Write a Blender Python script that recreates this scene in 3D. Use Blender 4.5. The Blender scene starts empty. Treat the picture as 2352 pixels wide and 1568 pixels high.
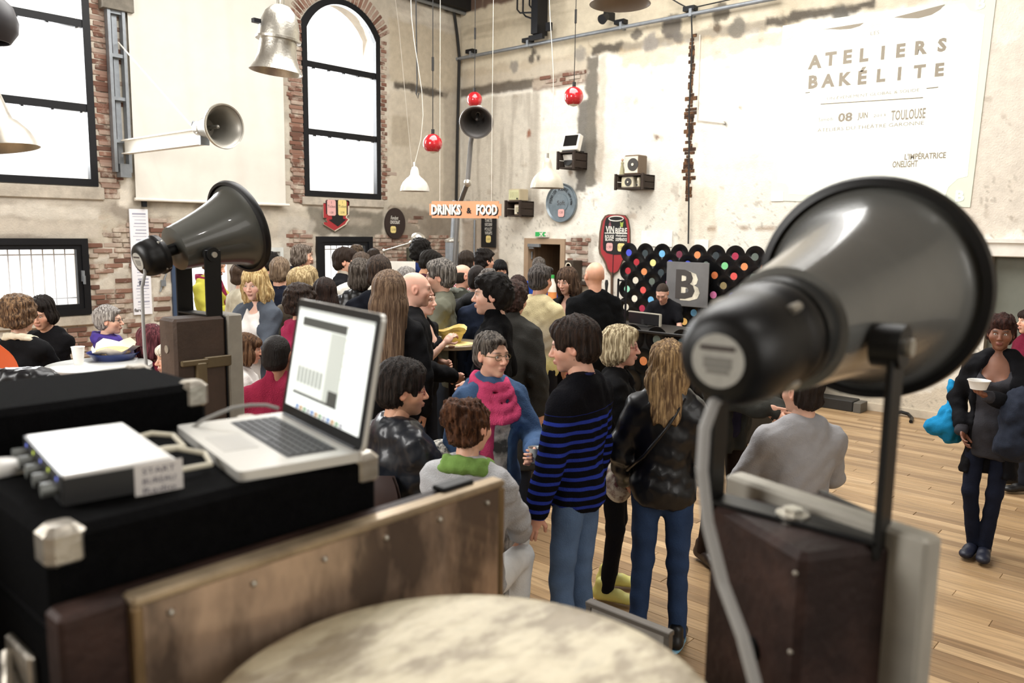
import bpy, math, random
import numpy as np
from mathutils import Matrix, Vector
random.seed(7); RNG = np.random.default_rng(7)
C = bpy.context.scene.collection
SC = bpy.context.scene
PI = math.pi
# ------------------------------------------------------------------ camera
F = 1850.0; H = 2.1                                   # focal length in pixels of the 2352x1568 frame, eye height
YAW, PITCH, ROLL = [math.radians(a) for a in (48.1, -7.8, 0.82)]
XR, YL = 10.09, 10.34                                 # right wall plane x = XR, left wall plane y = YL
def cam_axes():
    f = np.array([math.sin(YAW)*math.cos(PITCH), math.cos(YAW)*math.cos(PITCH), math.sin(PITCH)])
    r = np.array([math.cos(YAW), -math.sin(YAW), 0.0]); u = np.cross(r, f)
    c, s = math.cos(ROLL), math.sin(ROLL)
    return np.array([c*r+s*u, -s*r+c*u, f])
AX = cam_axes(); EYE = np.array([0, 0, H])
cd = bpy.data.cameras.new('camera'); cam = bpy.data.objects.new('camera', cd); C.objects.link(cam)
cd.sensor_width = 36; cd.lens = F/2352*36; cd.clip_start = 0.05; cd.clip_end = 200
cam.matrix_world = Matrix(((AX[0][0], AX[1][0], -AX[2][0], 0), (AX[0][1], AX[1][1], -AX[2][1], 0), (AX[0][2], AX[1][2], -AX[2][2], H), (0, 0, 0, 1)))
cd.dof.use_dof = True; cd.dof.focus_distance = 5.6; cd.dof.aperture_fstop = 3.0
SC.camera = cam
# ------------------------------------------------------------------ light
w = bpy.data.worlds.new('overcast_sky'); SC.world = w; w.use_nodes = True
bg = w.node_tree.nodes['Background']; bg.inputs[0].default_value = (1.0, 0.985, 0.955, 1); bg.inputs[1].default_value = 1.6
def area(name, loc, target, sx, sy, power, col=(1, 1, 1)):
    d = bpy.data.lights.new(name, 'AREA'); d.shape = 'RECTANGLE'; d.size = sx; d.size_y = sy; d.energy = power; d.color = col
    o = bpy.data.objects.new(name, d); C.objects.link(o); o.location = loc
    o.rotation_euler = (Vector(target)-Vector(loc)).to_track_quat('-Z', 'Y').to_euler()
    return o
area('overhead_fill', (5.4, 4.9, 6.75), (5.4, 4.9, 0), 5.5, 5.5, 690, (1, 0.985, 0.955))  # unseen panel added overhead to light the crowd and walls
area('daylight_window', (7.6, 11.2, 4.1), (6.6, 4.0, 0.8), 1.3, 2.6, 260, (0.96, 0.985, 1))
area('daylight_window', (3.2, 11.2, 4.1), (4.0, 3.0, 0.8), 1.5, 2.6, 260, (0.96, 0.985, 1))
area('back_fill', (1.5, -3.7, 3.0), (2.2, 3.0, 1.2), 4.0, 2.2, 70, (1, 0.98, 0.95))  # added fill behind the camera for surfaces that face it
area('side_fill', (-2.7, 4.6, 3.4), (5.0, 4.2, 1.0), 3.0, 3.0, 330, (1, 0.985, 0.96))  # added fill from camera left to brighten the faces
for x, y, tgt, e in ((3.2, 1.2, (10.0, 7.6, 3.0), 70), (4.0, .2, (10.0, 4.5, 1.5), 30), (2.6, 3.6, (6.2, 10.3, 3.6), 170), (0.5, -1.7, (2.6, 2.0, 1.0), 100), (1.6, -2.3, (3.0, 1.6, 1.0), 100)):
    d = bpy.data.lights.new('ceiling_spot', 'SPOT'); d.energy = e; d.spot_size = 1.7; d.spot_blend = 0.8; d.shadow_soft_size = 0.07; d.color = (1, 0.97, 0.92)
    o = bpy.data.objects.new('ceiling_spot', d); C.objects.link(o); o.location = (x, y, 6.2)
    o.rotation_euler = (Vector(tgt)-o.location).to_track_quat('-Z', 'Y').to_euler()
vs = SC.view_settings; SC.display_settings.display_device = 'sRGB'
vs.view_transform = 'Standard'; vs.look = 'None'; vs.gamma = 1; vs.use_curve_mapping = False; vs.exposure = 0.3
# ------------------------------------------------------------------ pixels to points
def ray(x, y): return (x-1176)/F*AX[0]-(y-784)/F*AX[1]+AX[2]
def onp(x, y, ax, v):
    d = ray(x, y); return EYE+(v-EYE[ax])/d[ax]*d
def LW(x, y, off=0.0): return onp(x, y, 1, YL-off)     # on the left wall
def RW(x, y, off=0.0): return onp(x, y, 0, XR-off)     # on the right wall
def GZ(x, y, z=0.0): return onp(x, y, 2, z)            # on a level plane
def DP(x, y, d): return EYE+d*ray(x, y)                # at a depth along the view axis
def proj(P):
    q = AX@(np.asarray(P, float)-EYE); return np.array([1176+F*q[0]/q[2], 784-F*q[1]/q[2], q[2]])
def proj_many(P):
    q = (np.asarray(P, float)-EYE)@AX.T; return 1176+F*q[:, 0]/q[:, 2], 784-F*q[:, 1]/q[:, 2], q[:, 2]
# ------------------------------------------------------------------ materials
MATS = {}
def srgb(c):
    if isinstance(c, str):
        c = c.lstrip('#'); c = [int(c[i:i+2], 16)/255 for i in (0, 2, 4)]
    return tuple(((v/12.92) if v <= 0.04045 else ((v+0.055)/1.055)**2.4) for v in c[:3])+(1,)
def mat(name, col='808080', rough=0.6, metal=0.0, var=0.12, scale=6.0, bump=0.0, bscale=60.0, stretch=(1, 1, 1), emit=0.0, attr=None, spec=0.5, coat=0.0, col2=None, sheen=0.0):
    """procedural material: base colour broken up by noise, optional second colour, bump, vertex-colour attribute"""
    if name in MATS: return MATS[name]
    m = bpy.data.materials.new(name); m.use_nodes = True; nt = m.node_tree; n = nt.nodes; l = nt.links
    b = n['Principled BSDF']; b.inputs['Roughness'].default_value = rough; b.inputs['Metallic'].default_value = metal
    b.inputs['Specular IOR Level'].default_value = spec; b.inputs['Coat Weight'].default_value = coat
    if sheen: b.inputs['Sheen Weight'].default_value = sheen
    c = srgb(col)
    tc = n.new('ShaderNodeTexCoord'); mp = n.new('ShaderNodeMapping'); mp.inputs['Scale'].default_value = stretch
    l.new(tc.outputs['Object'], mp.inputs['Vector'])
    nz = n.new('ShaderNodeTexNoise'); nz.inputs['Scale'].default_value = scale; nz.inputs['Detail'].default_value = 5; nz.inputs['Roughness'].default_value = 0.6
    l.new(mp.outputs[0], nz.inputs['Vector'])
    if attr:
        at = n.new('ShaderNodeAttribute'); at.attribute_name = attr; base = at.outputs['Color']
    else:
        rg = n.new('ShaderNodeRGB'); rg.outputs[0].default_value = c; base = rg.outputs[0]
    if col2:
        mx = n.new('ShaderNodeMix'); mx.data_type = 'RGBA'; rp = n.new('ShaderNodeValToRGB'); rp.color_ramp.elements[0].position = 0.42; rp.color_ramp.elements[1].position = 0.6
        l.new(nz.outputs['Fac'], rp.inputs[0]); l.new(rp.outputs[0], mx.inputs['Factor']); l.new(base, mx.inputs['A']); mx.inputs['B'].default_value = srgb(col2); base = mx.outputs['Result']
    mr = n.new('ShaderNodeMapRange'); mr.inputs['From Min'].default_value = 0.25; mr.inputs['From Max'].default_value = 0.75
    mr.inputs['To Min'].default_value = 1-var; mr.inputs['To Max'].default_value = 1+var; l.new(nz.outputs['Fac'], mr.inputs['Value'])
    ml = n.new('ShaderNodeVectorMath'); ml.operation = 'SCALE'; l.new(base, ml.inputs[0]); l.new(mr.outputs[0], ml.inputs['Scale'])
    l.new(ml.outputs[0], b.inputs['Base Color'])
    if bump:
        nb = n.new('ShaderNodeTexNoise'); nb.inputs['Scale'].default_value = bscale; nb.inputs['Detail'].default_value = 4; l.new(mp.outputs[0], nb.inputs['Vector'])
        bp = n.new('ShaderNodeBump'); bp.inputs['Strength'].default_value = bump; bp.inputs['Distance'].default_value = 0.02
        l.new(nb.outputs['Fac'], bp.inputs['Height']); l.new(bp.outputs[0], b.inputs['Normal'])
    if emit:
        l.new(ml.outputs[0], b.inputs['Emission Color']); b.inputs['Emission Strength'].default_value = emit
    MATS[name] = m; return m
def glass_mat():
    m = bpy.data.materials.new('window_glass'); m.use_nodes = True; nt = m.node_tree; n = nt.nodes; l = nt.links
    n.remove(n['Principled BSDF']); tr = n.new('ShaderNodeBsdfTransparent'); gl = n.new('ShaderNodeBsdfGlossy'); gl.inputs['Roughness'].default_value = 0.02
    nz = n.new('ShaderNodeTexNoise'); nz.inputs['Scale'].default_value = 3; mr = n.new('ShaderNodeMapRange'); mr.inputs['To Min'].default_value = 0.03; mr.inputs['To Max'].default_value = 0.07
    l.new(nz.outputs['Fac'], mr.inputs['Value']); mx = n.new('ShaderNodeMixShader'); l.new(mr.outputs[0], mx.inputs[0]); l.new(tr.outputs[0], mx.inputs[1]); l.new(gl.outputs[0], mx.inputs[2])
    l.new(mx.outputs[0], n['Material Output'].inputs[0]); MATS['window_glass'] = m; return m
GLASS = glass_mat()
# ------------------------------------------------------------------ geometry
WL = {}
def frame(d, up=(0, 0, 1)):
    """orthonormal frame with third axis along d"""
    d = np.asarray(d, float); d = d/np.linalg.norm(d); u = np.asarray(up, float)
    if abs(d@u) > 0.99: u = np.array([1.0, 0, 0])
    x = np.cross(u, d); x /= np.linalg.norm(x); return np.array([x, np.cross(d, x), d])
class MB:
    def __init__(s): s.v = []; s.f = []
    def add(s, v, f):
        o = len(s.v); s.v.extend([tuple(map(float, p)) for p in v]); s.f.extend([tuple(o+i for i in q) for q in f]); return s
    def box(s, c, size, R=None, bev=0.0):
        c = np.asarray(c, float); hx, hy, hz = [t/2 for t in size]; R = np.eye(3) if R is None else np.asarray(R)
        if bev <= 0:
            P = [(x*hx, y*hy, z*hz) for z in (-1, 1) for y in (-1, 1) for x in (-1, 1)]
            f = [(0, 2, 3, 1), (4, 5, 7, 6), (0, 1, 5, 4), (2, 6, 7, 3), (0, 4, 6, 2), (1, 3, 7, 5)]
        else:
            b = min(bev, hx*.9, hy*.9, hz*.9); P = []
            for z, i in ((-hz, b), (-hz+b, 0), (hz-b, 0), (hz, b)):
                X, Y = hx-i, hy-i; k = b if i == 0 else b*.6
                P += [(x, y, z) for x, y in ((-X+k, -Y), (X-k, -Y), (X, -Y+k), (X, Y-k), (X-k, Y), (-X+k, Y), (-X, Y-k), (-X, -Y+k))]
            f = [tuple(range(7, -1, -1)), tuple(range(24, 32))]
            for r in range(3): f += [(r*8+i, r*8+(i+1) % 8, r*8+8+(i+1) % 8, r*8+8+i) for i in range(8)]
        return s.add(np.array(P)@R+c, f)
    def bb(s, lo, hi, bev=0.0):
        lo = np.asarray(lo, float); hi = np.asarray(hi, float); return s.box((lo+hi)/2, np.abs(hi-lo), None, bev)
    def cyl(s, a, b, r0, r1=None, n=16, caps=True):
        a = np.asarray(a, float); b = np.asarray(b, float); r1 = r0 if r1 is None else r1; R = frame(b-a)
        t = [2*PI*i/n for i in range(n)]
        P = [a+r0*(math.cos(q)*R[0]+math.sin(q)*R[1]) for q in t]+[b+r1*(math.cos(q)*R[0]+math.sin(q)*R[1]) for q in t]
        f = [(i, (i+1) % n, n+(i+1) % n, n+i) for i in range(n)]
        if caps: f += [tuple(range(n-1, -1, -1)), tuple(range(n, 2*n))]
        return s.add(P, f)
    def lathe(s, prof, o=(0, 0, 0), axis=(0, 0, 1), n=32, caps=True):
        """prof: (radius, height) pairs along the axis"""
        o = np.asarray(o, float); R = frame(axis); P = []; f = []; k = len(prof)
        for r, h in prof:
            for i in range(n):
                q = 2*PI*i/n; P.append(o+h*R[2]+max(r, 1e-4)*(math.cos(q)*R[0]+math.sin(q)*R[1]))
        for j in range(k-1): f += [(j*n+i, j*n+(i+1) % n, j*n+n+(i+1) % n, j*n+n+i) for i in range(n)]
        if caps: f += [tuple(range(n-1, -1, -1)), tuple(range((k-1)*n, k*n))]
        return s.add(P, f)
    def tube(s, pts, r, n=8, closed=False):
        pts = [np.asarray(p, float) for p in pts]; k = len(pts); P = []; up = np.array([0.0, 0, 1])
        rr = r if hasattr(r, '__len__') else [r]*k; x = None
        for i, p in enumerate(pts):
            d = pts[(i+1) % k]-pts[i-1] if (closed or 0 < i < k-1) else (pts[1]-pts[0] if i == 0 else pts[-1]-pts[-2])
            d = d/(np.linalg.norm(d)+1e-9)
            if x is None: x = frame(d)[0]
            x = x-d*(x@d); x /= np.linalg.norm(x)+1e-9; y = np.cross(d, x)
            P += [p+rr[i]*(math.cos(2*PI*j/n)*x+math.sin(2*PI*j/n)*y) for j in range(n)]
        f = [(i*n+j, i*n+(j+1) % n, i*n+n+(j+1) % n, i*n+n+j) for i in range(k-1) for j in range(n)]
        if closed: f += [((k-1)*n+j, (k-1)*n+(j+1) % n, (j+1) % n, j) for j in range(n)]
        else: f += [tuple(range(n-1, -1, -1)), tuple(range((k-1)*n, k*n))]
        return s.add(P, f)
    def prism(s, poly, o, X, Y, t):
        """poly in the plane o + x X + y Y, thickness t along X x Y"""
        o, X, Y = [np.asarray(q, float) for q in (o, X, Y)]; N = np.cross(X, Y); N /= np.linalg.norm(N); k = len(poly)
        P = [o+x*X+y*Y for x, y in poly]; P += [p+N*t for p in P]
        return s.add(P, [tuple(range(k-1, -1, -1)), tuple(range(k, 2*k))]+[(i, (i+1) % k, k+(i+1) % k, k+i) for i in range(k)])
    def sph(s, c, r, n=16, m=10):
        r = np.ones(3)*np.asarray(r, float); c = np.asarray(c, float); P = []
        for j in range(m+1):
            a = PI*j/m
            P += [c+r*np.array([max(math.sin(a), 1e-3)*math.cos(2*PI*i/n), max(math.sin(a), 1e-3)*math.sin(2*PI*i/n), math.cos(a)]) for i in range(n)]
        return s.add(P, [(j*n+i, j*n+n+i, j*n+n+(i+1) % n, j*n+(i+1) % n) for j in range(m) for i in range(n)])
    def build(s, name, m, parent=None, smooth=False, sharp=40):
        return mesh_obj(name, s.v, s.f, m, parent, smooth, sharp)
def make_mesh(name, v, f, m, smooth=False, sharp=40):
    me = bpy.data.meshes.new(name); v = np.asarray(v, np.float32)
    if isinstance(f, np.ndarray):
        nq, k = f.shape; me.vertices.add(len(v)); me.vertices.foreach_set('co', v.ravel()); me.loops.add(nq*k); me.loops.foreach_set('vertex_index', f.ravel().astype(np.int32))
        me.polygons.add(nq); me.polygons.foreach_set('loop_start', np.arange(0, nq*k, k, dtype=np.int32)); me.update(calc_edges=True)
    else:
        me.from_pydata(v.tolist(), [], f); me.update()
    if smooth:
        me.polygons.foreach_set('use_smooth', np.ones(len(me.polygons), bool))
        if sharp: me.set_sharp_from_angle(angle=math.radians(sharp))
    for q in (m if isinstance(m, (list, tuple)) else [m]): me.materials.append(q)
    return me
def mesh_obj(name, v, f, m, parent=None, smooth=False, sharp=40):
    v = np.asarray(v, float).reshape(-1, 3)
    if parent is not None: v = v-WL[parent.name]
    else:
        o = np.array([(v[:, 0].min()+v[:, 0].max())/2, (v[:, 1].min()+v[:, 1].max())/2, v[:, 2].min()]); v = v-o
    ob = bpy.data.objects.new(name, make_mesh(name, v, f, m, smooth, sharp)); C.objects.link(ob)
    if parent is not None: ob.parent = parent; WL[ob.name] = WL[parent.name]
    else: ob.location = o; WL[ob.name] = o
    return ob
def inst(name, me, loc, parent, rot=None):
    """another object on shared mesh data; loc in world coordinates"""
    ob = bpy.data.objects.new(name, me); C.objects.link(ob); ob.parent = parent
    ob.location = Vector(np.asarray(loc, float)-(WL[parent.name] if parent is not None else 0))
    if rot is not None: ob.rotation_euler = rot
    WL[ob.name] = np.asarray(loc, float); return ob
def thing(name, label, cat, loc=(0, 0, 0), group=None, rz=0.0):
    o = bpy.data.objects.new(name, None); C.objects.link(o); o.location = loc; o.rotation_euler = (0, 0, rz); o.empty_display_size = 0.1
    WL[o.name] = np.asarray(loc, float) if rz == 0 else np.zeros(3)
    return tag(o, label, cat, group)
def tag(o, label=None, cat=None, group=None, kind=None):
    if label: o['label'] = label
    if cat: o['category'] = cat
    if group: o['group'] = group
    if kind: o['kind'] = kind
    return o
def struct(o, label=None): o['kind'] = 'structure'; return tag(o, label)
# text as flat mesh: origin o, unit axes X (reading direction), Y (up)
TXT = []
def text(name, s, o, X, Y, size, m, parent, width=None, bold=0.0, depth=0.002, align='CENTER', shear=0.0, spacing=1.0):
    cu = bpy.data.curves.new(name, 'FONT'); cu.body = s; cu.size = 1; cu.align_x = align; cu.align_y = 'CENTER'; cu.offset = bold; cu.shear = shear; cu.space_character = spacing; cu.resolution_u = 2; cu.space_line = 0.95
    ob = bpy.data.objects.new(name, cu); C.objects.link(ob); TXT.append((ob, name, np.asarray(o, float), np.asarray(X, float), np.asarray(Y, float), size, m, parent, width, depth, align)); return ob
def flush_text():
    dg = bpy.context.evaluated_depsgraph_get(); dg.update()
    for ob, name, o, X, Y, size, m, parent, width, depth, align in TXT:
        me = bpy.data.meshes.new_from_object(ob.evaluated_get(dg)); n = len(me.vertices); v = np.empty(n*3, np.float32); me.vertices.foreach_get('co', v); v = v.reshape(-1, 3)
        cu = ob.data
        if n:
            hgt = v[:, 1].max()-v[:, 1].min(); k = size/0.72 if hgt < 1e-6 or '\n' in cu.body else size/hgt; kx = k
            if width: kx = width/(v[:, 0].max()-v[:, 0].min()+1e-9)
            if align == 'CENTER': v[:, 0] -= (v[:, 0].max()+v[:, 0].min())/2
            v[:, 1] -= (v[:, 1].max()+v[:, 1].min())/2
            Xn = X/np.linalg.norm(X); Yn = Y/np.linalg.norm(Y); N = np.cross(Xn, Yn)
            p = o+v[:, 0:1]*kx*Xn+v[:, 1:2]*k*Yn+N*depth
            fs = [tuple(q.vertices) for q in me.polygons]
            mesh_obj(name+'_', p, fs, m, parent).name = name
        bpy.data.objects.remove(ob); bpy.data.curves.remove(cu); bpy.data.meshes.remove(me)
    TXT.clear()
# lattice noise on numpy arrays
def vnoise(x, y, seed=0):
    r = np.random.default_rng(seed).random((64, 64)).astype(np.float32)
    xi = np.floor(x).astype(int); yi = np.floor(y).astype(int); fx = x-xi; fy = y-yi; fx = fx*fx*(3-2*fx); fy = fy*fy*(3-2*fy)
    a = r[xi % 64, yi % 64]; b = r[(xi+1) % 64, yi % 64]; c = r[xi % 64, (yi+1) % 64]; d = r[(xi+1) % 64, (yi+1) % 64]
    return (a*(1-fx)+b*fx)*(1-fy)+(c*(1-fx)+d*fx)*fy
def fbm(x, y, seed=0, oct=4):
    s = 0; a = 0.5; t = 0
    for i in range(oct): s = s+a*vnoise(x, y, seed+i); t += a; a *= 0.5; x = x*2.03+11; y = y*2.03+5
    return s/t
def sstep(a, b, x): t = np.clip((x-a)/(b-a+1e-9), 0, 1); return t*t*(3-2*t)
# ================================================================== the setting
M_BLK = mat('black_steel', '101115', 0.45, 0.0, 0.15, 9, bump=0.05, spec=.3)
M_GRY = mat('grey_galvanised', '8c9196', 0.45, 0.5, 0.15, 14, bump=0.05)
M_WHT = mat('white_paint', 'e6e2d8', 0.6, 0, 0.06, 8)
GS = 0.025
def boxm(U, V, u0, u1, v0, v1, soft=0.03, amp=0.12, fr=5.0, seed=1):
    du = (fbm(U*fr, V*fr, seed, 4)-0.5)*2*amp; dv = (fbm(U*fr+31, V*fr+17, seed+9, 4)-0.5)*2*amp
    u = U+du; v = V+dv
    return sstep(u0-soft, u0+soft, u)*(1-sstep(u1-soft, u1+soft, u))*sstep(v0-soft, v0+soft, v)*(1-sstep(v1-soft, v1+soft, v))
def circm(U, V, u, v, r, soft=0.03, amp=0.05, seed=3):
    d = np.hypot(U-u, V-v)+(fbm(U*12, V*12, seed, 3)-0.5)*2*amp
    return 1-sstep(r-soft, r+soft, d)
def pL(x0, y0, x1, y1):
    a = LW(x0, (y0+y1)/2); b = LW(x1, (y0+y1)/2); c = LW((x0+x1)/2, y0); d = LW((x0+x1)/2, y1); return a[0], b[0], d[2], c[2]
def pR(x0, y0, x1, y1):
    a = RW(x0, (y0+y1)/2); b = RW(x1, (y0+y1)/2); c = RW((x0+x1)/2, y0); d = RW((x0+x1)/2, y1); return b[1], a[1], d[2], c[2]
M_WALL = mat('old_plaster', attr='Col', rough=0.85, var=0.10, scale=9, bump=0.35, bscale=55)
def brick_mat():
    m = bpy.data.materials.new('old_brick'); m.use_nodes = True; n = m.node_tree.nodes; l = m.node_tree.links; b = n['Principled BSDF']; b.inputs['Roughness'].default_value = 0.9
    oi = n.new('ShaderNodeObjectInfo'); ge = n.new('ShaderNodeNewGeometry'); ad = n.new('ShaderNodeMath'); ad.operation = 'ADD'; l.new(oi.outputs['Random'], ad.inputs[0]); l.new(ge.outputs['Random Per Island'], ad.inputs[1])
    fr = n.new('ShaderNodeMath'); fr.operation = 'FRACT'; l.new(ad.outputs[0], fr.inputs[0])
    rp = n.new('ShaderNodeValToRGB'); e = rp.color_ramp.elements; e[0].color = srgb('5f4438'); e[1].color = srgb('ab9c8e')
    for p, c in ((0.3, '785344'), (0.55, '876555'), (0.8, '988072')): q = e.new(p); q.color = srgb(c)
    l.new(fr.outputs[0], rp.inputs[0])
    nz = n.new('ShaderNodeTexNoise'); nz.inputs['Scale'].default_value = 3.2; nz.inputs['Detail'].default_value = 6; nz.inputs['Roughness'].default_value = 0.7; l.new(ge.outputs['Position'], nz.inputs['Vector'])
    r2 = n.new('ShaderNodeValToRGB'); r2.color_ramp.elements[0].position = 0.5; r2.color_ramp.elements[1].position = 0.66; l.new(nz.outputs['Fac'], r2.inputs[0])
    mx = n.new('ShaderNodeMix'); mx.data_type = 'RGBA'; l.new(r2.outputs[0], mx.inputs['Factor']); l.new(rp.outputs[0], mx.inputs['A']); mx.inputs['B'].default_value = srgb('c3b8a8'); l.new(mx.outputs['Result'], b.inputs['Base Color'])
    bp = n.new('ShaderNodeBump'); bp.inputs['Strength'].default_value = 0.5; n2 = n.new('ShaderNodeTexNoise'); n2.inputs['Scale'].default_value = 70; l.new(ge.outputs['Position'], n2.inputs['Vector']); l.new(n2.outputs['Fac'], bp.inputs['Height']); l.new(bp.outputs[0], b.inputs['Normal'])
    return m
M_BRICK = brick_mat()
def grid_wall(name, u0, u1, z1, to3, opening, paint):
    nu = int(round((u1-u0)/GS)); nz = int(round(z1/GS)); us = np.linspace(u0, u1, nu+1); zs = np.linspace(0, z1, nz+1)
    U, Z = np.meshgrid(us, zs, indexing='ij'); col, rec = paint(U, Z)
    V = to3(U, Z, rec); idx = np.arange((nu+1)*(nz+1)).reshape(nu+1, nz+1)
    q = np.stack([idx[:-1, :-1], idx[1:, :-1], idx[1:, 1:], idx[:-1, 1:]], -1).reshape(-1, 4)
    cu = ((U[:-1, :-1]+U[1:, 1:])/2).ravel(); cz = ((Z[:-1, :-1]+Z[1:, 1:])/2).ravel(); q = q[~opening(cu, cz)]
    o = mesh_obj(name, V.reshape(-1, 3), q, M_WALL, None, True, 0)
    a = o.data.color_attributes.new('Col', 'FLOAT_COLOR', 'POINT'); a.data.foreach_set('color', np.concatenate([col.reshape(-1, 3), np.ones((col.size//3, 1))], 1).astype(np.float32).ravel())
    return struct(o)
def cc(h): return np.array(srgb(h)[:3])
def blend(col, m, c): return col*(1-m[..., None])+cc(c)*m[..., None]
# ---- left wall: openings (x0, x1, z0, z1, arch rise)
zm = lambda x, y: LW(x, y)[2]
W1 = (2.4, 4.00, 2.56, 5.55, 0.45); W2 = (6.90, 8.32, 2.57, 5.48, 0.42)
W3 = (2.25, 3.83, 1.03, 1.94, 0); W4 = (7.08, 8.12, 0.95, 1.98, 0); W5 = (4.85, 5.86, 0.02, 1.96, 0)
OPN = [W1, W2, W3, W4, W5]
def arch_z(x, w):
    x0, x1, z0, z1, r = w
    if r == 0: return np.full_like(x, z1)
    hw = (x1-x0)/2; R = (hw*hw+r*r)/(2*r); d = np.clip(np.abs(x-(x0+x1)/2), 0, hw); return z1-R+np.sqrt(R*R-d*d)
def open_left(x, z):
    m = np.zeros(x.shape, bool)
    for w in OPN: m |= (x > w[0]+0.02) & (x < w[1]-0.02) & (z > w[2]+0.02) & (z < arch_z(x, w)-0.02)
    return m
BR_L = [(205, 490, 300, 735, .50), (255, 500, 400, 640, .45), (60, 740, 215, 835, .7), (290, 690, 400, 830, .5), (100, 497, 180, 512, .5), (590, 505, 700, 660, .42), (690, 545, 724, 720, .85), (855, 545, 1050, 660, .85), (905, 500, 1045, 545, .35), (232, 0, 262, 446, .9), (668, 60, 697, 470, .62), (876, 60, 893, 470, .40), (0, 545, 4, 760, .5), (880, 440, 905, 500, .4), (395, 480, 600, 560, .35)]
def paint_left(X, Z):
    col = np.ones(X.shape+(3,))*cc('b9b0a0'); n1 = fbm(X*1.4, Z*1.4, 2, 5); n2 = fbm(X*5, Z*5, 6, 4); n3 = fbm(X*1.0+n1*2, Z*6, 12, 4)
    col = blend(col, sstep(.35, .7, n1), 'cfc7b8'); col = blend(col, sstep(.55, .75, n3)*.5, 'a1978a')
    low = 1-sstep(2.35, 2.55, Z+(n2-.5)*.3); col = blend(col, low*sstep(.35, .6, n1), 'c6beb0'); col = blend(col, low*sstep(.5, .62, n2)*.8, 'a89f92')
    col = blend(col, low*sstep(.57, .66, fbm(X*3, Z*3, 21))*.8, '8f8578')
    def P(rect, c, k=1.0, **kw):
        nonlocal col; col = blend(col, boxm(X, Z, *pL(*rect), **kw)*k, c)
    P((262, 0, 300, 470), 'ddd5c6', .9, amp=.06); P((0, 432, 235, 466), 'b8b0a3', .9, amp=.03); P((0, 470, 232, 500), 'd3ccbf', .8, amp=.05); P((0, 505, 232, 540), 'c2b9ab', .9, amp=.05)
    P((893, 60, 1052, 200), 'b7ab96', .9, amp=.05); P((893, 215, 1052, 470), 'c0b6a4', .9, amp=.08); P((900, 265, 942, 335), '9c907c', .6, amp=.03)
    P((905, 198, 1030, 214), '4a4238', .95, amp=.05, fr=9); P((1018, 200, 1060, 500), '9a9081', .6, amp=.06)
    P((700, 460, 876, 480), 'c0b7a8', .9, amp=.03); P((705, 480, 878, 540), '6f695d', .85, amp=.08); P((790, 498, 850, 515), 'a89f90', .7, amp=.06)
    P((893, 478, 1050, 545), '75695a', .75, amp=.10); P((905, 545, 1050, 640), '8a7868', .5, amp=.1); P((640, 500, 720, 640), 'b5aea2', .7, amp=.12)
    P((80, 735, 200, 830), 'a49b8d', .8, amp=.03); P((160, 752, 275, 830), 'b3aa99', .95, amp=.02)
    P((880, -60, 1075, 12), '1b1713', .95, amp=.04); P((300, 690, 400, 720), 'd0c9bd', .6, amp=.1)
    P((210, 560, 300, 720), 'd8d1c4', .45, amp=.2); P((330, 560, 400, 700), 'dcd4c4', .5, amp=.2)
    P((655, 380, 700, 480), 'c9c0b0', .6, amp=.1)
    B = np.zeros(X.shape)
    for i, (a, b, c, d, k) in enumerate(BR_L):
        B = np.maximum(B, boxm(X, Z, *pL(a, b, c, d), soft=.02, amp=.10)*((fbm(X*2.2, Z*2.6, 40+i, 4) < k+.12*(k > .8)).astype(float)))
    paint_left.B = B; col = blend(col, B*.85, 'b3a594'); col *= (.9+.2*fbm(X*16, Z*16, 70, 3))[..., None]
    return col, B*0.014
wall_left = grid_wall('wall_left', 1.7, XR, 6.9, lambda U, Z, r: np.stack([U, YL+r, Z], -1), open_left, paint_left)
# thickness and reveals behind the plaster face
M_REV = mat('reveal_plaster', 'a69c8e', 0.9, 0, 0.2, 5, bump=0.3)
mb = MB(); T0, T1 = YL+0.02, YL+0.42
xs = sorted({1.7, XR}|{w[0] for w in OPN}|{w[1] for w in OPN}); zs_ = sorted({0.0, 6.9}|{w[2] for w in OPN}|{w[3] for w in OPN})
for a, b in zip(xs, xs[1:]):
    for c, d in zip(zs_, zs_[1:]):
        if not any(w[0] <= a and b <= w[1] and w[2] <= c and d <= w[3] for w in OPN): mb.bb((a, T0, c), (b, T1, d))
for w in (W1, W2):
    x0, x1, z0, z1, r = w; k = 14; X = np.linspace(x0, x1, k+1); Zc = arch_z(X, w)
    for i in range(k): mb.prism([(X[i], Zc[i]), (X[i+1], Zc[i+1]), (X[i+1], z1+.01), (X[i], z1+.01)], (0, T0, 0), (1, 0, 0), (0, 0, 1), -0.4)
mb.build('masonry', M_REV, wall_left)
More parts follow.
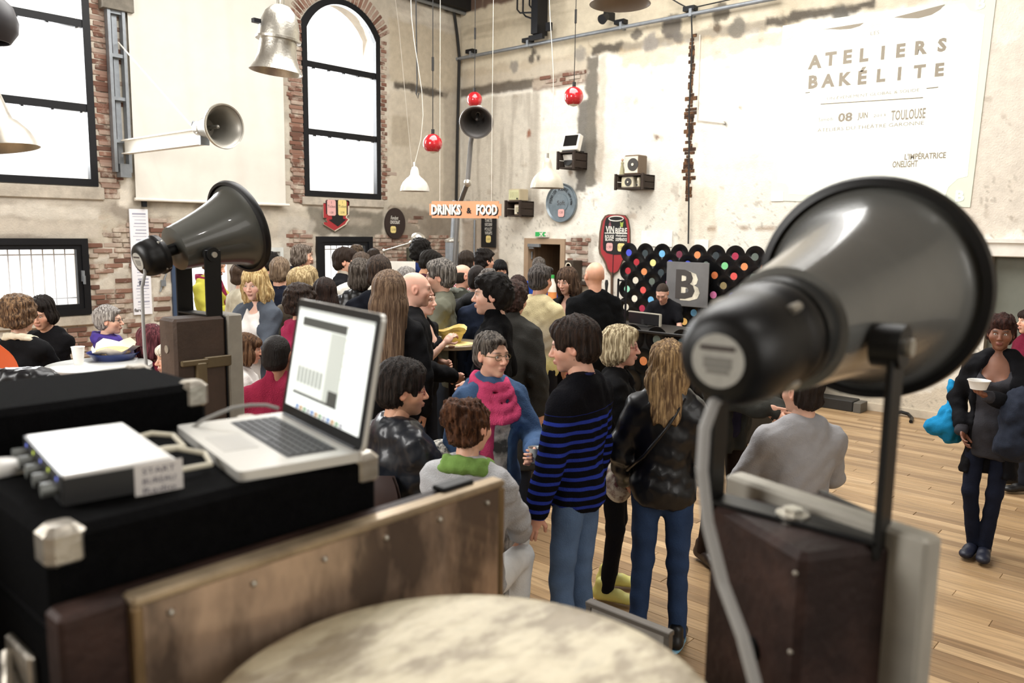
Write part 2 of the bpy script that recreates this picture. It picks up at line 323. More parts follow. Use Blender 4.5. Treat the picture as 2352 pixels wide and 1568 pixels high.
# bricks laid in the places where the plaster has come off
BM = make_mesh('brick', np.array(MB().box((0, 0, 0), (0.218, 0.02, 0.052), bev=0.005).v), MB().box((0, 0, 0), (0.218, 0.02, 0.052), bev=0.005).f, M_BRICK)
BMH = make_mesh('brick', np.array(MB().box((0, 0, 0), (0.104, 0.02, 0.052), bev=0.005).v), MB().box((0, 0, 0), (0.104, 0.02, 0.052), bev=0.005).f, M_BRICK)
def lay_bricks(parent, B, u0, z1, to, opening, lim=290, rot=None):
    cells = []
    for r in range(int(z1/0.063)):
        z = r*0.063+0.03
        for k in range(int(9/0.232)+1):
            u = u0+k*0.232+(0.116 if r % 2 else 0); i = int((u-u0)/GS); j = int(z/GS)
            if 0 <= i < B.shape[0] and 0 <= j < B.shape[1] and B[i, j] > .5 and not opening(np.array([u-.07, u+.07]), np.array([z, z])).any(): cells.append((u, z, random.random() < .2))
    pts = [to(u, z) for u, z, h in cells]; px = [proj(p) for p in pts]
    order = sorted(range(len(cells)), key=lambda i: (not (0 < px[i][0] < 2352 and 0 < px[i][1] < 1000), px[i][2]))
    mb = MB()
    for n, i in enumerate(order):
        p = pts[i]+np.array([random.uniform(-.004, .004) for _ in range(3)])
        if n < lim: inst('brick', BMH if cells[i][2] else BM, p, parent, rot)
        else: mb.box(p, (.218, .02, .052) if rot is None else (.02, .218, .052), bev=.004)
    if mb.v: tag(mb.build('brickwork', M_BRICK, parent), kind='stuff')
    return len(cells)
lay_bricks(wall_left, paint_left.B, 1.7, 5.9, lambda u, z: np.array([u, YL+0.003, z]), open_left, 140)
def jamb(x, z0, z1, w):
    r = 0
    for z in np.arange(z0, z1, .063):
        r += 1; me = BM if w > .15 else BMH; inst('brick', me, (x+(.02 if r % 2 else -.02)+random.uniform(-.006, .006), YL-.001+random.uniform(-.004, .002), z), wall_left)
jamb(4.125, 2.45, 5.6, .2); jamb(6.80, 2.5, 5.05, .2); jamb(8.385, 2.6, 5.0, .1)
for a in np.linspace(-.98, .98, 27):
    x0, x1, z0, z1, r = W2; hw = (x1-x0)/2; Rr = (hw*hw+r*r)/(2*r); am = math.asin(min(1, hw/Rr))*a; b = inst('brick', BM, ((x0+x1)/2+(Rr+.12)*math.sin(am), YL-.001, z1-Rr+(Rr+.12)*math.cos(am)), wall_left); b.rotation_euler = (0, PI/2+am, 0)
# ---- right wall
D1 = (7.96, 8.77, 0.0, 1.97); D2 = (0.6, 2.02, 0.0, 1.90)
def open_right(y, z): return ((y > D1[0]) & (y < D1[1]) & (z < D1[3])) | ((y > D2[0]) & (y < D2[1]) & (z < D2[3]))
BR_R = [(1062, 500, 1142, 640, .75), (1150, 552, 1164, 640, .6), (1303, 548, 1350, 660, .72), (1225, 172, 1345, 192, .7), (1060, 640, 1200, 760, .5)]
def paint_right(Y, Z):
    n1 = fbm(Y*1.3, Z*1.3, 3, 5); n2 = fbm(Y*5, Z*5, 8, 4); n3 = fbm(Y*.8, Z*9, 14, 4); n4 = fbm(Y*9, Z*.9, 31, 4)
    col = np.ones(Y.shape+(3,))*cc('e9e4d8'); col = blend(col, sstep(.45, .75, n1)*.6, 'dcd5c6'); col = blend(col, sstep(.6, .8, n3)*.35, 'cfc7b8')
    def P(rect, c, k=1.0, mul=None, **kw):
        nonlocal col; m = boxm(Y, Z, *pR(*rect), **kw)*k; col = blend(col, m if mul is None else m*mul, c)
    ph = lambda x, y: RW(x, y)[2]
    up = sstep(ph(1500, 106)-.05, ph(1500, 106)+.03, Z+(n2-.5)*.16); col = blend(col, up*.95, 'c9bea8'); col = blend(col, up*sstep(.45, .7, n1)*.7, 'b3a78f')
    top = sstep(5.05, 5.1, Z); col = blend(col, top*.7, 'c4b9a2'); col = blend(col, top*sstep(.5, .75, n3)*.6, '9d917c')
    P((1060, 140, 1350, 190), 'b5a893', .8, amp=.08); P((1060, 220, 1240, 500), 'cdc6b8', .95, amp=.06); P((1060, 220, 1235, 500), 'a39a8c', .55, mul=sstep(.5, .68, n4), amp=.06)
    P((1058, 190, 1225, 214), '5d5449', .95, amp=.035); P((1225, 168, 1350, 200), '7a6555', .8, amp=.05); P((1345, 130, 1372, 430), '6b655a', .95, amp=.06, fr=8); P((1325, 230, 1346, 440), '5c5750', .9, amp=.06, fr=8); P((1372, 130, 1388, 420), 'c0b4a2', .7, amp=.06)
    P((1360, 100, 1430, 122), '4d463c', .95, amp=.05, fr=8); P((1430, 70, 1760, 95), '756c5f', .65, amp=.05); P((1760, 20, 2010, 42), '3c352d', .9, amp=.06, fr=7); P((1420, 88, 1800, 130), 'b69f7c', .45, amp=.15)
    P((1060, -40, 1110, 24), '5a4438', .95, amp=.04); P((1110, -40, 1190, 8), '5a4438', .95, amp=.05); P((1560, 430, 1640, 590), 'cbb797', .35, amp=.1); P((1540, 520, 1850, 530), '8b6b4c', .7, mul=sstep(.5, .6, n2), amp=.03)
    P((1300, 540, 1370, 650), 'b8b0a4', .8, amp=.12); P((1060, 500, 1145, 700), '9c8c7c', .7, amp=.05); P((1385, 490, 1460, 505), 'a58d76', .5, mul=sstep(.55, .62, n2), amp=.04)
    P((1800, 880, 2250, 1000), 'cfc3ae', .8, amp=.2); P((2200, 100, 2400, 560), 'd6cabb', .6, amp=.3)
    for x, y, r, c in ((1183, 152, .10, '8c867d'), (1226, 120, .05, '4a443c'), (1222, 133, .06, '4f4941'), (1236, 133, .05, '4f4941'), (1330, 125, .11, '918b81'), (1463, 79, .08, '5a544c'), (1496, 97, .12, '88827a'), (1543, 61, .17, '56504a'), (1559, 84, .09, '6b655d'), (1692, 67, .13, '6f6a60'), (1650, 68, .07, '5a4c3c'), (1932, 35, .10, '57534c'), (1655, 28, .13, '5d564a'), (1508, 314, .05, '6b4e38'), (2196, 427, .04, '14100d'), (1665, 284, .03, '14100d'), (1700, 247, .03, '7a5a3c'), (1310, 395, .04, '8a7a68'), (1215, 300, .03, '8b5a42'), (1215, 310, .03, '8b5a42'), (1240, 480, .09, 'b9b0a4')):
        p = RW(x, y); col = blend(col, circm(Y, Z, p[1], p[2], r, .025, .05)*.9, c)
    sp = sstep(.83, .87, fbm(Y*7, Z*7, 90, 2))*sstep(2.0, 2.4, Z); col = blend(col, sp*.3, '8a7660')
    crk = (np.abs(fbm(Y*3, Z*3, 55, 4)-.5) < .006)*(1-sstep(2.6, 3.0, Z)); col = blend(col, crk*.5, '8d8577')
    B = np.zeros(Y.shape)
    for i, (a, b, c, d, k) in enumerate(BR_R): B = np.maximum(B, boxm(Y, Z, *pR(a, b, c, d), soft=.02, amp=.08)*((fbm(Y*2.2, Z*2.6, 60+i, 4) < k).astype(float)))
    paint_right.B = B; col = blend(col, B*.85, 'b3a594'); col *= (.95+.1*fbm(Y*16, Z*16, 71, 3))[..., None]
    return col, B*0.014
wall_right = grid_wall('wall_right', -0.5, YL, 6.9, lambda U, Z, r: np.stack([XR+r, U, Z], -1)[:, :, :], open_right, paint_right)
wall_right.data.flip_normals()
mb = MB()
for a, b, c, d in ((-0.5, D2[0], 0, 6.9), (D2[0], D2[1], D2[3], 6.9), (D2[1], D1[0], 0, 6.9), (D1[0], D1[1], D1[3], 6.9), (D1[1], YL+.42, 0, 6.9)): mb.bb((XR+.02, a, c), (XR+.42, b, d))
mb.build('masonry', M_REV, wall_right)
lay_bricks(wall_right, paint_right.B, -0.5, 5.9, lambda u, z: np.array([XR+0.003, u, z]), open_right, 200, (0, 0, PI/2))
# rusted channel cut down the right wall
mb = MB(); M_RUST = mat('rust', '3d2a1e', 0.95, 0, 0.5, 18, bump=0.8, bscale=50, col2='6a4a30')
a = RW(1592, 82); b = RW(1579, 466); k = 46
for i in range(k):
    t = i/k; p = a*(1-t)+b*t; wd = random.uniform(.05, .10) if t < .34 else random.choice((.06, .08, .10, .13, .16, .20)); hh = (a[2]-b[2])/k*random.uniform(.8, 1.15)
    mb.box((XR-.002, p[1]+random.uniform(-.02, .02), p[2]), (.014, wd, hh), bev=.005)
mb.build('rusted_channel', M_RUST, wall_right)
# ---- floor of long planks running along the right wall
PW, PL_ = 0.095, 1.7
def plank_mat():
    m = bpy.data.materials.new('oak_planks'); m.use_nodes = True; n = m.node_tree.nodes; l = m.node_tree.links; b = n['Principled BSDF']; b.inputs['Roughness'].default_value = 0.42; b.inputs['Specular IOR Level'].default_value = 0.35
    g = n.new('ShaderNodeNewGeometry'); sx = n.new('ShaderNodeSeparateXYZ'); l.new(g.outputs['Position'], sx.inputs[0])
    def mth(op, a, bb=None):
        q = n.new('ShaderNodeMath'); q.operation = op
        for i, v in enumerate((a, bb)):
            if v is None: continue
            if isinstance(v, (int, float)): q.inputs[i].default_value = v
            else: l.new(v, q.inputs[i])
        return q.outputs[0]
    row = mth('FLOOR', mth('DIVIDE', sx.outputs[0], PW)); off = mth('MULTIPLY', mth('FRACT', mth('MULTIPLY', row, .618)), PL_)
    seg = mth('FLOOR', mth('DIVIDE', mth('ADD', sx.outputs[1], off), PL_)); cb = n.new('ShaderNodeCombineXYZ'); l.new(row, cb.inputs[0]); l.new(seg, cb.inputs[1])
    wn = n.new('ShaderNodeTexWhiteNoise'); wn.noise_dimensions = '2D'; l.new(cb.outputs[0], wn.inputs['Vector'])
    rp = n.new('ShaderNodeValToRGB'); e = rp.color_ramp.elements; e[0].color = srgb('8d7152'); e[1].color = srgb('bd9f79'); q = e.new(.5); q.color = srgb('a78964'); l.new(wn.outputs['Value'], rp.inputs[0])
    va = n.new('ShaderNodeVectorMath'); va.operation = 'MULTIPLY_ADD'; l.new(g.outputs['Position'], va.inputs[0]); va.inputs[1].default_value = (26, 1.6, 1); l.new(wn.outputs['Color'], va.inputs[2])
    nz = n.new('ShaderNodeTexNoise'); nz.inputs['Scale'].default_value = 1.6; nz.inputs['Detail'].default_value = 6; nz.inputs['Distortion'].default_value = .6; l.new(va.outputs[0], nz.inputs['Vector'])
    mr = n.new('ShaderNodeMapRange'); mr.inputs['From Min'].default_value = .3; mr.inputs['From Max'].default_value = .7; mr.inputs['To Min'].default_value = .72; mr.inputs['To Max'].default_value = 1.2; l.new(nz.outputs['Fac'], mr.inputs['Value'])
    sc = n.new('ShaderNodeVectorMath'); sc.operation = 'SCALE'; l.new(rp.outputs[0], sc.inputs[0]); l.new(mr.outputs[0], sc.inputs['Scale']); l.new(sc.outputs[0], b.inputs['Base Color'])
    bp = n.new('ShaderNodeBump'); bp.inputs['Strength'].default_value = .12; l.new(nz.outputs['Fac'], bp.inputs['Height']); l.new(bp.outputs[0], b.inputs['Normal'])
    return m
M_PLANK = plank_mat(); M_SUB = mat('subfloor', '3a2c20', .9)
floor = MB().bb((-3.0, -4.0, -.12), (XR+.4, YL+.02, -.018)).build('floor', M_SUB); struct(floor)
pm = MB().box((0, 0, -.009), (PW-.0025, PL_-.003, .018), bev=.002); PME = make_mesh('plank', np.array(pm.v), pm.f, M_PLANK)
cells = []
for row in range(int(math.floor(-3/PW))+1, int(XR/PW)):
    off = ((row*.618) % 1.0)*PL_
    for seg in range(int((-4+off)/PL_)+1, int((YL+off)/PL_)+1):
        y0 = seg*PL_-off; x = (row+.5)*PW
        if y0 < -4 or y0+PL_ > YL: y0c = (max(y0, -4), min(y0+PL_, YL-.01))
        else: y0c = (y0, y0+PL_)
        if y0c[1]-y0c[0] > .05: cells.append((x, y0c[0], y0c[1]))
def plank_rank(c):
    p = proj((c[0], (c[1]+c[2])/2, 0)); vis = p[2] > .5 and 1150 < p[0] < 2500 and 930 < p[1] < 1700
    return (not vis, p[2])
cells.sort(key=plank_rank); mb = MB()
for i, (x, a, b) in enumerate(cells):
    if i < 290 and b-a > PL_-.01: inst('plank', PME, (x, (a+b)/2, random.uniform(-.0006, .0004)), floor)
    else: mb.bb((x-PW/2+.0012, a+.0015, -.018), (x+PW/2-.0012, b-.0015, random.uniform(-.0006, .0004)))
tag(mb.build('planking', M_PLANK, floor), kind='stuff')
# ---- windows of the left wall
def wroot(n, w): o = bpy.data.objects.new('window_%d' % n, None); C.objects.link(o); o.location = ((w[0]+w[1])/2, YL, w[2]); WL[o.name] = np.array(o.location); struct(o); return o
def arched(n, w, mull, fw=.085):
    o = wroot(n, w); x0, x1, z0, z1, r = w; X = np.linspace(x0, x1, 25); Za = arch_z(X, w); outer = [(x0, z0)]+[(x1, z0)]+list(zip(X[::-1], Za[::-1]))
    Xi = np.linspace(x0+fw, x1-fw, 25); Zi = arch_z(x0+(Xi-x0-fw)/(x1-x0-2*fw)*(x1-x0), w)-fw
    inner = [(x0+fw, z0+fw)]+[(x1-fw, z0+fw)]+list(zip(Xi[::-1], Zi[::-1])); mb = MB(); k = len(outer)
    for i in range(k):
        a, b, c, d = outer[i], outer[(i+1) % k], inner[(i+1) % k], inner[i]; mb.prism([a, b, c, d], (0, YL-.02, 0), (1, 0, 0), (0, 0, 1), -.09)
    mb.build('window_frame', M_BLK, o); zs = [z0+fw]+list(mull)
    for z in mull:
        mm = MB().bb((x0+fw-.01, YL-.01, z-.045), (x1-fw+.01, YL+.05, z+.045))
        for i in range(5): mm.bb((x0+fw+.1+i*(x1-x0-.35)/4, YL-.015, z-.06), (x0+fw+.13+i*(x1-x0-.35)/4, YL+.03, z-.04))
        mm.build('mullion', M_BLK, o)
    for i, z in enumerate(zs):
        if i < len(zs)-1: MB().bb((x0+fw-.01, YL+.02, z), (x1-fw+.01, YL+.026, zs[i+1])).build('pane', GLASS, o)
        else: MB().prism([(x0+fw, z), (x1-fw, z)]+list(zip(Xi[::-1], Zi[::-1])), (0, YL+.026, 0), (1, 0, 0), (0, 0, 1), .006).build('pane', GLASS, o)
    return o
M_BAR = mat('pale_railing', 'f0f2f6', .6)
w1 = arched(1, W1, [zm(100, 237), zm(100, 38)]); w2 = arched(2, W2, [zm(786, 311), zm(786, 161)])
for zb in (2.72, 3.72):
    for i in range(9):
        x = W1[0]+.12+i*.165; MB().tube([(x, YL+.34, zb), (x, YL+.34, zb+.42)], .008, 6).sph((x, YL+.34, zb+.2), (.02, .02, .035), 8, 6).sph((x, YL+.34, zb+.42), (.012, .012, .04), 6, 5).build('railing_bar', M_BAR, w1)
def casement(n, w, fw, bars, hbar):
    o = wroot(n, w); x0, x1, z0, z1, _ = w
    for nm, a, d, e in (('window_frame', 0, -.05, .06), ('sash', fw*.45, -.03, .04)):
        mb = MB(); b = a+fw*.62
        mb.bb((x0+a, YL+d, z0+a), (x1-a, YL+e, z0+b)).bb((x0+a, YL+d, z1-b), (x1-a, YL+e, z1-a)).bb((x0+a, YL+d, z0+b), (x0+b, YL+e, z1-b)).bb((x1-b, YL+d, z0+b), (x1-a, YL+e, z1-b)).build(nm, M_BLK, o)
    MB().bb((x0+fw, YL, z0+fw), (x1-fw, YL+.006, z1-fw)).build('pane', GLASS, o)
    for i in range(bars):
        x = x0+fw+(i+.5)*(x1-x0-2*fw)/bars; MB().cyl((x, YL+.2, z0), (x, YL+.2, z1), .008, n=6).build('bar', M_BAR, o)
    for z in hbar: MB().bb((x0, YL+.195, z-.008), (x1, YL+.205, z+.008)).build('bar', M_BAR, o)
    return o
w3 = casement(3, W3, .12, 11, [zm(100, 586), zm(100, 690)]); MB().bb((3.735, YL-.10, 1.43), (3.755, YL-.03, 1.56)).bb((3.735, YL-.12, 1.40), (3.755, YL-.09, 1.5)).build('handle', M_GRY, w3)
w4 = casement(4, W4, .13, 7, [zm(790, 573)])
M_WDR = mat('white_door_paint', 'e9ecf0', .5, 0, .03)
w5 = wroot(5, W5); x0, x1, z0, z1, _ = W5; M_BLU = mat('blue_grey_frame', '3a4a63', .5)
mb = MB().bb((x0, YL-.03, z0), (x0+.07, YL+.06, z1)).bb((x1-.07, YL-.03, z0), (x1, YL+.06, z1)).bb((x0, YL-.03, z1-.07), (x1, YL+.06, z1)).build('window_frame', M_BLU, w5)
MB().bb((x0+.07, YL, .85), (x1-.07, YL+.006, z1-.07)).build('pane', GLASS, w5); MB().bb((x0+.07, YL-.01, z0), (x1-.07, YL+.03, .85)).build('lower_panel', M_WDR, w5)
for n, (a, b, c, d) in enumerate(((W1[0]-.1, W1[1]+.06, 2.40, 2.55), (W2[0]-.05, W2[1]+.05, 2.44, 2.56), (W3[0]-.2, W3[1]+.08, .90, 1.02))):
    struct(MB().bb((a, YL-.035, c), (b, YL+.02, d), bev=.01).build('trim_%d' % (n+1), mat('concrete_sill', 'b3aa9c', .9, 0, .25, 7, bump=.3)))
# ---- door in the right wall, standing open onto a dark room
def droot(n, d): o = bpy.data.objects.new('door_%d' % n, None); C.objects.link(o); o.location = (XR, (d[0]+d[1])/2, 0); WL[o.name] = np.array(o.location); return struct(o)
M_DWD = mat('brown_door_wood', '7d6650', .6, 0, .2, 3, stretch=(6, 6, .6)); M_DARK = mat('dark_room', '0c0b0a', .9)  # passage walls near black: the unlit room's darkness is in the colour
d1 = droot(1, D1); y0, y1, _, zt = D1
MB().bb((XR-.03, y0-.02, 0), (XR+.10, y0+.07, zt+.02)).bb((XR-.03, y1-.07, 0), (XR+.10, y1+.02, zt+.02)).bb((XR-.03, y0+.07, zt-.07), (XR+.10, y1-.07, zt+.02)).build('door_frame', mat('pale_wood_frame', 'a58d74', .6, 0, .15, 3), d1)
MB().bb((XR+.08, y1-.12, 0.01), (XR+.82, y1-.07, zt-.08)).build('door_leaf', M_DWD, d1)
MB().bb((XR-.06, y1-.33, zt-.12), (XR-.02, y1-.08, zt-.07)).bb((XR-.05, y1-.2, zt-.15), (XR-.03, y1-.1, zt-.13)).build('door_closer', M_GRY, d1)
for i in range(3): MB().cyl((XR+.05, y1-.085, .25+i*.7), (XR+.05, y1-.085, .37+i*.7), .012, n=8).build('hinge', M_GRY, d1)
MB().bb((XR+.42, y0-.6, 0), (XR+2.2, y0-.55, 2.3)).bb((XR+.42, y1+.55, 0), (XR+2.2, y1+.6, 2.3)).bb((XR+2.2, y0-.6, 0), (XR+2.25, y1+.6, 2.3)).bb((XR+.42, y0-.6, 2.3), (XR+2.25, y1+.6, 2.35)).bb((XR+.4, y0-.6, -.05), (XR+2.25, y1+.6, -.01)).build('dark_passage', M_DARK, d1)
d2 = droot(2, D2); M_GDR = mat('grey_green_door_paint', '6f7268', .6, 0, .15, 3)
MB().bb((XR+.14, D2[0], 0), (XR+.2, (D2[0]+D2[1])/2-.004, D2[3])).build('door_leaf', M_GDR, d2); MB().bb((XR+.14, (D2[0]+D2[1])/2+.004, 0), (XR+.2, D2[1], D2[3])).build('door_leaf', M_GDR, d2)
MB().bb((XR+.09, 1.24, 1.0), (XR+.14, 1.27, 1.16)).build('handle', M_GRY, d2)
struct(MB().bb((XR-.07, -.4, 1.90), (XR+.02, 2.12, 2.07), bev=.01).bb((XR-.10, -.4, 2.05), (XR+.02, 2.12, 2.09)).build('trim_4', mat('white_lintel', 'e7e2d8', .7)))
struct(MB().bb((XR-.02, 2.1, 0), (XR+.02, 7.9, .09)).build('baseboard_right', mat('skirting', 'cbbfab', .8, 0, .2)))

# ---- the far sides of the hall, behind the camera
M_ROOM = mat('hall_plaster', 'b8b0a2', .9, 0, .15, 2)
struct(MB().bb((-3.2, -4.2, 0), (-3.0, YL+.4, 6.9)).build('wall_near', M_ROOM)); struct(MB().bb((-3.0, -4.2, 0), (XR+.4, -4.0, 6.9)).build('wall_back', M_ROOM)); struct(MB().bb((XR+.02, -4.0, 0), (XR+.4, -.5, 6.9)).build('wall_right_end', M_ROOM)); struct(MB().bb((-3.0, YL+.02, 0), (1.7, YL+.42, 6.9)).build('wall_left_end', M_ROOM))
struct(MB().bb((-3.2, -4.2, 6.9), (XR+.4, YL+.4, 7.1)).build('ceiling', mat('roof_boards', '6a5a48', .9, 0, .2, 3)))
# ================================================================== things on and by the walls
UP = np.array([0, 0, 1.0]); RX = np.array([0, -1.0, 0]); LX = np.array([1.0, 0, 0])   # reading directions on the right and left wall
M_ALU = mat('brushed_aluminium', 'c4c0b6', .35, .85, .15, 14, bump=.1); M_ENA = mat('white_enamel', 'cdc9c0', .35, 0, .12, 9, bump=.08, coat=.3)
M_CRD = mat('black_cord', '191817', .7); M_WCORD = mat('white_cord', 'd8d2c6', .7); M_RED = mat('red_gloss', 'b3232b', .12, 0, .05, coat=.8)
M_BULB = mat('milk_glass', 'e9e4d6', .3, 0, .04); M_HGRY = mat('grey_horn_paint', '62625f', .24, .1, .08, 8, bump=.02, coat=.35); M_HBLK = mat('black_rubber', '0b0b0c', .42, 0, .1, spec=.35)
M_CHK = mat('chalkboard', '141212', .75, 0, .15, 10); M_CHALK = mat('chalk_paint', 'e8e4da', .8); M_PINK = mat('pink_card', 'dda9a4', .8, 0, .05); M_YEL = mat('yellow_card', 'e3cf86', .8, 0, .05); M_INK = mat('dark_ink', '3a302c', .8)
M_CRATE = mat('dark_crate_wood', '33271e', .85, 0, .35, 7, stretch=(1, 1, 5), bump=.4); M_SIGNR = mat('red_sign_paint', '9e2b30', .55, 0, .08); M_CREAM = mat('cream_paint', 'd9d0bb', .6, 0, .08); M_WOODB = mat('brown_wood', '5a4230', .6, 0, .25, 5, stretch=(1, 1, .2))
# ---- canvas blind
o = thing('canvas_blind', 'large white canvas roller blind hanging on the wall between two arched windows', 'blind', LW(485, 468, .08))
a = LW(290, 0, .09)[0]; x0 = LW(313, 460, .09)[0]; x1 = LW(657, 465, .09)[0]; zb = LW(485, 464, .09)[2]; us = np.linspace(0, 1, 61); zz = np.linspace(zb, 6.6, 30); P = []
for z in zz:
    for u in us: P.append((x0+(x1-x0)*u, YL-.09+.012*math.sin(u*19+.4*math.sin(z*1.3))*(.4+.6*abs(math.sin(u*7)))+.006*math.sin(u*43+z), z))
q = [(j*61+i, j*61+i+1, j*61+62+i, j*61+61+i) for j in range(29) for i in range(60)]
mesh_obj('canvas', P+[(p[0], p[1]+.006, p[2]) for p in P], q+[tuple(1830+i for i in reversed(f)) for f in q], mat('canvas_cloth', 'dedad0', .9, 0, .05, 3, bump=.08, bscale=140), o, True, 0)
MB().cyl((x0-.02, YL-.09, zb), (x1+.05, YL-.09, zb), .02, n=12).build('weight_bar', M_WHT, o); MB().bb((x0+.09, YL-.07, zb-.09), (x0+.14, YL-.02, zb)).build('bracket', M_BLK, o)
# ---- steel post with swing arm
pb = LW(282, 396, .06); pt = LW(258, 20, .06); xp = (LW(278, 350, .06)[0]+LW(262, 30, .06)[0])/2; za = LW(283, 338, .1)[2]
o = thing('swing_crane', 'grey steel post with white swing arm and tie rod beside the canvas blind', 'crane', (xp, YL-.06, pb[2]))
mb = MB()
for dx in (-.085, .085): mb.bb((xp+dx-.018, YL-.12, pb[2]), (xp+dx+.018, YL-.03, pt[2]))
mb.bb((xp-.03, YL-.05, pb[2]), (xp+.03, YL-.03, pt[2])).build('post', M_GRY, o)
for i in range(5): MB().bb((xp-.085, YL-.1, za+.05+i*.5), (xp+.085, YL-.04, za+.09+i*.5)).build('cross_piece', M_GRY, o)
MB().bb((xp-.16, YL-.15, pt[2]-.02), (xp+.2, YL-.02, pt[2]+.16)).build('top_bracket', mat('rusty_grey', '7d776c', .8, .2, .3, 12), o); MB().bb((xp-.05, YL-.14, pb[2]-.06), (xp+.08, YL-.03, pb[2]+.1)).build('foot_bracket', M_GRY, o)
yend = min(np.arange(YL-3.5, YL-.3, .01), key=lambda y: abs(proj((xp+.05, y, za))[0]-472))
MB().bb((xp+.02, yend, za-.075), (xp+.03, YL-.12, za+.075)).bb((xp-.02, yend, za+.07), (xp+.07, YL-.12, za+.085)).bb((xp-.02, yend, za-.085), (xp+.07, YL-.12, za-.07)).build('arm', M_WHT, o); MB().bb((xp-.025, yend-.03, za-.09), (xp+.075, yend, za+.09)).build('end_plate', M_GRY, o)
MB().cyl((xp+.02, YL-.09, LW(277, 98, .09)[2]), (xp+.03, yend+.25, za+.12), .009, n=8).build('tie_rod', M_WHT, o); MB().tube([(xp+.03, yend+.25, za+.13), (xp+.03, yend+.22, za+.17), (xp+.03, yend+.19, za+.13), (xp+.03, yend+.2, za+.08)], .012, 8).build('hook', M_GRY, o)
# ---- horn loudspeakers
def horn(label, bell, back, R, mbell, mdrv, thick=True, group=None, capdisc=True, inner=None, n=48, short=False):
    bell, back = np.asarray(bell, float), np.asarray(back, float); ax = back-bell; L = np.linalg.norm(ax); ax /= L
    o = thing('horn_speaker', label, 'loudspeaker', (bell+back)/2, group); Lb = L*.66
    pr = [(R*(1-.60*(t**.62)*(1.0-.12*t)), Lb*t) for t in np.linspace(0, 1, 22)]; pi = [(max(r-.006, .01), h) for r, h in pr[::-1]]
    MB().lathe(pr+[(pr[-1][0]*.62, Lb+.006)]+[(.02, Lb-.002)]+pi, bell, ax, n, caps=False).build('bell', mbell, o, True, 50)
    MB().lathe([(R-.006, -.012), (R+.008, -.016), (R+.014, 0), (R+.010, .016), (R-.004, .02)], bell, ax, n, caps=False).build('rim', inner or M_HBLK, o, True, 60)
    MB().lathe([(.026, Lb-.01), (.026, L*.82)], bell, ax, 20).build('throat', mdrv, o, True, 50)
    rd = R*(.40 if short else .385); d0 = .78 if short else .72; dq = lambda t: L*(d0+(1-d0)*t)
    MB().lathe([(rd*.7, dq(0)), (rd*1.02, dq(.05)), (rd*1.06, dq(.22)), (rd*1.0, dq(.28)), (rd*.97, dq(.34)), (rd*.97, dq(.55)), (rd*.93, dq(.74)), (rd*.84, dq(.88)), (rd*.72, dq(.96)), (rd*.58, dq(1)), (0.001, L)], bell, ax, 36).build('driver', mdrv, o, True, 45)
    if capdisc:
        MB().lathe([(rd*.46, L+.0005), (rd*.46, L+.003)], bell, ax, 28).build('rating_plate', mat('silver_plate', 'aaa9a3', .5, .3, .15, 60), o)
        Fm = frame(ax); rt = np.cross(UP, ax); rt /= np.linalg.norm(rt)+1e-9; upv = np.cross(ax, rt)
        for dy, ww in ((.18, .62), (-.02, .5), (-.12, .5), (-.22, .4)):
            MB().prism([(-rd*ww*.5, rd*dy), (rd*ww*.5, rd*dy), (rd*ww*.5, rd*(dy+.08)), (-rd*ww*.5, rd*(dy+.08))], bell+ax*(L+.003), rt, upv, .0008).build('print_line', M_INK if dy > 0 else mat('faint_print', '77756f', .7), o)
    for k in range(4):
        q = PI/4+k*PI/2; Fm = frame(ax); d = math.cos(q)*Fm[0]+math.sin(q)*Fm[1]; MB().cyl(bell+ax*(L*.80)+d*rd*.97, bell+ax*(L*.845)+d*rd*.97, .007, n=8).build('bolt', M_ALU, o)
    MB().cyl(bell+ax*Lb*.95, bell+ax*Lb*.35, .022, .018, n=14).sph(bell+ax*Lb*.35, .02, 12, 8).build('inner_tube', mbell, o, True)
    return o, ax, L
def yoke(o, c, half, zbase, d, wd=.035, m=None, foot=True):
    """U bracket: two uprights at c +- half along d, flat base at zbase"""
    d = np.asarray(d, float); d /= np.linalg.norm(d); n = np.cross(d, UP); m = m or M_HBLK; R = np.array([d, n, UP]); a = c+d*half; b = c-d*half; mb = MB()
    for p in (a, b): mb.box(((p[0]), p[1], (p[2]+zbase)/2), (.010, wd, p[2]-zbase+.04), R, .002)
    mb.box((c[0], c[1], zbase+.004), (2*half+.006, wd, .008), R, .002); mb.build('yoke', m, o)
    for s, p in ((1, a), (-1, b)):
        MB().cyl(p-d*s*.03, p+d*s*.012, .032, n=24).build('pivot_clamp', m, o, True); MB().cyl(p+d*s*.012, p+d*s*.022, .013, n=12).build('pivot_bolt', M_ALU, o, True)
bell = DP(1994, 664, 1.50); back = DP(1650, 828, 1.00)
hr, axr, Lr = horn('large grey horn loudspeaker with black rim on the rusty brown trunk near the round drum', bell, back, .194, M_HGRY, M_HBLK, n=72)
pv = bell+axr*Lr*.60; ZB = 1.652; pv = np.array([1.215, .487, 1.945]); yoke(hr, pv, .135, ZB, (0, 1, 0), .052); MB().cyl((1.215, .487, ZB+.008), (1.215, .487, ZB+.02), .016, n=6).cyl((1.215, .487, ZB), (1.215, .487, ZB+.012), .026, n=16).build('base_bolt', M_ALU, hr)
MB().lathe([(.082, Lr*.60), (.078, Lr*.72)], bell, axr, 40).lathe([(.092, Lr*.585), (.092, Lr*.60)], bell, axr, 40).build('throat_cover', mat('dark_grey_cast', '2c2d2d', .35, .2, .1), hr, True, 40)
bl = DP(548, 521, 3.86); bk = DP(318, 600, 3.50)
hl, axl, Ll = horn('dark grey horn loudspeaker tilted upward on the brown trunk beside the black case', bl, bk, .212, mat('dark_horn_paint', '4c4c47', .35, .1, .08, 8, coat=.3), M_HBLK, n=64, short=True)
pc = bl+axl*Ll*.42; ZL = 1.70
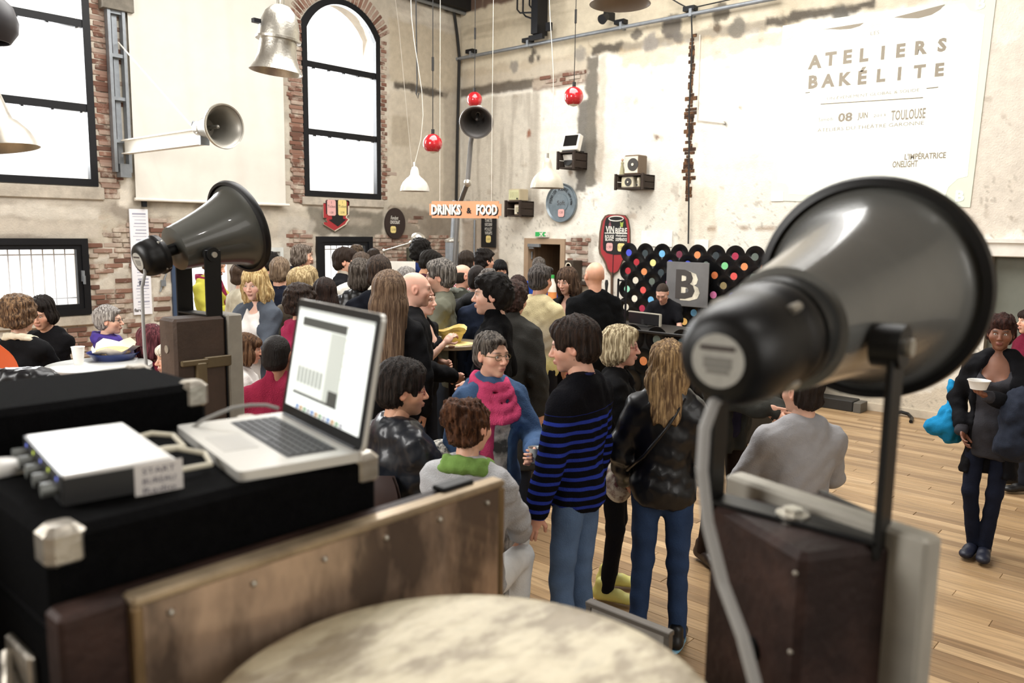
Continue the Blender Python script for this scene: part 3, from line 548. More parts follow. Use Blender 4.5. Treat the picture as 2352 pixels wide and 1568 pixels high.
yoke(hl, np.array([pc[0]-.02, pc[1]-.02, pc[2]-.06]), .125, ZL, np.cross(axl*[1, 1, 0], UP), .080)
p = np.array([xp+.05, yend-.03, za+.20]); bcen = DP(515, 290, proj(p)[2]-.25); bbk = DP(452, 295, proj(p)[2]+.05)
hj, ax3, L3 = horn('aluminium horn loudspeaker mounted on the end of the white swing arm', bcen, bbk, .215, mat('grey_aluminium_horn', '8f8b82', .4, .5, .1), M_ALU, capdisc=False, inner=M_ALU); MB().tube([(xp+.03, yend, za+.08), tuple((bcen+bbk)/2+[0, 0, -.02]), tuple(bcen+ax3*L3*.7)], .014, 8).build('mount', M_ALU, hj)
b4 = DP(1094, 281, 9.6); hk, ax4, L4 = horn('dark grey horn loudspeaker on a bent pole above the drinks sign', b4, DP(1100, 252, 9.95), .19, mat('charcoal_horn', '4a4745', .5, .2, .1), M_WHT, capdisc=False, inner=mat('charcoal_rim', '5a5652', .5))
pts = [DP(1084, 312, 9.85), DP(1081, 330, 9.85), DP(1074, 420, 9.9), DP(1052, 478, 10.3)]; g = pts[-1].copy(); MB().tube(pts+[(g[0]-.1, g[1]+.1, 0.0)], .03, 10).build('pole', mat('grey_pole', '6f6d6a', .5, .4), hk); MB().sph(pts[2], .05, 12, 8).build('joint', M_ALU, hk)
# ---- pendant lamps
def pendant(label, px, py, d, prof, m, cordm, name='pendant_lamp', tilt=0, cat='lamp', inner=None, up=6.9, group=None, wig=0.0):
    """prof: radius/height pairs from the mouth upwards; (px,py) is the mouth centre"""
    c = DP(px, py, d); o = thing(name, label, cat, c, group); ax = np.array([math.sin(tilt)*.7, -math.sin(tilt)*.7, math.cos(tilt)])
    th = .006; ins = [(max(r-th, .004), h) for r, h in prof[::-1]]
    MB().lathe(prof+[(.002, prof[-1][1]+.002)]+[(.002, prof[-1][1]-.004)]+ins+[prof[0]], c, ax, 40, caps=False).build('shade', m, o, True, 45)
    top = c+ax*prof[-1][1]; MB().cyl(top-ax*.01, top+ax*.05, .018, n=10).build('cap', M_ALU, o); MB().sph(c+ax*prof[-1][1]*.5, (.03, .03, .045), 12, 8).build('bulb', M_BULB, o, True)
    k = 14; pts = [top+ax*.04]
    for i in range(1, k+1): t = i/k; pts.append(np.array([top[0]+wig*math.sin(t*9)*(1-t)*math.exp(-2*t), top[1]-wig*math.sin(t*9)*(1-t), top[2]+.04+(up-top[2]-.04)*t]))
    MB().tube(pts, .0042, 6).build('cord', cordm, o); return o
DOME = lambda R, Hh: [(R, 0), (R*.99, Hh*.06), (R*.93, Hh*.2), (R*.80, Hh*.36), (R*.62, Hh*.47), (R*.58, Hh*.5), (R*.40, Hh*.58), (R*.30, Hh*.66), (R*.27, Hh*.82), (R*.2, Hh*.94), (R*.08, Hh)]
pendant('white enamel dome lamp on a wavy white cord near the corner window', 953, 439, 9.9, DOME(.18, .30), M_ENA, M_WCORD, wig=.10)
pendant('cream enamel dome lamp hanging before the round tray sign', 1256, 432, 8.7, DOME(.182, .32), mat('cream_enamel', 'b5ad9c', .4, 0, .12, 9, bump=.08, coat=.3), M_WCORD, wig=.05)
BELL = [(0.205, 0.0), (0.2, 0.0103), (0.168, 0.0602), (0.15, 0.1204), (0.142, 0.1806), (0.14, 0.2322), (0.172, 0.2365), (0.175, 0.2537), (0.158, 0.258), (0.155, 0.3096), (0.143, 0.3784), (0.115, 0.4472), (0.07, 0.4945), (0.03, 0.5074)]
o = pendant('tall aluminium bell lamp with a ringed dome hanging before the canvas blind', 634, 166, 6.3, BELL, M_ALU, M_CRD, tilt=.10); c = DP(634, 166, 6.3)
MB().bb(c+[-.19, -.02, .34], c+[-.13, .02, .37]).build('latch', M_BLK, o); MB().tube([c+[0.01, -.03, .49], c+[0.01, -.03, .57], c+[.035, -.035, .60], c+[.06, -.04, .57], c+[.06, -.04, .49]], .008, 6).build('hanging_loop', M_ALU, o)
pendant('large spun metal lamp with pinkish inside hanging before the left arched window', -16, 342, 4.6, [(.24, 0), (.235, .015), (.20, .09), (.15, .15), (.125, .165), (.12, .18), (.10, .26), (.075, .36), (.06, .42), (.03, .45)], mat('mottled_aluminium', 'b9b3a8', .35, .6, .3, 7), M_CRD, tilt=-.12)
pendant('dark round lamp high before the left arched window', -30, 96, 3.9, [(.10, 0), (.135, .05), (.14, .10), (.12, .17), (.07, .22), (.03, .24)], mat('dark_lamp_paint', '3c3a3e', .5), M_CRD)
o = pendant('wide grey reflector lamp hanging high above the crowd', 1424, 10, 6.2, [(.235, 0), (.23, .012), (.20, .05), (.13, .10), (.08, .14), (.07, .2), (.03, .22)], mat('grey_enamel', '8c8278', .45, .1, .1), M_CRD)
def globe(label, px, py, d, r):
    c = DP(px, py, d); o = thing('globe_lamp', label, 'lamp', c, 'red globe lamps'); pr = [(r*math.sin(a), -r*math.cos(a)) for a in np.linspace(.62, PI-.02, 24)]
    MB().lathe(pr+[(.002, r)], c, UP, 36, caps=False).build('shade', M_RED, o, True, 0); MB().lathe([(.003, -r*1.0)]+[(r*.93*math.sin(a), -r*.97*math.cos(a)) for a in np.linspace(.1, 1.0, 8)], c, UP, 30, caps=False).build('diffuser', M_BULB, o, True, 0)
    MB().cyl(c+[0, 0, r], c+[0, 0, r+.05], .02, n=10).build('cap', M_CRD, o); MB().cyl(c+[0, 0, r+.03], (c[0], c[1], 6.9), .005, n=6).cyl(c+[0, 0, r+.7], c+[0, 0, r+.85], .014, n=6).build('cord', M_CRD, o)
globe('red globe lamp hanging lowest, beside the white dome lamp', 994, 330, 9.3, .112); globe('red globe lamp right above the dark horn loudspeaker', 1090, 229, 11.2, .108); globe('red globe lamp hanging above the grey damp band of plaster', 1318, 222, 9.3, .112)
# plain cords and cables that hang or run on the walls
for lab, pts, r in (('thin white cord hanging down past the corner window', [LW(906, -70, .2), LW(908, 0, .2), LW(916, 60, .2), LW(942, 340, .2), LW(948, 400, .2)], .004), ('black cable hanging with a hook by the corner window', [DP(955, -30, 9.9), DP(957, 120, 9.9), DP(958, 190, 9.9), DP(956, 215, 9.9), DP(960, 226, 9.9), DP(962, 214, 9.9)], .008), ('thick black cable running down the wall corner', [LW(1038, -40, .06), LW(1042, 20, .06), LW(1050, 80, .06), LW(1055, 130, .06), LW(1051, 300, .06), LW(1048, 470, .06), LW(1046, 620, .06)], .026),
    ('black power cable hanging down over the rusted channel', [RW(1588, 30, .10), RW(1590, 100, .12), RW(1583, 250, .1), RW(1582, 480, .08), RW(1581, 560, .06)], .011), ('black cable slung across the top of the right wall', [RW(1530, -10, .1), RW(1560, 8, .1), RW(1587, 22, .1), RW(1600, 16, .1), RW(1690, -4, .1)], .009), ('thin grey conduit with an elbow running down the white wall', [RW(1608, 80, .02), RW(1605, 180, .02), RW(1601, 276, .02), RW(1630, 279, .02), RW(1665, 283, .02)], .008)):
    tag(MB().tube(pts, r, 8).build('cable', M_CRD if 'white' not in lab.split('wall')[0] and 'grey' not in lab else M_WCORD), lab, 'cable')
o = thing('wall_pipe', 'long grey conduit pipe with clamps high on the right wall', 'pipe', RW(1400, 70, .09)); a = RW(1043, 137, .09); b = RW(1790, -6, .09); MB().cyl(a, b, .028, n=12).build('tube', M_GRY, o, True)
for x, y in ((1085, 126), (1216, 101), (1430, 60), (1590, 30)): p = RW(x, y, .06); MB().bb(p+[-.06, -.02, -.05], p+[.06, .02, .05]).build('clamp', M_GRY, o); MB().bb(p+[-.05, -.05, .03], p+[.06, .12, .09]).build('bracket', M_BLK, o)
tag(MB().cyl(LW(940, -8, .1), LW(1075, 33, .1), .035, n=12).build('wall_pipe', M_GRY), 'short grey pipe under the dark roof edge in the corner', 'pipe')
tag(MB().bb((LW(870, 0, .05)[0], YL-.25, 5.78), (XR, YL, 6.2)).bb((LW(700, 0, .05)[0], YL-.12, 6.2), (XR, YL, 6.5)).build('roof_beam', mat('black_timber', '14110e', .9)), 'black timber roof beam in the top corner', 'beam')
# black hoist rail on the right wall
o = thing('hoist_rail', 'black steel hoist column with bent rods hanging on the right wall', 'hoist', RW(1238, 84, .1)); a = RW(1221, 82, .28); b = RW(1255, 86, .1)
MB().bb((XR-.30, b[1]+.02, a[2]+.02), (XR-.06, a[1], 6.9)).build('column', M_BLK, o); MB().bb((XR-.24, a[1]-.18, a[2]-.05), (XR-.18, a[1]+.1, a[2]+.02)).build('bottom_bracket', M_BLK, o)
for i, (x, y) in enumerate(((1188, 22), (1201, 30), (1216, 12))): p = RW(x, y, .25); MB().tube([(p[0], p[1], 6.9), p, p+[0, -.06, -.06], (p[0], a[1]-.02, p[2]-.10-.03*i)], .014, 8).build('bent_rod', M_BLK, o)
p = RW(1258, 62, .18); MB().bb(p+[-.03, -.07, -.06], p+[.03, .02, .06]).build('lug', M_BLK, o)
p = RW(1388, 42, .25); o = thing('wall_spotlight', 'small black spotlight under the pipe high on the right wall', 'spotlight', p); MB().cyl(p+[-.06, 0, -.03], p+[.05, 0, .04], .07, .05, n=16).build('housing', M_BLK, o); MB().bb(p+[-.01, -.01, 0], p+[.25, .01, .12]).build('arm', M_BLK, o)
# ---- poster
o = thing('wall_poster', 'tall narrow white poster of drawings pinned beside the lower left window', 'poster', LW(330, 720, .02)); x0, x1, z0, z1 = pL(300, 480, 337, 722); x1 = LW(347, 700)[0]; x0 = LW(305, 700)[0]
MB().bb((x0, YL-.03, z0), (x1, YL-.01, z1)).build('sheet', mat('poster_paper', 'e9e9ee', .8, 0, .03), o); M_PRN = mat('blue_grey_print', 'a3a4b4', .8)
for i in range(30):
    z = z1-.05-i*(z1-z0-.1)/30; wd = random.uniform(.15, .38); xx = x0+.03+random.uniform(0, .04); MB().bb((xx, YL-.0315, z-random.choice((.006, .012, .02))), (min(xx+wd*.8, x1-.03), YL-.03, z)).build('print_line', M_PRN, o)
for x, z in ((.06, .62), (.24, .6), (.08, .28)): MB().bb((x0+x, YL-.032, z0+z*(z1-z0)), (x0+x+.07, YL-.03, z0+z*(z1-z0)+.06)).build('print_block', mat('dark_print', '4a4a55', .8), o)
text('wall_lettering', 'farce', ((x0+x1)/2-.05, YL-.0315, z0+.06), LX, UP, .045, M_INK, o, bold=.02)
o = thing('wall_clip', 'small grey metal bar clipped slantwise on the bricks beside the poster', 'clip', LW(374, 650, .02)); MB().cyl(LW(368, 670, .02), LW(382, 628, .02), .012, n=8).build('rod', M_GRY, o); MB().box(LW(375, 650, .03), (.06, .03, .08)).build('body', M_GRY, o)
o = thing('framed_panel', 'pale framed grey panel on the wall left of the lower centre window', 'panel', LW(622, 690, .03)); x0, x1, z0, z1 = pL(599, 568, 648, 690)
MB().bb((x0, YL-.05, z0), (x0+.05, YL-.01, z1)).bb((x1-.05, YL-.05, z0), (x1, YL-.01, z1)).bb((x0+.05, YL-.05, z1-.06), (x1-.05, YL-.01, z1)).bb((x0+.05, YL-.05, z0), (x1-.05, YL-.01, z0+.05)).build('frame', mat('pale_frame', 'c9ccc8', .5), o); MB().bb((x0+.05, YL-.03, z0+.05), (x1-.05, YL-.01, z1-.06)).build('backing', mat('grey_backing', '8f8c85', .4, 0, .3), o)
# ---- signs
def poly_sign(name, pts, wall, off, t, m, parent):
    W = LW if wall == 'L' else RW
    P = [W(x, y, off) for x, y in pts]; k = len(P); n = np.array([0, -t, 0]) if wall == 'L' else np.array([-t, 0, 0]); Q = [p+n for p in P]
    return mesh_obj(name, P+Q, [tuple(range(k)), tuple(range(2*k-1, k-1, -1))]+[(i, i+k, (i+1) % k+k, (i+1) % k) for i in range(k)], m, parent)
def ticket(px, py, wd, hh, wall, off, m, parent, lines):
    W = LW if wall == 'L' else RW; c = W(px, py, off); X = LX if wall == 'L' else RX; n = np.array([0, -1, 0]) if wall == 'L' else np.array([-1, 0, 0]); b = .02
    poly = [(-wd/2+b, -hh/2), (wd/2-b, -hh/2), (wd/2, -hh/2+b), (wd/2, hh/2-b), (wd/2-b, hh/2), (-wd/2+b, hh/2), (-wd/2, hh/2-b), (-wd/2, -hh/2+b)]
    MB().prism(poly, c, X, UP, .006).build('price_card', m, parent)
    for s, dz, sz in lines: text('lettering', s, c+UP*dz+n*.006, X, UP, sz, M_INK, parent, depth=.001)
o = thing('arrow_sign', 'red and black arrow sign with pink and yellow tickets above the window', 'sign', LW(770, 530, .03))
ARR = [(741, 466), (747, 466), (747, 459), (798, 460), (801, 463), (800, 493), (796, 495), (795, 500), (801, 504), (795, 512), (794, 515), (768, 531), (743, 516), (742, 511), (752, 511), (748, 505), (750, 501), (742, 500)]
poly_sign('board', ARR, 'L', .015, .02, M_CREAM, o); ins = [(769+(x-769)*.95, 494+(y-494)*.955) for x, y in ARR]; poly_sign('red_face', ins, 'L', .035, .004, M_SIGNR, o)
poly_sign('black_arrow', [(748, 461), (797, 461), (799, 492), (788, 493), (788, 502), (795, 504), (776, 520), (755, 505), (763, 503), (762, 493), (749, 491)], 'L', .039, .004, M_CHK, o)
ticket(761, 477, .155, .235, 'L', .043, M_PINK, o, (('1', .08, .035), ('Ticket', .02, .04), ('1.50', -.07, .03))); ticket(786, 477, .155, .235, 'L', .043, M_YEL, o, (('1', .08, .035), ('Ticket', .02, .04), ('2.50', -.07, .03)))
o = thing('oval_sign', 'dark brown oval sign reading fondant chocolat on the brick wall', 'sign', LW(906, 543, .03)); c = LW(906, 513, .015)
MB().prism([(.212*math.cos(a), .25*math.sin(a)) for a in np.linspace(0, 2*PI, 40, endpoint=False)], c, LX, UP, .025).build('board', mat('dark_brown_board', '2a1d19', .6, 0, .12), o); cf = c+[0, -.026, 0]
text('lettering', 'Fondant', cf+[-.02, 0, .09], LX, UP, .06, M_CHALK, o, width=.16, shear=.3); text('lettering', 'CHOCOLAT', cf+[-.01, 0, .02], LX, UP, .055, M_CHALK, o, width=.2, bold=.02); ticket(903, 527, .11, .11, 'L', .041, M_YEL, o, (('2.50', 0, .035),))
o = thing('hanging_sign', 'orange hanging board reading drinks and food in white letters', 'sign', DP(1070, 505, 10.4))
a = DP(988, 463, 9.4); b = DP(988, 499, 9.4); c_ = DP(1152, 463, 9.1); X = (c_-a); Wd = np.linalg.norm(X[:2]); X = np.array([X[0], X[1], 0])/Wd; hh = a[2]-b[2]+.012; c0 = np.array([(a[0]+c_[0])/2, (a[1]+c_[1])/2, (a[2]+b[2])/2+.0])
N = np.cross(X, UP); k = .03; w2_, h2_ = Wd/2, hh/2
MB().prism([(-w2_+k, -h2_), (w2_-k, -h2_), (w2_-k, -h2_+k), (w2_, -h2_+k), (w2_, h2_-k), (w2_-k, h2_-k), (w2_-k, h2_), (-w2_+k, h2_), (-w2_+k, h2_-k), (-w2_, h2_-k), (-w2_, -h2_+k), (-w2_+k, -h2_+k)], c0, X, UP, .02).build('board', mat('orange_board', 'd99a72', .65, 0, .06), o)
for dz, dx, mm, dd in ((-.010, .014, M_CHK, .022), (0, 0, M_CHALK, .026)):
    text('lettering', 'DRINKS', c0-X*Wd*.26+X*dx+UP*(dz), X, UP, hh*.62, mm, o, width=Wd*.42, bold=.05, depth=dd); text('lettering', 'FOOD', c0+X*Wd*.31+X*dx+UP*(dz), X, UP, hh*.62, mm, o, width=Wd*.29, bold=.05, depth=dd)
text('lettering', '&', c0+X*Wd*.065-UP*.01, X, UP, hh*.34, M_CHK, o, bold=.04, depth=.024)
for s, zz in ((-.36, 6.9), (.36, 6.9)): MB().cyl(c0+X*Wd*s+UP*h2_, (c0+X*Wd*s)[:2].tolist()+[zz], .003, n=5).build('wire', M_WCORD, o)
o = thing('menu_board', 'narrow black chalk menu board on the bricks under the hanging sign', 'sign', RW(1124, 568, .02)); y0, y1, z0, z1 = pR(1108, 490, 1141, 568); MB().bb((XR-.035, y0, z0), (XR-.01, y1, z1), .004).build('board', M_CHK, o); cy = (y0+y1)/2
for s, px_, py_, sz in (('TARTE', 1122, 506, .055), ('citron', 1122, 513, .03), ('SALADE', 1122, 517, .03), ('POULET', 1122, 526, .055), ('WRAPS', 1122, 535, .055)): text('lettering', s, RW(px_, py_, .036), RX, UP, sz, M_CHALK, o, width=.17)
ticket(1122, 549, .11, .12, 'R', .036, M_YEL, o, (('2.50', 0, .03),))
o = thing('tray_sign', 'round grey blue metal tray sign with a pink price card above the door', 'sign', RW(1291, 508, .03)); c = RW(1291, 466, .02)
MB().lathe([(.30, 0), (.305, .03), (.295, .045), (.27, .02), (.14, .018), (.135, .026), (.10, .026), (.001, .026)], c, (-1, 0, 0), 48).build('tray', mat('blue_grey_enamel', '6e7b83', .35, .2, .2, 10, coat=.3), o, True, 35)
def ring_text(s, r, a0, a1, size, m):
    for ch, a in zip(s, np.linspace(a0, a1, len(s))):
        if ch != ' ': d = RX*math.cos(a)+UP*math.sin(a); text('lettering', ch, c+[-.022, 0, 0]+d*r, RX*math.sin(a)-UP*math.cos(a), d, size, m, o, depth=.001)
ring_text('PERRIER FOURRE', .215, PI*.98, PI*.32, .055, M_CHK); ring_text('sirop orgeat', .20, PI*.25, -PI*.05, .035, M_CHK); text('lettering', 'Soft', c+[-.027, 0, 0], RX, UP, .07, M_INK, o, depth=.001); ticket(1289, 489, .12, .12, 'R', .048, M_PINK, o, (('1.50', .01, .035),))
o = thing('exit_sign', 'green and white emergency exit sign box above the door', 'sign', RW(1248, 546, .05)); y0, y1, z0, z1 = pR(1236, 531, 1263, 545); MB().bb((XR-.07, y0, z0), (XR-.01, y1, z1), .005).build('housing', M_WHT, o)
MB().bb((XR-.073, y0+.03, z0+.015), (XR-.07, y1-.0, z1-.012)).build('green_panel', mat('exit_green', '2f9e52', .5, emit=.25), o); yc = (y0+y1)/2; zc = (z0+z1)/2
MB().prism([(-.02, -.04), (.0, -.01), (.03, -.04), (.045, -.035), (.02, .0), (.04, .025), (.03, .035), (.0, .02), (-.03, .03), (-.035, .02), (-.01, .0), (-.04, -.03)], (XR-.0735, yc, zc), RX, UP, .001).build('running_figure', M_CHALK, o); MB().prism([(.07, -.015), (.11, -.015), (.11, -.03), (.14, 0), (.11, .03), (.11, .015), (.07, .015)], (XR-.0735, yc, zc), RX, UP, .001).build('arrow', M_CHALK, o)
o = thing('paddle_sign', 'red wooden paddle shaped bar menu sign reading vin and biere', 'sign', RW(1408, 715, .03))
PAD = [(1392, 495), (1400, 492), (1420, 492), (1437, 494), (1444, 503), (1448, 525), (1449, 570), (1446, 582), (1438, 592), (1430, 600), (1425, 614), (1420, 624), (1412, 629), (1409, 632), (1408, 724), (1404.5, 724), (1405, 632), (1402, 628), (1396, 620), (1392, 606), (1386, 594), (1379, 583), (1377, 570), (1379, 535), (1384, 507)]
poly_sign('paddle', PAD, 'R', .01, .03, M_WOODB, o); cx, cy = 1412, 545
top = [p for p in PAD if p[1] < 631]; poly_sign('red_face', [(cx+(x-cx)*.93, cy+(y-cy)*.965) for x, y in top], 'R', .04, .004, M_SIGNR, o)
BLK = [(1393, 500), (1400, 497), (1432, 499), (1437, 506), (1441, 530), (1441, 568), (1437, 578), (1428, 584), (1410, 585), (1394, 581), (1386, 573), (1385, 560), (1387, 530), (1390, 508)]; poly_sign('black_panel', BLK, 'R', .044, .004, M_CHK, o)
c = RW(1415, 502, .05); MB().tube([c+RX*.13*math.cos(a)+UP*.035*math.sin(a) for a in np.linspace(0, 2*PI, 24, endpoint=False)], .008, 6, True).build('handle_ring', M_CHALK, o)
for s, px_, py_, sz, wd in (('VIN', 1401, 527, .10, .15), ('BIÈRE', 1427, 528, .10, .21), ('ROUGE', 1400, 543, .05, .16), ('BLANC', 1400, 550, .04, .15), ('Heineken', 1427, 541, .03, .19), ('DESPÉRADOS', 1427, 549, .06, .2)): text('lettering', s, RW(px_, py_, .049), RX, UP, sz, M_CHALK, o, width=wd, bold=.02)
for a, b, y in ((1389, 1412, 535), (1416, 1441, 536)): p = RW(a, y, .049); q = RW(b, y, .049); MB().bb((p[0]-.002, q[1], p[2]-.006), (p[0], p[1], p[2]+.006)).build('underline', M_CHALK, o)
p = RW(1401, 514, .049); MB().prism([(-.02, -.05), (.02, -.05), (.02, .0), (.006, .02), (.006, .05), (-.006, .05), (-.006, .02), (-.02, 0)], p, RX, UP, .001).build('bottle_mark', mat('wine_mark', '7c4a52', .7), o); p = RW(1428, 515, .049); MB().prism([(-.02, -.04), (.02, -.04), (.03, .04), (.0, .02), (-.03, .04)], p, RX, UP, .001).build('glass_mark', mat('beer_mark', '9db04a', .7), o)
ticket(1400, 567, .115, .12, 'R', .049, M_PINK, o, (('1.50', 0, .04),)); ticket(1427, 568, .125, .12, 'R', .049, M_YEL, o, (('1.50', 0, .04),)); p = RW(1408, 606, .0445); MB().bb((p[0]-.003, p[1]-.006, p[2]-.2), (p[0], p[1]+.006, p[2]+.14)).build('seam', M_CHK, o)
# ---- crates on the right wall with old radios
def crate(label, fx0, fx1, fy0, fy1, dep):
    a = onp(fx0, (fy0+fy1)/2, 0, XR-dep); b = onp(fx1, (fy0+fy1)/2, 0, XR-dep); zt = onp((fx0+fx1)/2, fy0, 0, XR-dep)[2]; zb = onp((fx0+fx1)/2, fy1, 0, XR-dep)[2]; y1, y0 = a[1], b[1]; t = .022
    o = thing('wall_crate', label, 'crate', (XR-dep/2, (y0+y1)/2, zb))
    for i in range(2):
        f = (zt-zb)/2
        for y in (y0, y1-t): MB().bb((XR-dep, y, zb+i*f+.004), (XR-.005, y+t, zb+(i+1)*f-.004), .003).build('slat', M_CRATE, o)
    for x in np.linspace(XR-dep, XR-.12, 3):
        MB().bb((x, y0, zt-t), (x+dep/3-.012, y1, zt), .003).build('slat', M_CRATE, o); MB().bb((x, y0, zb), (x+dep/3-.012, y1, zb+t), .003).build('slat', M_CRATE, o)
    MB().bb((XR-.02, y0, zb), (XR-.005, y1, zt)).build('back_board', M_CRATE, o)
    for y in (y0-.03, y1): MB().bb((XR-dep-.015, y, zb-.01), (XR-dep+.02, y+.03, zt+.01)).build('batten', M_CRATE, o)
    return o, y0, y1, zb, zt, XR-dep
def radio(label, x, y0, y1, z0, z1, dep, body, face, kind):
    o = thing('radio', label, 'radio', (x+dep/2, (y0+y1)/2, z0)); MB().bb((x, y0, z0), (x+dep, y1, z1), .012).build('case', body, o, True, 30)
    MB().bb((x-.004, y0+.015, z0+.02), (x, y1-.015, z1-.02)).build('front_panel', face, o); yc = (y0+y1)/2; zc = (z0+z1)/2; rr = min(z1-z0, y1-y0)*.36
    if kind == 'disc': MB().lathe([(rr, 0), (rr, .006), (rr*.25, .008), (rr*.2, .014), (.001, .014)], (x-.004, yc-(y1-y0)*.12, zc), (-1, 0, 0), 28).build('speaker_disc', mat('dark_grille', '3a3632', .7, 0, .2, 90), o); MB().cyl((x-.016, yc-(y1-y0)*.12, zc), (x-.02, yc-(y1-y0)*.12, zc), rr*.22, n=16).build('knob', M_CREAM, o)
    else:
        for i in range(6): y = y0+.03+i*(y1-y0-.06)/6; MB().bb((x-.006, y, z0+.05), (x-.004, y+.004, z1-.05)).build('grille_line', mat('grille_line', '8a8158', .6), o)
        MB().cyl((x-.02, y0+.04, z0+.035), (x-.004, y0+.04, z0+.035), .012, n=12).build('knob', M_CRD, o)
    return o
c1, y0, y1, zb, zt, xf = crate('dark slatted crate left of the round tray sign', 1163, 1193, 461, 497, .36); radio('beige portable radio standing on top of the left crate', xf+.02, y0+.02, y1-.02, zt, zt+.19, .22, mat('beige_bakelite', 'b7a98c', .5), mat('pale_green_dial', 'c8c79c', .5), 'grille'); radio('small rounded clock radio inside the left crate', xf+.05, y0+.03, y0+.16, zb+.022, zb+.2, .12, mat('brown_bakelite', '8c7660', .4), M_CREAM, 'grille')
c2, y0, y1, zb, zt, xf = crate('dark slatted crate with a white turntable, highest on the wall', 1283, 1316, 348, 387, .36)
o = thing('turntable', 'small white record player with black disc inside the highest crate', 'record player', (xf+.1, (y0+y1)/2, zb+.022)); R_ = np.array(Matrix.Rotation(-.35, 3, 'Y')); MB().box((xf+.1, (y0+y1)/2, zb+.12), (.03, .20, .20), R_.T).build('plinth', M_WHT, o); MB().lathe([(.085, 0), (.085, .008), (.001, .009)], (xf+.086, (y0+y1)/2+.01, zb+.125), (-.94, 0, .34), 28).build('disc', M_CRD, o); MB().cyl((xf+.08, y0+.05, zb+.19), (xf+.075, y0+.07, zb+.08), .004, n=6).build('tone_arm', M_ALU, o)
o = thing('portable_television', 'white cased portable set with a tilted black face on the highest crate', 'television', (xf+.15, (y0+y1)/2, zt)); R_ = np.array(Matrix.Rotation(.3, 3, 'Y')); cc_ = np.array([xf+.14, (y0+y1)/2-.01, zt+.135]); MB().box(cc_, (.10, .30, .25), R_.T, .01).build('case', M_WHT, o); MB().box(cc_+R_@np.array([-.052, .0, .02]), (.004, .25, .17), R_.T).build('black_face', mat('black_glass', '0d0d10', .1), o); MB().bb((xf+.05, y0+.02, zt), (xf+.3, y1-.02, zt+.02)).build('base', M_CRD, o)
c3, y0, y1, zb, zt, xf = crate('long black crate holding two radios on the white wall', 1416, 1474, 400, 434, .34); ym = y0+(y1-y0)*.36
radio('cream speaker box with a large dark disc standing on the long black crate', xf+.03, y0+.08, y1-.10, zt, zt+.27, .22, mat('brown_case', '6a5744', .5), M_CREAM, 'disc'); radio('cream radio with a round grille lying inside the long black crate', xf+.04, ym+.02, y1-.05, zb+.022, zb+.18, .16, M_CREAM, mat('cream_dial', 'cfc7a8', .5), 'disc'); radio('small pale transistor radio inside the long black crate', xf+.04, y0+.06, ym-.04, zb+.022, zb+.17, .14, mat('pale_bakelite', 'a59a80', .5), M_CREAM, 'grille')
o = thing('doll_figure', 'small pale figurine standing on the long black crate', 'figurine', (xf+.06, y1-.06, zt)); MB().lathe([(.04, 0), (.03, .08), (.018, .14), (.024, .17), (.012, .19)], (xf+.06, y1-.05, zt), UP, 14).build('dress', mat('greenish_dress', 'a09a78', .8), o, True); MB().sph((xf+.06, y1-.05, zt+.21), .02, 12, 8).build('head', mat('doll_skin', 'c9a58a', .6), o)
o = thing('wall_speaker', 'small brown loudspeaker box with a ringed cone beside the door', 'loudspeaker', RW(1313, 640, .2)); a = onp(1296, 612, 0, XR-.25); b = onp(1316, 612, 0, XR-.25); z1 = onp(1306, 598, 0, XR-.25)[2]; MB().bb((XR-.25, b[1], z1-.32), (XR-.01, a[1], z1), .006).build('cabinet', mat('dark_brown_cabinet', '3d3226', .6, 0, .2), o); MB().lathe([(.055, 0), (.06, .01), (.045, .012), (.04, -.005), (.001, 0)], (XR-.25, (a[1]+b[1])/2, z1-.09), (-1, 0, 0), 24).build('cone_ring', M_CREAM, o); MB().bb((XR-.25, b[1]-.3, z1-.36), (XR, a[1]+.05, z1-.32)).build('shelf', M_CRATE, o)
for lab, x0, y0_, x1, y1_ in (('white paper card stuck to the wall above the record wall', 1596, 550, 1628, 576), ('large pale paper sheet stuck on the wall beside the paddle sign', 1474, 530, 1545, 566), ('bright white sheet on the wall below the projection', 1772, 440, 1800, 462)):
    y0, y1, z0, z1 = pR(x0, y0_, x1, y1_); tag(MB().bb((XR-.014, y0, z0), (XR-.006, y1, z1)).build('paper_sheet', mat('paper_sheet', 'eeeae0', .8)), lab, 'paper')
# ---- projected picture on the right wall: glowing panels stand in for the projector's light
def PJ(x, y): return RW(x, y, .012)
tl, tr, br, bl_ = PJ(1798, 59), PJ(2289, -12), PJ(2228, 476), PJ(1769, 460)
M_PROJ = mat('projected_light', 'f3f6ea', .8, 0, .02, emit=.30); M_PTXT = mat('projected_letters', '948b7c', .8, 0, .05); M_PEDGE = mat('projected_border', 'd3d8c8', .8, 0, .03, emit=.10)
o = thing('projection', 'bright projected event poster with large capital letters on the upper white wall', 'projection', (XR-.01, 3.4, 2.5)); quad = lambda pts, off, nm, m: mesh_obj(nm, [RW(x, y, off) for x, y in pts]+[RW(x, y, off+.003) for x, y in pts], [(0, 1, 2, 3), (7, 6, 5, 4), (0, 4, 5, 1), (1, 5, 6, 2), (2, 6, 7, 3), (3, 7, 4, 0)], m, o)
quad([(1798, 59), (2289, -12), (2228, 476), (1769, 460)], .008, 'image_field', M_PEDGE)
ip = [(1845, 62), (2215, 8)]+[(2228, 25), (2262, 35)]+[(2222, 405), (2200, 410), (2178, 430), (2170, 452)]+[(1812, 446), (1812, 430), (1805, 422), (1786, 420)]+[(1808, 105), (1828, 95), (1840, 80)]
k = len(ip); P = [RW(x, y, .012) for x, y in ip]; mesh_obj('bright_field', P+[p+[-.003, 0, 0] for p in P], [tuple(range(k)), tuple(range(2*k-1, k-1, -1))], M_PROJ, o)
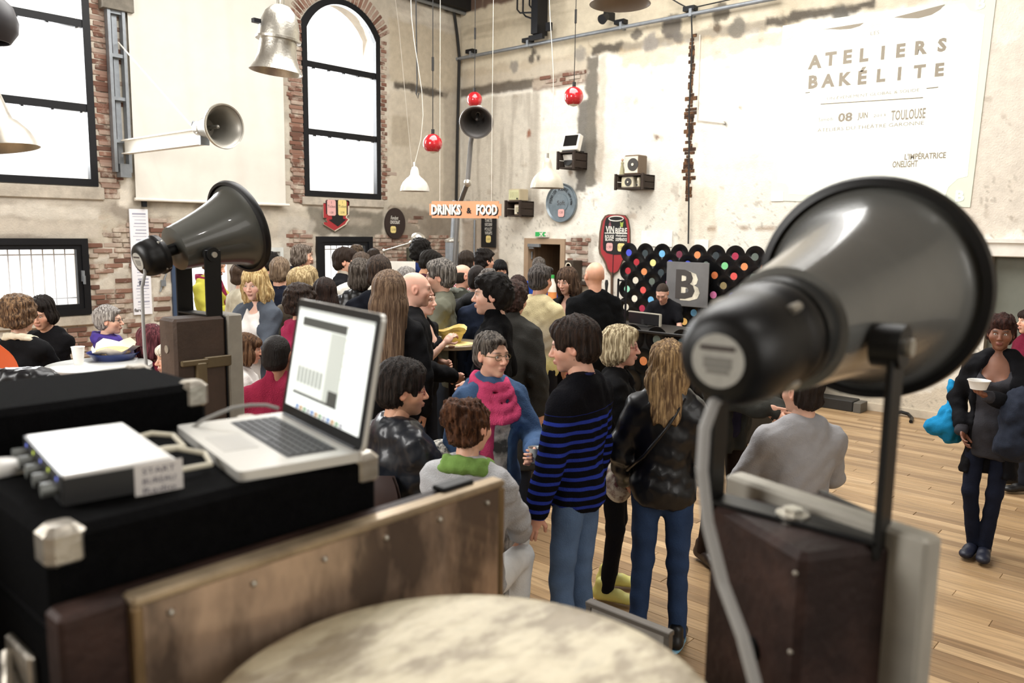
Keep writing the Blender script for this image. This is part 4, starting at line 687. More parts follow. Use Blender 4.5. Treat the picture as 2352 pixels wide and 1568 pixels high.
def ptext(s, x0, x1, y0, y1, hpx, bold=0.0, m=M_PTXT, **kw):
    a = RW(x0, y0, .016); b = RW(x1, y1, .016); c = (a+b)/2; text('lettering', s, c, RX, UP, hpx*proj(c)[2]/F*1.02, m, o, width=abs(a[1]-b[1]), bold=bold, depth=.002, **kw)
def pword(s, pts, hpx):
    for ch, (x, y) in zip(s, pts): c = RW(x, y, .016); text('lettering', ch, c, RX, UP, hpx*proj(c)[2]/F*(1.3 if ch == 'É' else 1.0), M_PTXT, o, bold=.05, depth=.002)
pword('ATELIERS', [(1872, 142), (1908, 135), (1947, 130), (1985, 126), (2028, 121), (2069, 116), (2116, 109), (2164, 103)], 31); pword('BAKÉLITE', [(1868, 188), (1902, 185), (1942, 181), (1981, 174), (2024, 173), (2066, 169), (2112, 164), (2158, 160)], 30)
ptext('LES', 2000, 2020, 77, 74, 8); ptext('UN ÉVÉNEMENT GLOBAL & SOLIDE', 1900, 2112, 222, 209, 8); ptext('Samedi', 1880, 1913, 275, 272, 8); ptext('08', 1925, 1958, 270, 268, 20, .03); ptext('JUIN', 1970, 1993, 268, 266, 17, .03); ptext('2013', 2006, 2034, 266, 264, 6); ptext('TOULOUSE', 2047, 2126, 264, 261, 23, .02); ptext('ATELIERS DU THÉÂTRE GARONNE', 1878, 2122, 295, 284, 10); ptext("L'IMPÉRATRICE", 2078, 2173, 357, 356, 17, .03); ptext('ONELIGHT', 2050, 2108, 377, 376, 15, .03)
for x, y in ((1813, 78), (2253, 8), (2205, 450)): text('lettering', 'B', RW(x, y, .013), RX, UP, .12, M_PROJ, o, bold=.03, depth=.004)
for pts in ([(1886, 68), (1985, 52), (1975, 60), (1955, 66), (1930, 68), (1905, 67)], [(2052, 40), (2170, 10), (2160, 22), (2140, 34), (2110, 42), (2080, 42)]):
    k = len(pts); P = [RW(x, y, .0155) for x, y in pts]; mesh_obj('badge', P+[p+[-.002, 0, 0] for p in P], [tuple(range(k)), tuple(range(2*k-1, k-1, -1))], M_PTXT, o)
for pts in ([(1885, 239), (2120, 224)], [(2128, 203), (2155, 200)], [(1850, 213), (1860, 212)]): MB().tube([RW(x, y, .017) for x, y in pts], .006, 4).build('rule_line', M_PTXT, o)
for i in range(3): c = RW(2012, 82, .016); MB().tube([c+RX*(.10+.025*i)*math.cos(a)+UP*(.10+.025*i)*math.sin(a) for a in np.linspace(0, PI, 14)], .003, 4).build('arc_line', M_PEDGE, o)
# ---- wall of vinyl records and the long bar
M_VIN = mat('black_vinyl', '0b0b0c', .22, 0, .2, 40); M_VGR = mat('vinyl_groove', '101011', .35)
vm = MB().lathe([(.141, 0), (.141, .003), (.052, .004), (.05, .003), (.001, .003)], (0, 0, 0), (-1, 0, 0), 36); VM = make_mesh('record', np.array(vm.v), vm.f, M_VIN, True, 30)
LABC = ['4450c8', '2f3b40', '6fb2dd', '6e2a3e', 'dd8a56', '2b3438', 'a52a48', '5b655d', '7a2d45', 'd85550', '3a49b0', 'e3d78c', '2a36a8', 'e8b96a', '96d3b8', '8a7a55', 'd6d0c0', 'd57aa8', 'a82430', '7bc78a', 'c06a3c', '2e4a55', 'e9e1cf', '8f2f52']
LME = [make_mesh('record_label', np.array(q.v), q.f, mat('label_%d' % i, c, .5, 0, .1, 40), True, 30) for i, c in enumerate(LABC) for q in [MB().lathe([(.048, .0035), (.048, .0048), (.006, .005), (.001, .005)], (0, 0, 0), (-1, 0, 0), 22).cyl((-.005, 0, 0), (-.009, 0, 0), .004, n=8)]]
def record(parent, p, k, jit=0.0):
    r = inst('record', VM, p, parent); r.rotation_euler = (random.uniform(0, 6), 0, 0); l = bpy.data.objects.new('record_label', LME[k % len(LME)]); C.objects.link(l); l.parent = r; return r
xb = XR-.32; zr = lambda x, y: onp(x, y, 0, xb)
a = zr(1445, 580); b = zr(1735, 595); zt = a[2]; col_y = [zr(x, 588)[1] for x in (1445, 1483, 1521, 1560, 1601, 1645, 1689, 1735)]; dy = (col_y[0]-col_y[-1])/7
rw = thing('record_wall', 'free standing wall covered with overlapping black vinyl records behind the deck', 'display wall', (xb, (col_y[0]+col_y[-1])/2, 0)); yA = col_y[0]+.06; yB = col_y[-1]-3*dy
MB().bb((xb+.01, yB, 0), (xb+.05, yA, zt+.02)).build('backing_board', mat('black_board', '0d0d0e', .7), rw)
FIRST = [0, 1, 2, 3, 4, 5, 6, 7, 21, 23, 3]; rz = .13; k = 0
for r in range(14):
    for i in range(11 if r % 2 == 0 else 10):
        y = col_y[0]-(i+(.5 if r % 2 else 0))*dy; z = zt-r*rz
        if z < .16: continue
        record(rw, (xb-.004-.0045*r-.0022*(i % 2), y, z), FIRST[i] if r == 0 else random.choice(range(24)), 0)
# metal panel with a cut-out letter
pn = thing('letter_panel', 'square grey metal panel with a large cut letter B before the record wall', 'panel', zr(1577, 705)); xp_ = xb-.18; q = [onp(x, y, 0, xp_) for x, y in ((1532, 600), (1629, 604), (1623, 712), (1531, 700))]
y1, y0 = q[0][1], q[1][1]; z1 = q[0][2]; z0 = q[3][2]; MB().bb((xp_, y0, z0), (xp_+.02, y1, z1), .004).build('plate', mat('brushed_steel_plate', '8d8d8d', .38, .7, .15, 4), pn); c = np.array([xp_, (y0+y1)/2, (z0+z1)/2])
text('cut_letter', 'B', c+[-.004, .02, 0], RX, UP, (z1-z0)*.66, mat('dark_cut_letter', '3d3835', .6), pn, width=(y1-y0)*.46, bold=.03); text('offset_letter', 'B', c+[-.002, -.055, -.02], RX, UP, (z1-z0)*.66, mat('pale_letter_edge', 'c9c2b0', .5, 0, .4, 9), pn, width=(y1-y0)*.46, bold=.02)  # second letter is a pale copy set lower and to one side
MB().bb((xp_+.02, (y0+y1)/2-.2, 0), (xp_+.05, (y0+y1)/2-.17, z0+.3)).bb((xp_+.02, (y0+y1)/2+.17, 0), (xp_+.05, (y0+y1)/2+.2, z0+.3)).build('stand', M_BLK, pn)
XB = GZ(1250, 930)[0]; ZBAR = 1.05
bar = thing('bar_counter', 'long black bar counter faced with vinyl records in front of the record wall', 'bar', (XB+.3, 5.5, 0)); ya = onp(1228, 850, 0, XB)[1]; yb = onp(1720, 850, 0, XB)[1]
MB().bb((XB+.02, yb, .0), (XB+.06, ya, ZBAR-.03)).bb((XB+.06, ya-.04, 0), (XB+.62, ya, ZBAR-.03)).bb((XB+.06, yb, 0), (XB+.62, yb+.04, ZBAR-.03)).build('front_panel', mat('black_bar_paint', '0e0e0f', .6), bar); MB().bb((XB-.02, yb-.02, ZBAR-.03), (XB+.66, ya+.02, ZBAR), .006).build('counter_top', mat('dark_counter', '1a1817', .4), bar)
for r in range(4):
    for i in range(int((ya-yb)/.31)):
        y = ya-.16-i*.31-(.155 if r % 2 else 0); z = ZBAR-.09-r*.25
        if y-.1 > yb and z > .13: record(bar, (XB+.012-.004*r, y, z), random.choice(range(24)))
# things on the bar
yc_ = onp(1262, 700, 0, XB+.25)[1]; sb = thing('serving_box', 'low wooden serving box on the bar under the bottles', 'box', (XB+.24, yc_-.05, ZBAR)); MB().bb((XB+.02, yc_-.36, ZBAR), (XB+.46, yc_+.26, ZBAR+.08), .005).build('carcass', M_WOODB, sb); MB().bb((XB+.01, yc_-.37, ZBAR+.08), (XB+.47, yc_+.27, ZBAR+.10), .004).build('top_board', mat('pale_board', '9a8468', .6, 0, .2), sb); ZBOX = ZBAR+.10
def bottle(label, px, py, d, h, r, cap, body='e6e3da', lab=None):
    p = DP(px, py, d); p = np.array([p[0], p[1], ZBOX]); o = thing('bottle', label, 'bottle', p); MB().lathe([(r, 0), (r, h*.58), (r*.85, h*.7), (r*.4, h*.84), (r*.34, h*.92)], p, UP, 20).build('body', mat('bottle_'+body, body, .25, 0, .05), o, True, 40); MB().lathe([(r*.42, h*.9), (r*.42, h)], p, UP, 14).build('cap', mat('cap_'+cap, cap, .4), o, True, 40)
    if lab: MB().lathe([(r*1.01, h*.2), (r*1.01, h*.5)], p, UP, 20, caps=False).build('paper_label', mat('lab_'+lab, lab, .6), o, True)
dB = lambda px: proj((XB+.3, onp(px, 700, 0, XB+.3)[1], ZBAR))[2]
bottle('plastic bottle with a green cap on the bar', 1268, 700, dB(1268), .42, .055, '2e9a45', 'd9d4c8', 'd98a4a'); bottle('white bottle with a blue cap on the bar', 1247, 700, dB(1247), .32, .04, '2a3fae', 'eeeeec')
p = np.array([XB+.3, onp(1392, 690, 0, XB+.3)[1], ZBAR]); o = thing('beer_tap', 'chrome beer tap with a black handle on the bar', 'beer tap', p); MB().cyl(p, p+[0, 0, .30], .035, n=16).sph(p+[0, 0, .30], .05, 14, 8).cyl(p+[0, 0, .27], p+[-.12, 0, .25], .02, n=10).build('column', M_ALU, o, True, 40); MB().lathe([(.012, .33), (.014, .38), (.022, .46), (.014, .50)], p, UP, 14).build('handle', M_CRD, o, True)
p = np.array([XB+.35, onp(1428, 690, 0, XB+.35)[1], ZBAR]); o = thing('bar_rack', 'narrow black metal rack frame standing on the bar beside the record wall', 'rack', p)
for y in (-.055, .055): MB().bb(p+[-.01, y-.008, 0], p+[.01, y+.008, .52]).build('upright', M_BLK, o)
for z in (.01, .27, .50): MB().bb(p+[-.01, -.055, z-.008], p+[.01, .055, z+.008]).build('rung', M_BLK, o)
o = thing('red_box', 'flat red box on the bar beside the black rack', 'box', p+[-.15, .06, 0]); MB().bb(p+[-.25, -.02, 0], p+[-.05, .13, .05], .004).build('carton', M_SIGNR, o); MB().bb(p+[-.252, -.022, .05], p+[-.048, .132, .06]).build('lid', mat('red_lid', 'b8434a', .6), o)
for lab, dyy, hh in (('crumpled white paper bag of food on the bar', 0, .1), ('pale yellow paper food tray on the bar', -.22, .07)):
    c = np.array([XB+.12, onp(1262, 700, 0, XB+.1)[1]+dyy, ZBOX]); P = []; f = []; n = 14
    for j in range(4):
        for i in range(n): a = 2*PI*i/n; r = (.06+.03*j)*(1+.18*math.sin(3*a+j)+.1*math.sin(7*a)); P.append(c+[r*math.cos(a), r*math.sin(a), hh*j/3*(1+.3*math.sin(5*a+2)*(j > 1))])
    f = [(j*n+i, j*n+(i+1) % n, j*n+n+(i+1) % n, j*n+n+i) for j in range(3) for i in range(n)]+[tuple(range(n-1, -1, -1))]; tag(mesh_obj('food_paper', P, f, mat('food_paper_%d' % (hh*100), 'f0e6cf' if hh == .1 else 'e8cf7e', .8), None), lab, 'food')
pm_ = np.array([XB+.33, onp(1480, 730, 0, XB+.33)[1], ZBAR]); o = thing('computer_screen', 'black monitor with a pale edge standing on the bar before the man in black', 'monitor', pm_)
Rm = np.array(Matrix.Rotation(-.15, 3, 'Z')); MB().box(pm_+[0, 0, .085], (.03, .46, .13), Rm.T, .008).build('screen_back', mat('black_monitor', '141416', .4), o); MB().box(pm_+[.0, 0, .152], (.033, .465, .010), Rm.T).box(pm_+Rm@np.array([0, -.235, .085]), (.033, .010, .135), Rm.T).build('pale_edge', mat('pale_edge', 'b9b3a4', .4), o); MB().bb(pm_+[-.08, -.1, 0], pm_+[.08, .1, .012]).bb(pm_+[-.015, -.03, 0], pm_+[.015, .03, .08]).build('stand', M_CRD, o)
# ---- things by the left wall corner
o = thing('arm_lamp', 'grey jointed arm lamp with a round shade before the brick wall', 'lamp', DP(950, 560, 11.0)); pa = DP(882, 576, 11.1); pb = DP(943, 558, 11.0); MB().cyl(pa, pb, .012, n=8).build('arm', M_ALU, o); MB().sph(pa, .03, 10, 8).build('elbow', M_ALU, o, True); ax = np.array([.55, -.35, -.6]); MB().lathe([(.05, -.12), (.085, -.09), (.10, -.02), (.085, .05), (.04, .09), (.01, .1)], DP(960, 550, 10.95), -ax, 24).build('shade', M_ALU, o, True, 40); MB().cyl(pb, DP(952, 553, 10.97), .03, n=12).build('joint', M_ALU, o)
pz = np.array([pa[0], pa[1], 0]); MB().cyl(pa, pz+[0, 0, 1.0], .012, n=8).build('lower_arm', M_ALU, o); MB().cyl(pz, pz+[0, 0, 1.0], .05, n=14).build('stand', M_GRY, o)
p = LW(925, 620, .4); o = thing('grey_machine', 'grey metal cabinet machine against the brick wall', 'machine', (p[0], p[1], 0)); MB().bb((p[0]-.3, YL-.55, .0), (p[0]+.45, YL-.06, 1.15), .01).build('lower_cabinet', mat('khaki_paint', '5f5c4d', .5, .1, .15), o); MB().bb((p[0]-.3, YL-.6, 1.15), (p[0]+.45, YL-.06, 1.55), .01).build('upper_cabinet', mat('khaki_paint2', '716e5d', .5, .1, .15), o); MB().bb((p[0]-.1, YL-.606, 1.42), (p[0]+.25, YL-.6, 1.50)).build('slot', M_CRD, o); MB().bb((p[0]-.2, YL-.606, .9), (p[0]+.4, YL-.6, 1.1)).build('dark_recess', M_CRD, o)
o = thing('back_board', 'dark green board with a pale square mark above the grey machine', 'board', LW(950, 590, .05)); x0, x1, z0, z1 = pL(932, 568, 972, 600); MB().bb((x0, YL-.05, z0-.2), (x1, YL-.02, z1)).build('board', mat('dark_green_board', '4a4a3e', .6), o); MB().tube([(x0+.12, YL-.055, z0-.15), (x0+.12, YL-.055, z1-.05), (x1-.03, YL-.055, z1-.05), (x1-.03, YL-.055, z0-.15)], .008, 6, True).build('square_mark', mat('pale_olive', 'a39a72', .6), o)
p = DP(1038, 620, 12.4); o = thing('stove_pipe', 'galvanised cylindrical flue standing in the corner', 'flue', (p[0], p[1], 0)); zt = DP(1038, 550, 12.4)[2]; MB().cyl((p[0], p[1], 0), (p[0], p[1], zt), .105, n=28).build('pipe', M_GRY, o, True, 40); MB().lathe([(.11, zt-.04), (.115, zt-.02), (.11, zt), (.04, zt+.03)], (p[0], p[1], 0), UP, 28).build('collar', M_ALU, o, True, 40); MB().cyl((p[0], p[1], zt), (p[0]+.05, p[1], 2.55), .03, n=10).build('thin_pipe', M_GRY, o)
tag(MB().cyl(RW(1090, 505, .06), RW(1088, 660, .06), .018, n=10).build('riser_pipe', M_GRY), 'thin grey riser pipe on the bricks beside the menu board', 'pipe')
p = DP(900, 662, 9.2); o = thing('paper_sign', 'white hand lettered card standing behind the crowd before the grey machine', 'sign', (p[0], p[1], 0)); Xs = np.array([.67, -.74, 0]); c = DP(900, 640, 9.2); MB().prism([(-.27, -.2), (.27, -.2), (.27, .2), (-.27, .2)], c, Xs, UP, .01).build('card', M_WHT, o); text('lettering', 'SOUPE', c+np.cross(Xs, UP)*.011, Xs, UP, .14, M_INK, o, width=.44); MB().cyl((c[0], c[1], 0), (c[0]+.03, c[1]+.03, c[2]+.1), .015, n=8).build('stake', M_WOODB, o)
# ================================================================== people: signed-distance modelling and surface nets
class Field:
    def __init__(s, lo, hi, h):
        s.lo = np.asarray(lo, float); s.h = h; s.n = np.maximum(np.ceil((np.asarray(hi)-s.lo)/h).astype(int)+1, 4)
        s.ax = [(s.lo[i]+h*np.arange(s.n[i])).astype(np.float32) for i in range(3)]; s.F = np.full(s.n, 0.2, np.float32)
    def sub(s, lo, hi):
        sl = []
        for i in range(3):
            a = int(max(0, math.floor((lo[i]-s.lo[i])/s.h))); b = int(min(s.n[i], math.ceil((hi[i]-s.lo[i])/s.h)+1))
            if b <= a: return None
            sl.append(slice(a, b))
        return tuple(sl)
    def grid(s, sl): return s.ax[0][sl[0]][:, None, None], s.ax[1][sl[1]][None, :, None], s.ax[2][sl[2]][None, None, :]
    def mix(s, sl, d, k, op):
        f = s.F[sl]
        if op == 'add':
            hh = np.maximum(k-np.abs(f-d), 0)/k; s.F[sl] = np.minimum(f, d)-hh*hh*k*.25
        else:
            d = -d; hh = np.maximum(k-np.abs(f-d), 0)/k; s.F[sl] = np.maximum(f, d)+hh*hh*k*.25
    def cap(s, a, b, ra, rb=None, k=.02, op='add', sy=1.0):
        """tapered capsule; sy > 1 flattens it along y"""
        rb = ra if rb is None else rb; a = np.asarray(a, float); b = np.asarray(b, float); m = max(ra, rb)+k+.03
        sl = s.sub(np.minimum(a, b)-m, np.maximum(a, b)+m)
        if sl is None: return s
        X, Y, Z = s.grid(sl); ba = b-a; q = float(ba@ba)+1e-9; px, py, pz = X-np.float32(a[0]), Y-np.float32(a[1]), Z-np.float32(a[2])
        t = np.clip((px*np.float32(ba[0])+py*np.float32(ba[1])+pz*np.float32(ba[2]))/np.float32(q), 0, 1)
        dx = px-t*np.float32(ba[0]); dy = (py-t*np.float32(ba[1]))*np.float32(sy); dz = pz-t*np.float32(ba[2])
        s.mix(sl, np.sqrt(dx*dx+dy*dy+dz*dz)-(np.float32(ra)+np.float32(rb-ra)*t), k, op); return s
    def ell(s, c, r, k=.02, op='add', R=None):
        c = np.asarray(c, float); r = np.ones(3)*np.asarray(r, float); m = r.max()+k+.03 if R is not None else r+k+.03; sl = s.sub(c-m, c+m)
        if sl is None: return s
        X, Y, Z = s.grid(sl); x, y, z = X-np.float32(c[0]), Y-np.float32(c[1]), Z-np.float32(c[2])
        if R is not None: R = np.asarray(R, np.float32); x, y, z = R[0, 0]*x+R[0, 1]*y+R[0, 2]*z, R[1, 0]*x+R[1, 1]*y+R[1, 2]*z, R[2, 0]*x+R[2, 1]*y+R[2, 2]*z
        r = r.astype(np.float32); k0 = np.sqrt((x/r[0])**2+(y/r[1])**2+(z/r[2])**2); k1 = np.sqrt((x/r[0]**2)**2+(y/r[1]**2)**2+(z/r[2]**2)**2)+np.float32(1e-6)
        s.mix(sl, k0*(k0-1)/k1, k, op); return s
    def torus(s, c, R, r, k=.01, sy=1.0, tilt=0.0):
        c = np.asarray(c, float); m = R*1.3+r+k+.02; sl = s.sub(c-m, c+m)
        if sl is None: return s
        X, Y, Z = s.grid(sl); x = X-np.float32(c[0]); y = (Y-np.float32(c[1]))*np.float32(sy); z = Z-np.float32(c[2])+np.float32(tilt)*(Y-np.float32(c[1])); q = np.sqrt(x*x+y*y)-np.float32(R)
        s.mix(sl, np.sqrt(q*q+z*z)-np.float32(r), k, 'add'); return s
    def half(s, axis, v, keep):
        """keep = +1 keeps coordinate >= v"""
        sh = [1, 1, 1]; sh[axis] = -1; p = s.ax[axis].reshape(sh); s.F = np.maximum(s.F, (np.float32(v)-p)*keep); return s
    def warp(s, amp, fr, seed, band=.05):
        r = np.random.default_rng(seed); X, Y, Z = np.meshgrid(*s.ax, indexing='ij', sparse=True); n = 0
        for i in range(4):
            d = r.normal(size=3); d /= np.linalg.norm(d); f = fr*(.7+.5*i); n = n+np.sin((X*d[0]+Y*d[1]+Z*d[2])*f+r.uniform(0, 6)+1.5*np.sin((X*d[1]-Y*d[0]+Z*.3)*f*.6))/(1+.6*i)
        s.F = s.F+(amp*n*.5).astype(np.float32); return s
    def mesh(s):
        F = s.F; F[0, :, :] = F[-1, :, :] = F[:, 0, :] = F[:, -1, :] = F[:, :, 0] = F[:, :, -1] = .1
        I = F < 0; c = I[:-1, :-1, :-1].astype(np.int8)
        cs = [(0, 0, 0), (1, 0, 0), (0, 1, 0), (1, 1, 0), (0, 0, 1), (1, 0, 1), (0, 1, 1), (1, 1, 1)]
        cnt = sum(I[a:a+I.shape[0]-1, b:b+I.shape[1]-1, d:d+I.shape[2]-1].astype(np.int8) for a, b, d in cs)
        ii = np.argwhere((cnt > 0) & (cnt < 8)); idx = np.full(cnt.shape, -1, np.int32); idx[ii[:, 0], ii[:, 1], ii[:, 2]] = np.arange(len(ii))
        if len(ii) == 0: return np.zeros((0, 3)), np.zeros((0, 4), int)
        vals = np.stack([F[ii[:, 0]+a, ii[:, 1]+b, ii[:, 2]+d] for a, b, d in cs], 1); acc = np.zeros((len(ii), 3), np.float32); n = np.zeros(len(ii), np.float32)
        for p, q in ((0, 1), (2, 3), (4, 5), (6, 7), (0, 2), (1, 3), (4, 6), (5, 7), (0, 4), (1, 5), (2, 6), (3, 7)):
            a, b = vals[:, p], vals[:, q]; m = (a < 0) != (b < 0); t = np.where(m, a/(a-b+1e-12), 0); P = np.asarray(cs[p], np.float32); D = np.asarray(cs[q], np.float32)-P
            acc += np.where(m[:, None], P+t[:, None]*D, 0); n += m
        V = s.lo+(ii+acc/n[:, None])*s.h; Q = []
        for axn in range(3):
            u, v = [(1, 2), (2, 0), (0, 1)][axn]; sl0 = [slice(None)]*3; sl1 = [slice(None)]*3; sl0[axn] = slice(0, -1); sl1[axn] = slice(1, None)
            A, B = I[tuple(sl0)], I[tuple(sl1)]; e = np.argwhere(A != B); ok = (e[:, u] > 0) & (e[:, v] > 0) & (e[:, u] < idx.shape[u]) & (e[:, v] < idx.shape[v]); e = e[ok]; inn = A[e[:, 0], e[:, 1], e[:, 2]]
            def g(du, dv): w = e.copy(); w[:, u] -= du; w[:, v] -= dv; return idx[w[:, 0], w[:, 1], w[:, 2]]
            q = np.stack([g(1, 1), g(0, 1), g(0, 0), g(1, 0)], 1); q[~inn] = q[~inn][:, ::-1]; Q.append(q)
        return V, np.concatenate(Q)
# ---- shared head, hand and shoe shapes
def head_template(fem=False, h=.0045, child=False):
    f = Field((-.11, -.15, -.26), (.11, .15, .15), h); j = .86 if fem else 1.0
    f.ell((0, -.018, .030), (.076, .098, .090), .03).ell((0, .022, -.005), (.067, .074, .088), .03).ell((0, .030, -.062), (.054*j, .058, .052), .03).ell((0, .066, -.096), (.026*j, .024, .020), .02)
    for s in (-1, 1): f.ell((s*.043, .056, -.022), (.026, .026, .024), .025)
    f.cap((-.034, .083, .026), (.034, .083, .026), .010 if fem else .013, k=.02).cap((0, .090, .014), (0, .113, -.026), .0085, .0115, .012).ell((0, .113, -.029), (.0115, .0105, .0095), .006)
    for s in (-1, 1): f.ell((s*.0115, .101, -.032), (.0085, .010, .0075), .006)
    for s in (-1, 1): f.ell((s*.031, .103, .006), (.0175, .020, .0078), .007, 'sub')
    f.ell((0, .094, -.058), (.023, .013, .0065), .006).ell((0, .092, -.068), (.020, .013, .0075), .006)
    for s in (-1, 1): f.ell((s*.077, -.008, -.002), (.011, .021, .033), .008).ell((s*.088, -.004, .0), (.008, .011, .019), .005, 'sub')
    r = .046 if fem else .054; f.cap((0, -.022, -.07), (0, -.050, -.23), r, r*1.12, .03)
    V, Q = f.mesh(); x, y, z = V.T; m = {}
    m['lip'] = np.exp(-((x/.021)**4+((z+.063)/.0105)**4))*(y > .085); m['mouth'] = np.exp(-((x/.019)**4+((z+.0632)/.0022)**2))*(y > .085)
    m['brow'] = np.exp(-(((np.abs(x)-.034)/.019)**4+((z-.025-.004*np.cos((np.abs(x)-.034)/.019))/.0055)**4))*(y > .05)
    m['beard'] = sstep(-.035, -.06, z)*sstep(-.03, .01, y)*(z > -.125)*(1-m['lip']); m['blush'] = np.exp(-(((np.abs(x)-.045)/.022)**2+((z+.03)/.022)**2))*(y > .02)+np.exp(-((x/.015)**2+((z+.028)/.014)**2))*(y > .09)+.8*(np.abs(x) > .073)*(np.abs(y+.006) < .03)*(np.abs(z) < .04)
    m['sock'] = np.exp(-(((np.abs(x)-.031)/.019)**4+((z-.007)/.009)**4))*(y > .05)
    # eyeballs joined to the mesh
    ev, ef, em = [], [], []
    for s in (-1, 1):
        b = MB().sph((0, 0, 0), .0128, 16, 12); v = np.array(b.v); v = v[:, [0, 2, 1]]; o = len(V)+sum(map(len, ev)); ev.append(v*.93+np.array([s*.031, .0782, .0055])); ef += [tuple(o+i for i in q[::-1]) for q in b.f]
        rr = np.hypot(v[:, 0], v[:, 2]); em.append(np.where((v[:, 1] > 0) & (rr < .0058), 2.0, 1.0))
    n0 = len(V); V = np.concatenate([V]+ev); Q = np.concatenate([Q, np.array(ef)]); ne = len(V)-n0
    for k in m: m[k] = np.concatenate([m[k], np.zeros(ne)])
    m['eye'] = np.concatenate([np.zeros(n0)]+em); return V, Q, m
HEADS = {False: head_template(False), True: head_template(True)}
def hand_template(curl, spread=.0, grip=False):
    """right hand: wrist at the origin, fingers along -z, palm facing +y, thumb towards -x... built once and mirrored"""
    f = Field((-.075, -.06, -.215), (.075, .10, .04), .0042); f.cap((0, 0, .03), (0, 0, -.03), .024, .027, .015, sy=1.25)
    f.ell((0, 0, -.058), (.040, .015, .046), .015)
    for i, (x, L, zz) in enumerate(((-.028, .070, -.094), (-.0095, .078, -.100), (.010, .072, -.097), (.028, .056, -.088))):
        a = np.array([x, .0, zz]); ang = curl*(1+.08*i); p = a; seg = (.42, .32, .26); r = .0088-.0005*(i == 3); t = 0
        for j, sg in enumerate(seg):
            t += ang*(.75 if j == 0 else 1.0); q = p+L*sg*np.array([x*.25*spread, math.sin(t), -math.cos(t)]); f.cap(p, q, r-.0007*j, r-.0007*(j+1), .004); p = q
    b = np.array([-.034, .006, -.035]); c1 = b+np.array([-.022, .018+.012*grip, -.026]); c2 = c1+np.array([-.004+.012*grip, .014+.008*grip, -.030]); f.cap(b+[.012, 0, .01], c1, .014, .0105, .01).cap(c1, c2, .0105, .0082, .004)
    return f.mesh()
HANDS = {'rel': hand_template(.33, .4), 'grip': hand_template(.72, 0, True), 'flat': hand_template(.12, .5)}
def shoe_template():
    f = Field((-.07, -.14, -.02), (.07, .22, .15), .007); f.cap((0, -.065, .045), (0, .06, .045), .040, .044, .03).ell((0, .125, .034), (.046, .062, .034), .03).cap((0, -.055, .05), (0, -.045, .115), .042, .040, .02).half(2, .008, 1); return f.mesh()
SHOE = shoe_template()
sole = MB().prism([(.044*math.cos(a)*(1 if math.sin(a) > 0 else .9), .035+.145*math.sin(a)) for a in np.linspace(0, 2*PI, 28, endpoint=False)], (0, 0, 0), (1, 0, 0), (0, 1, 0), .016)
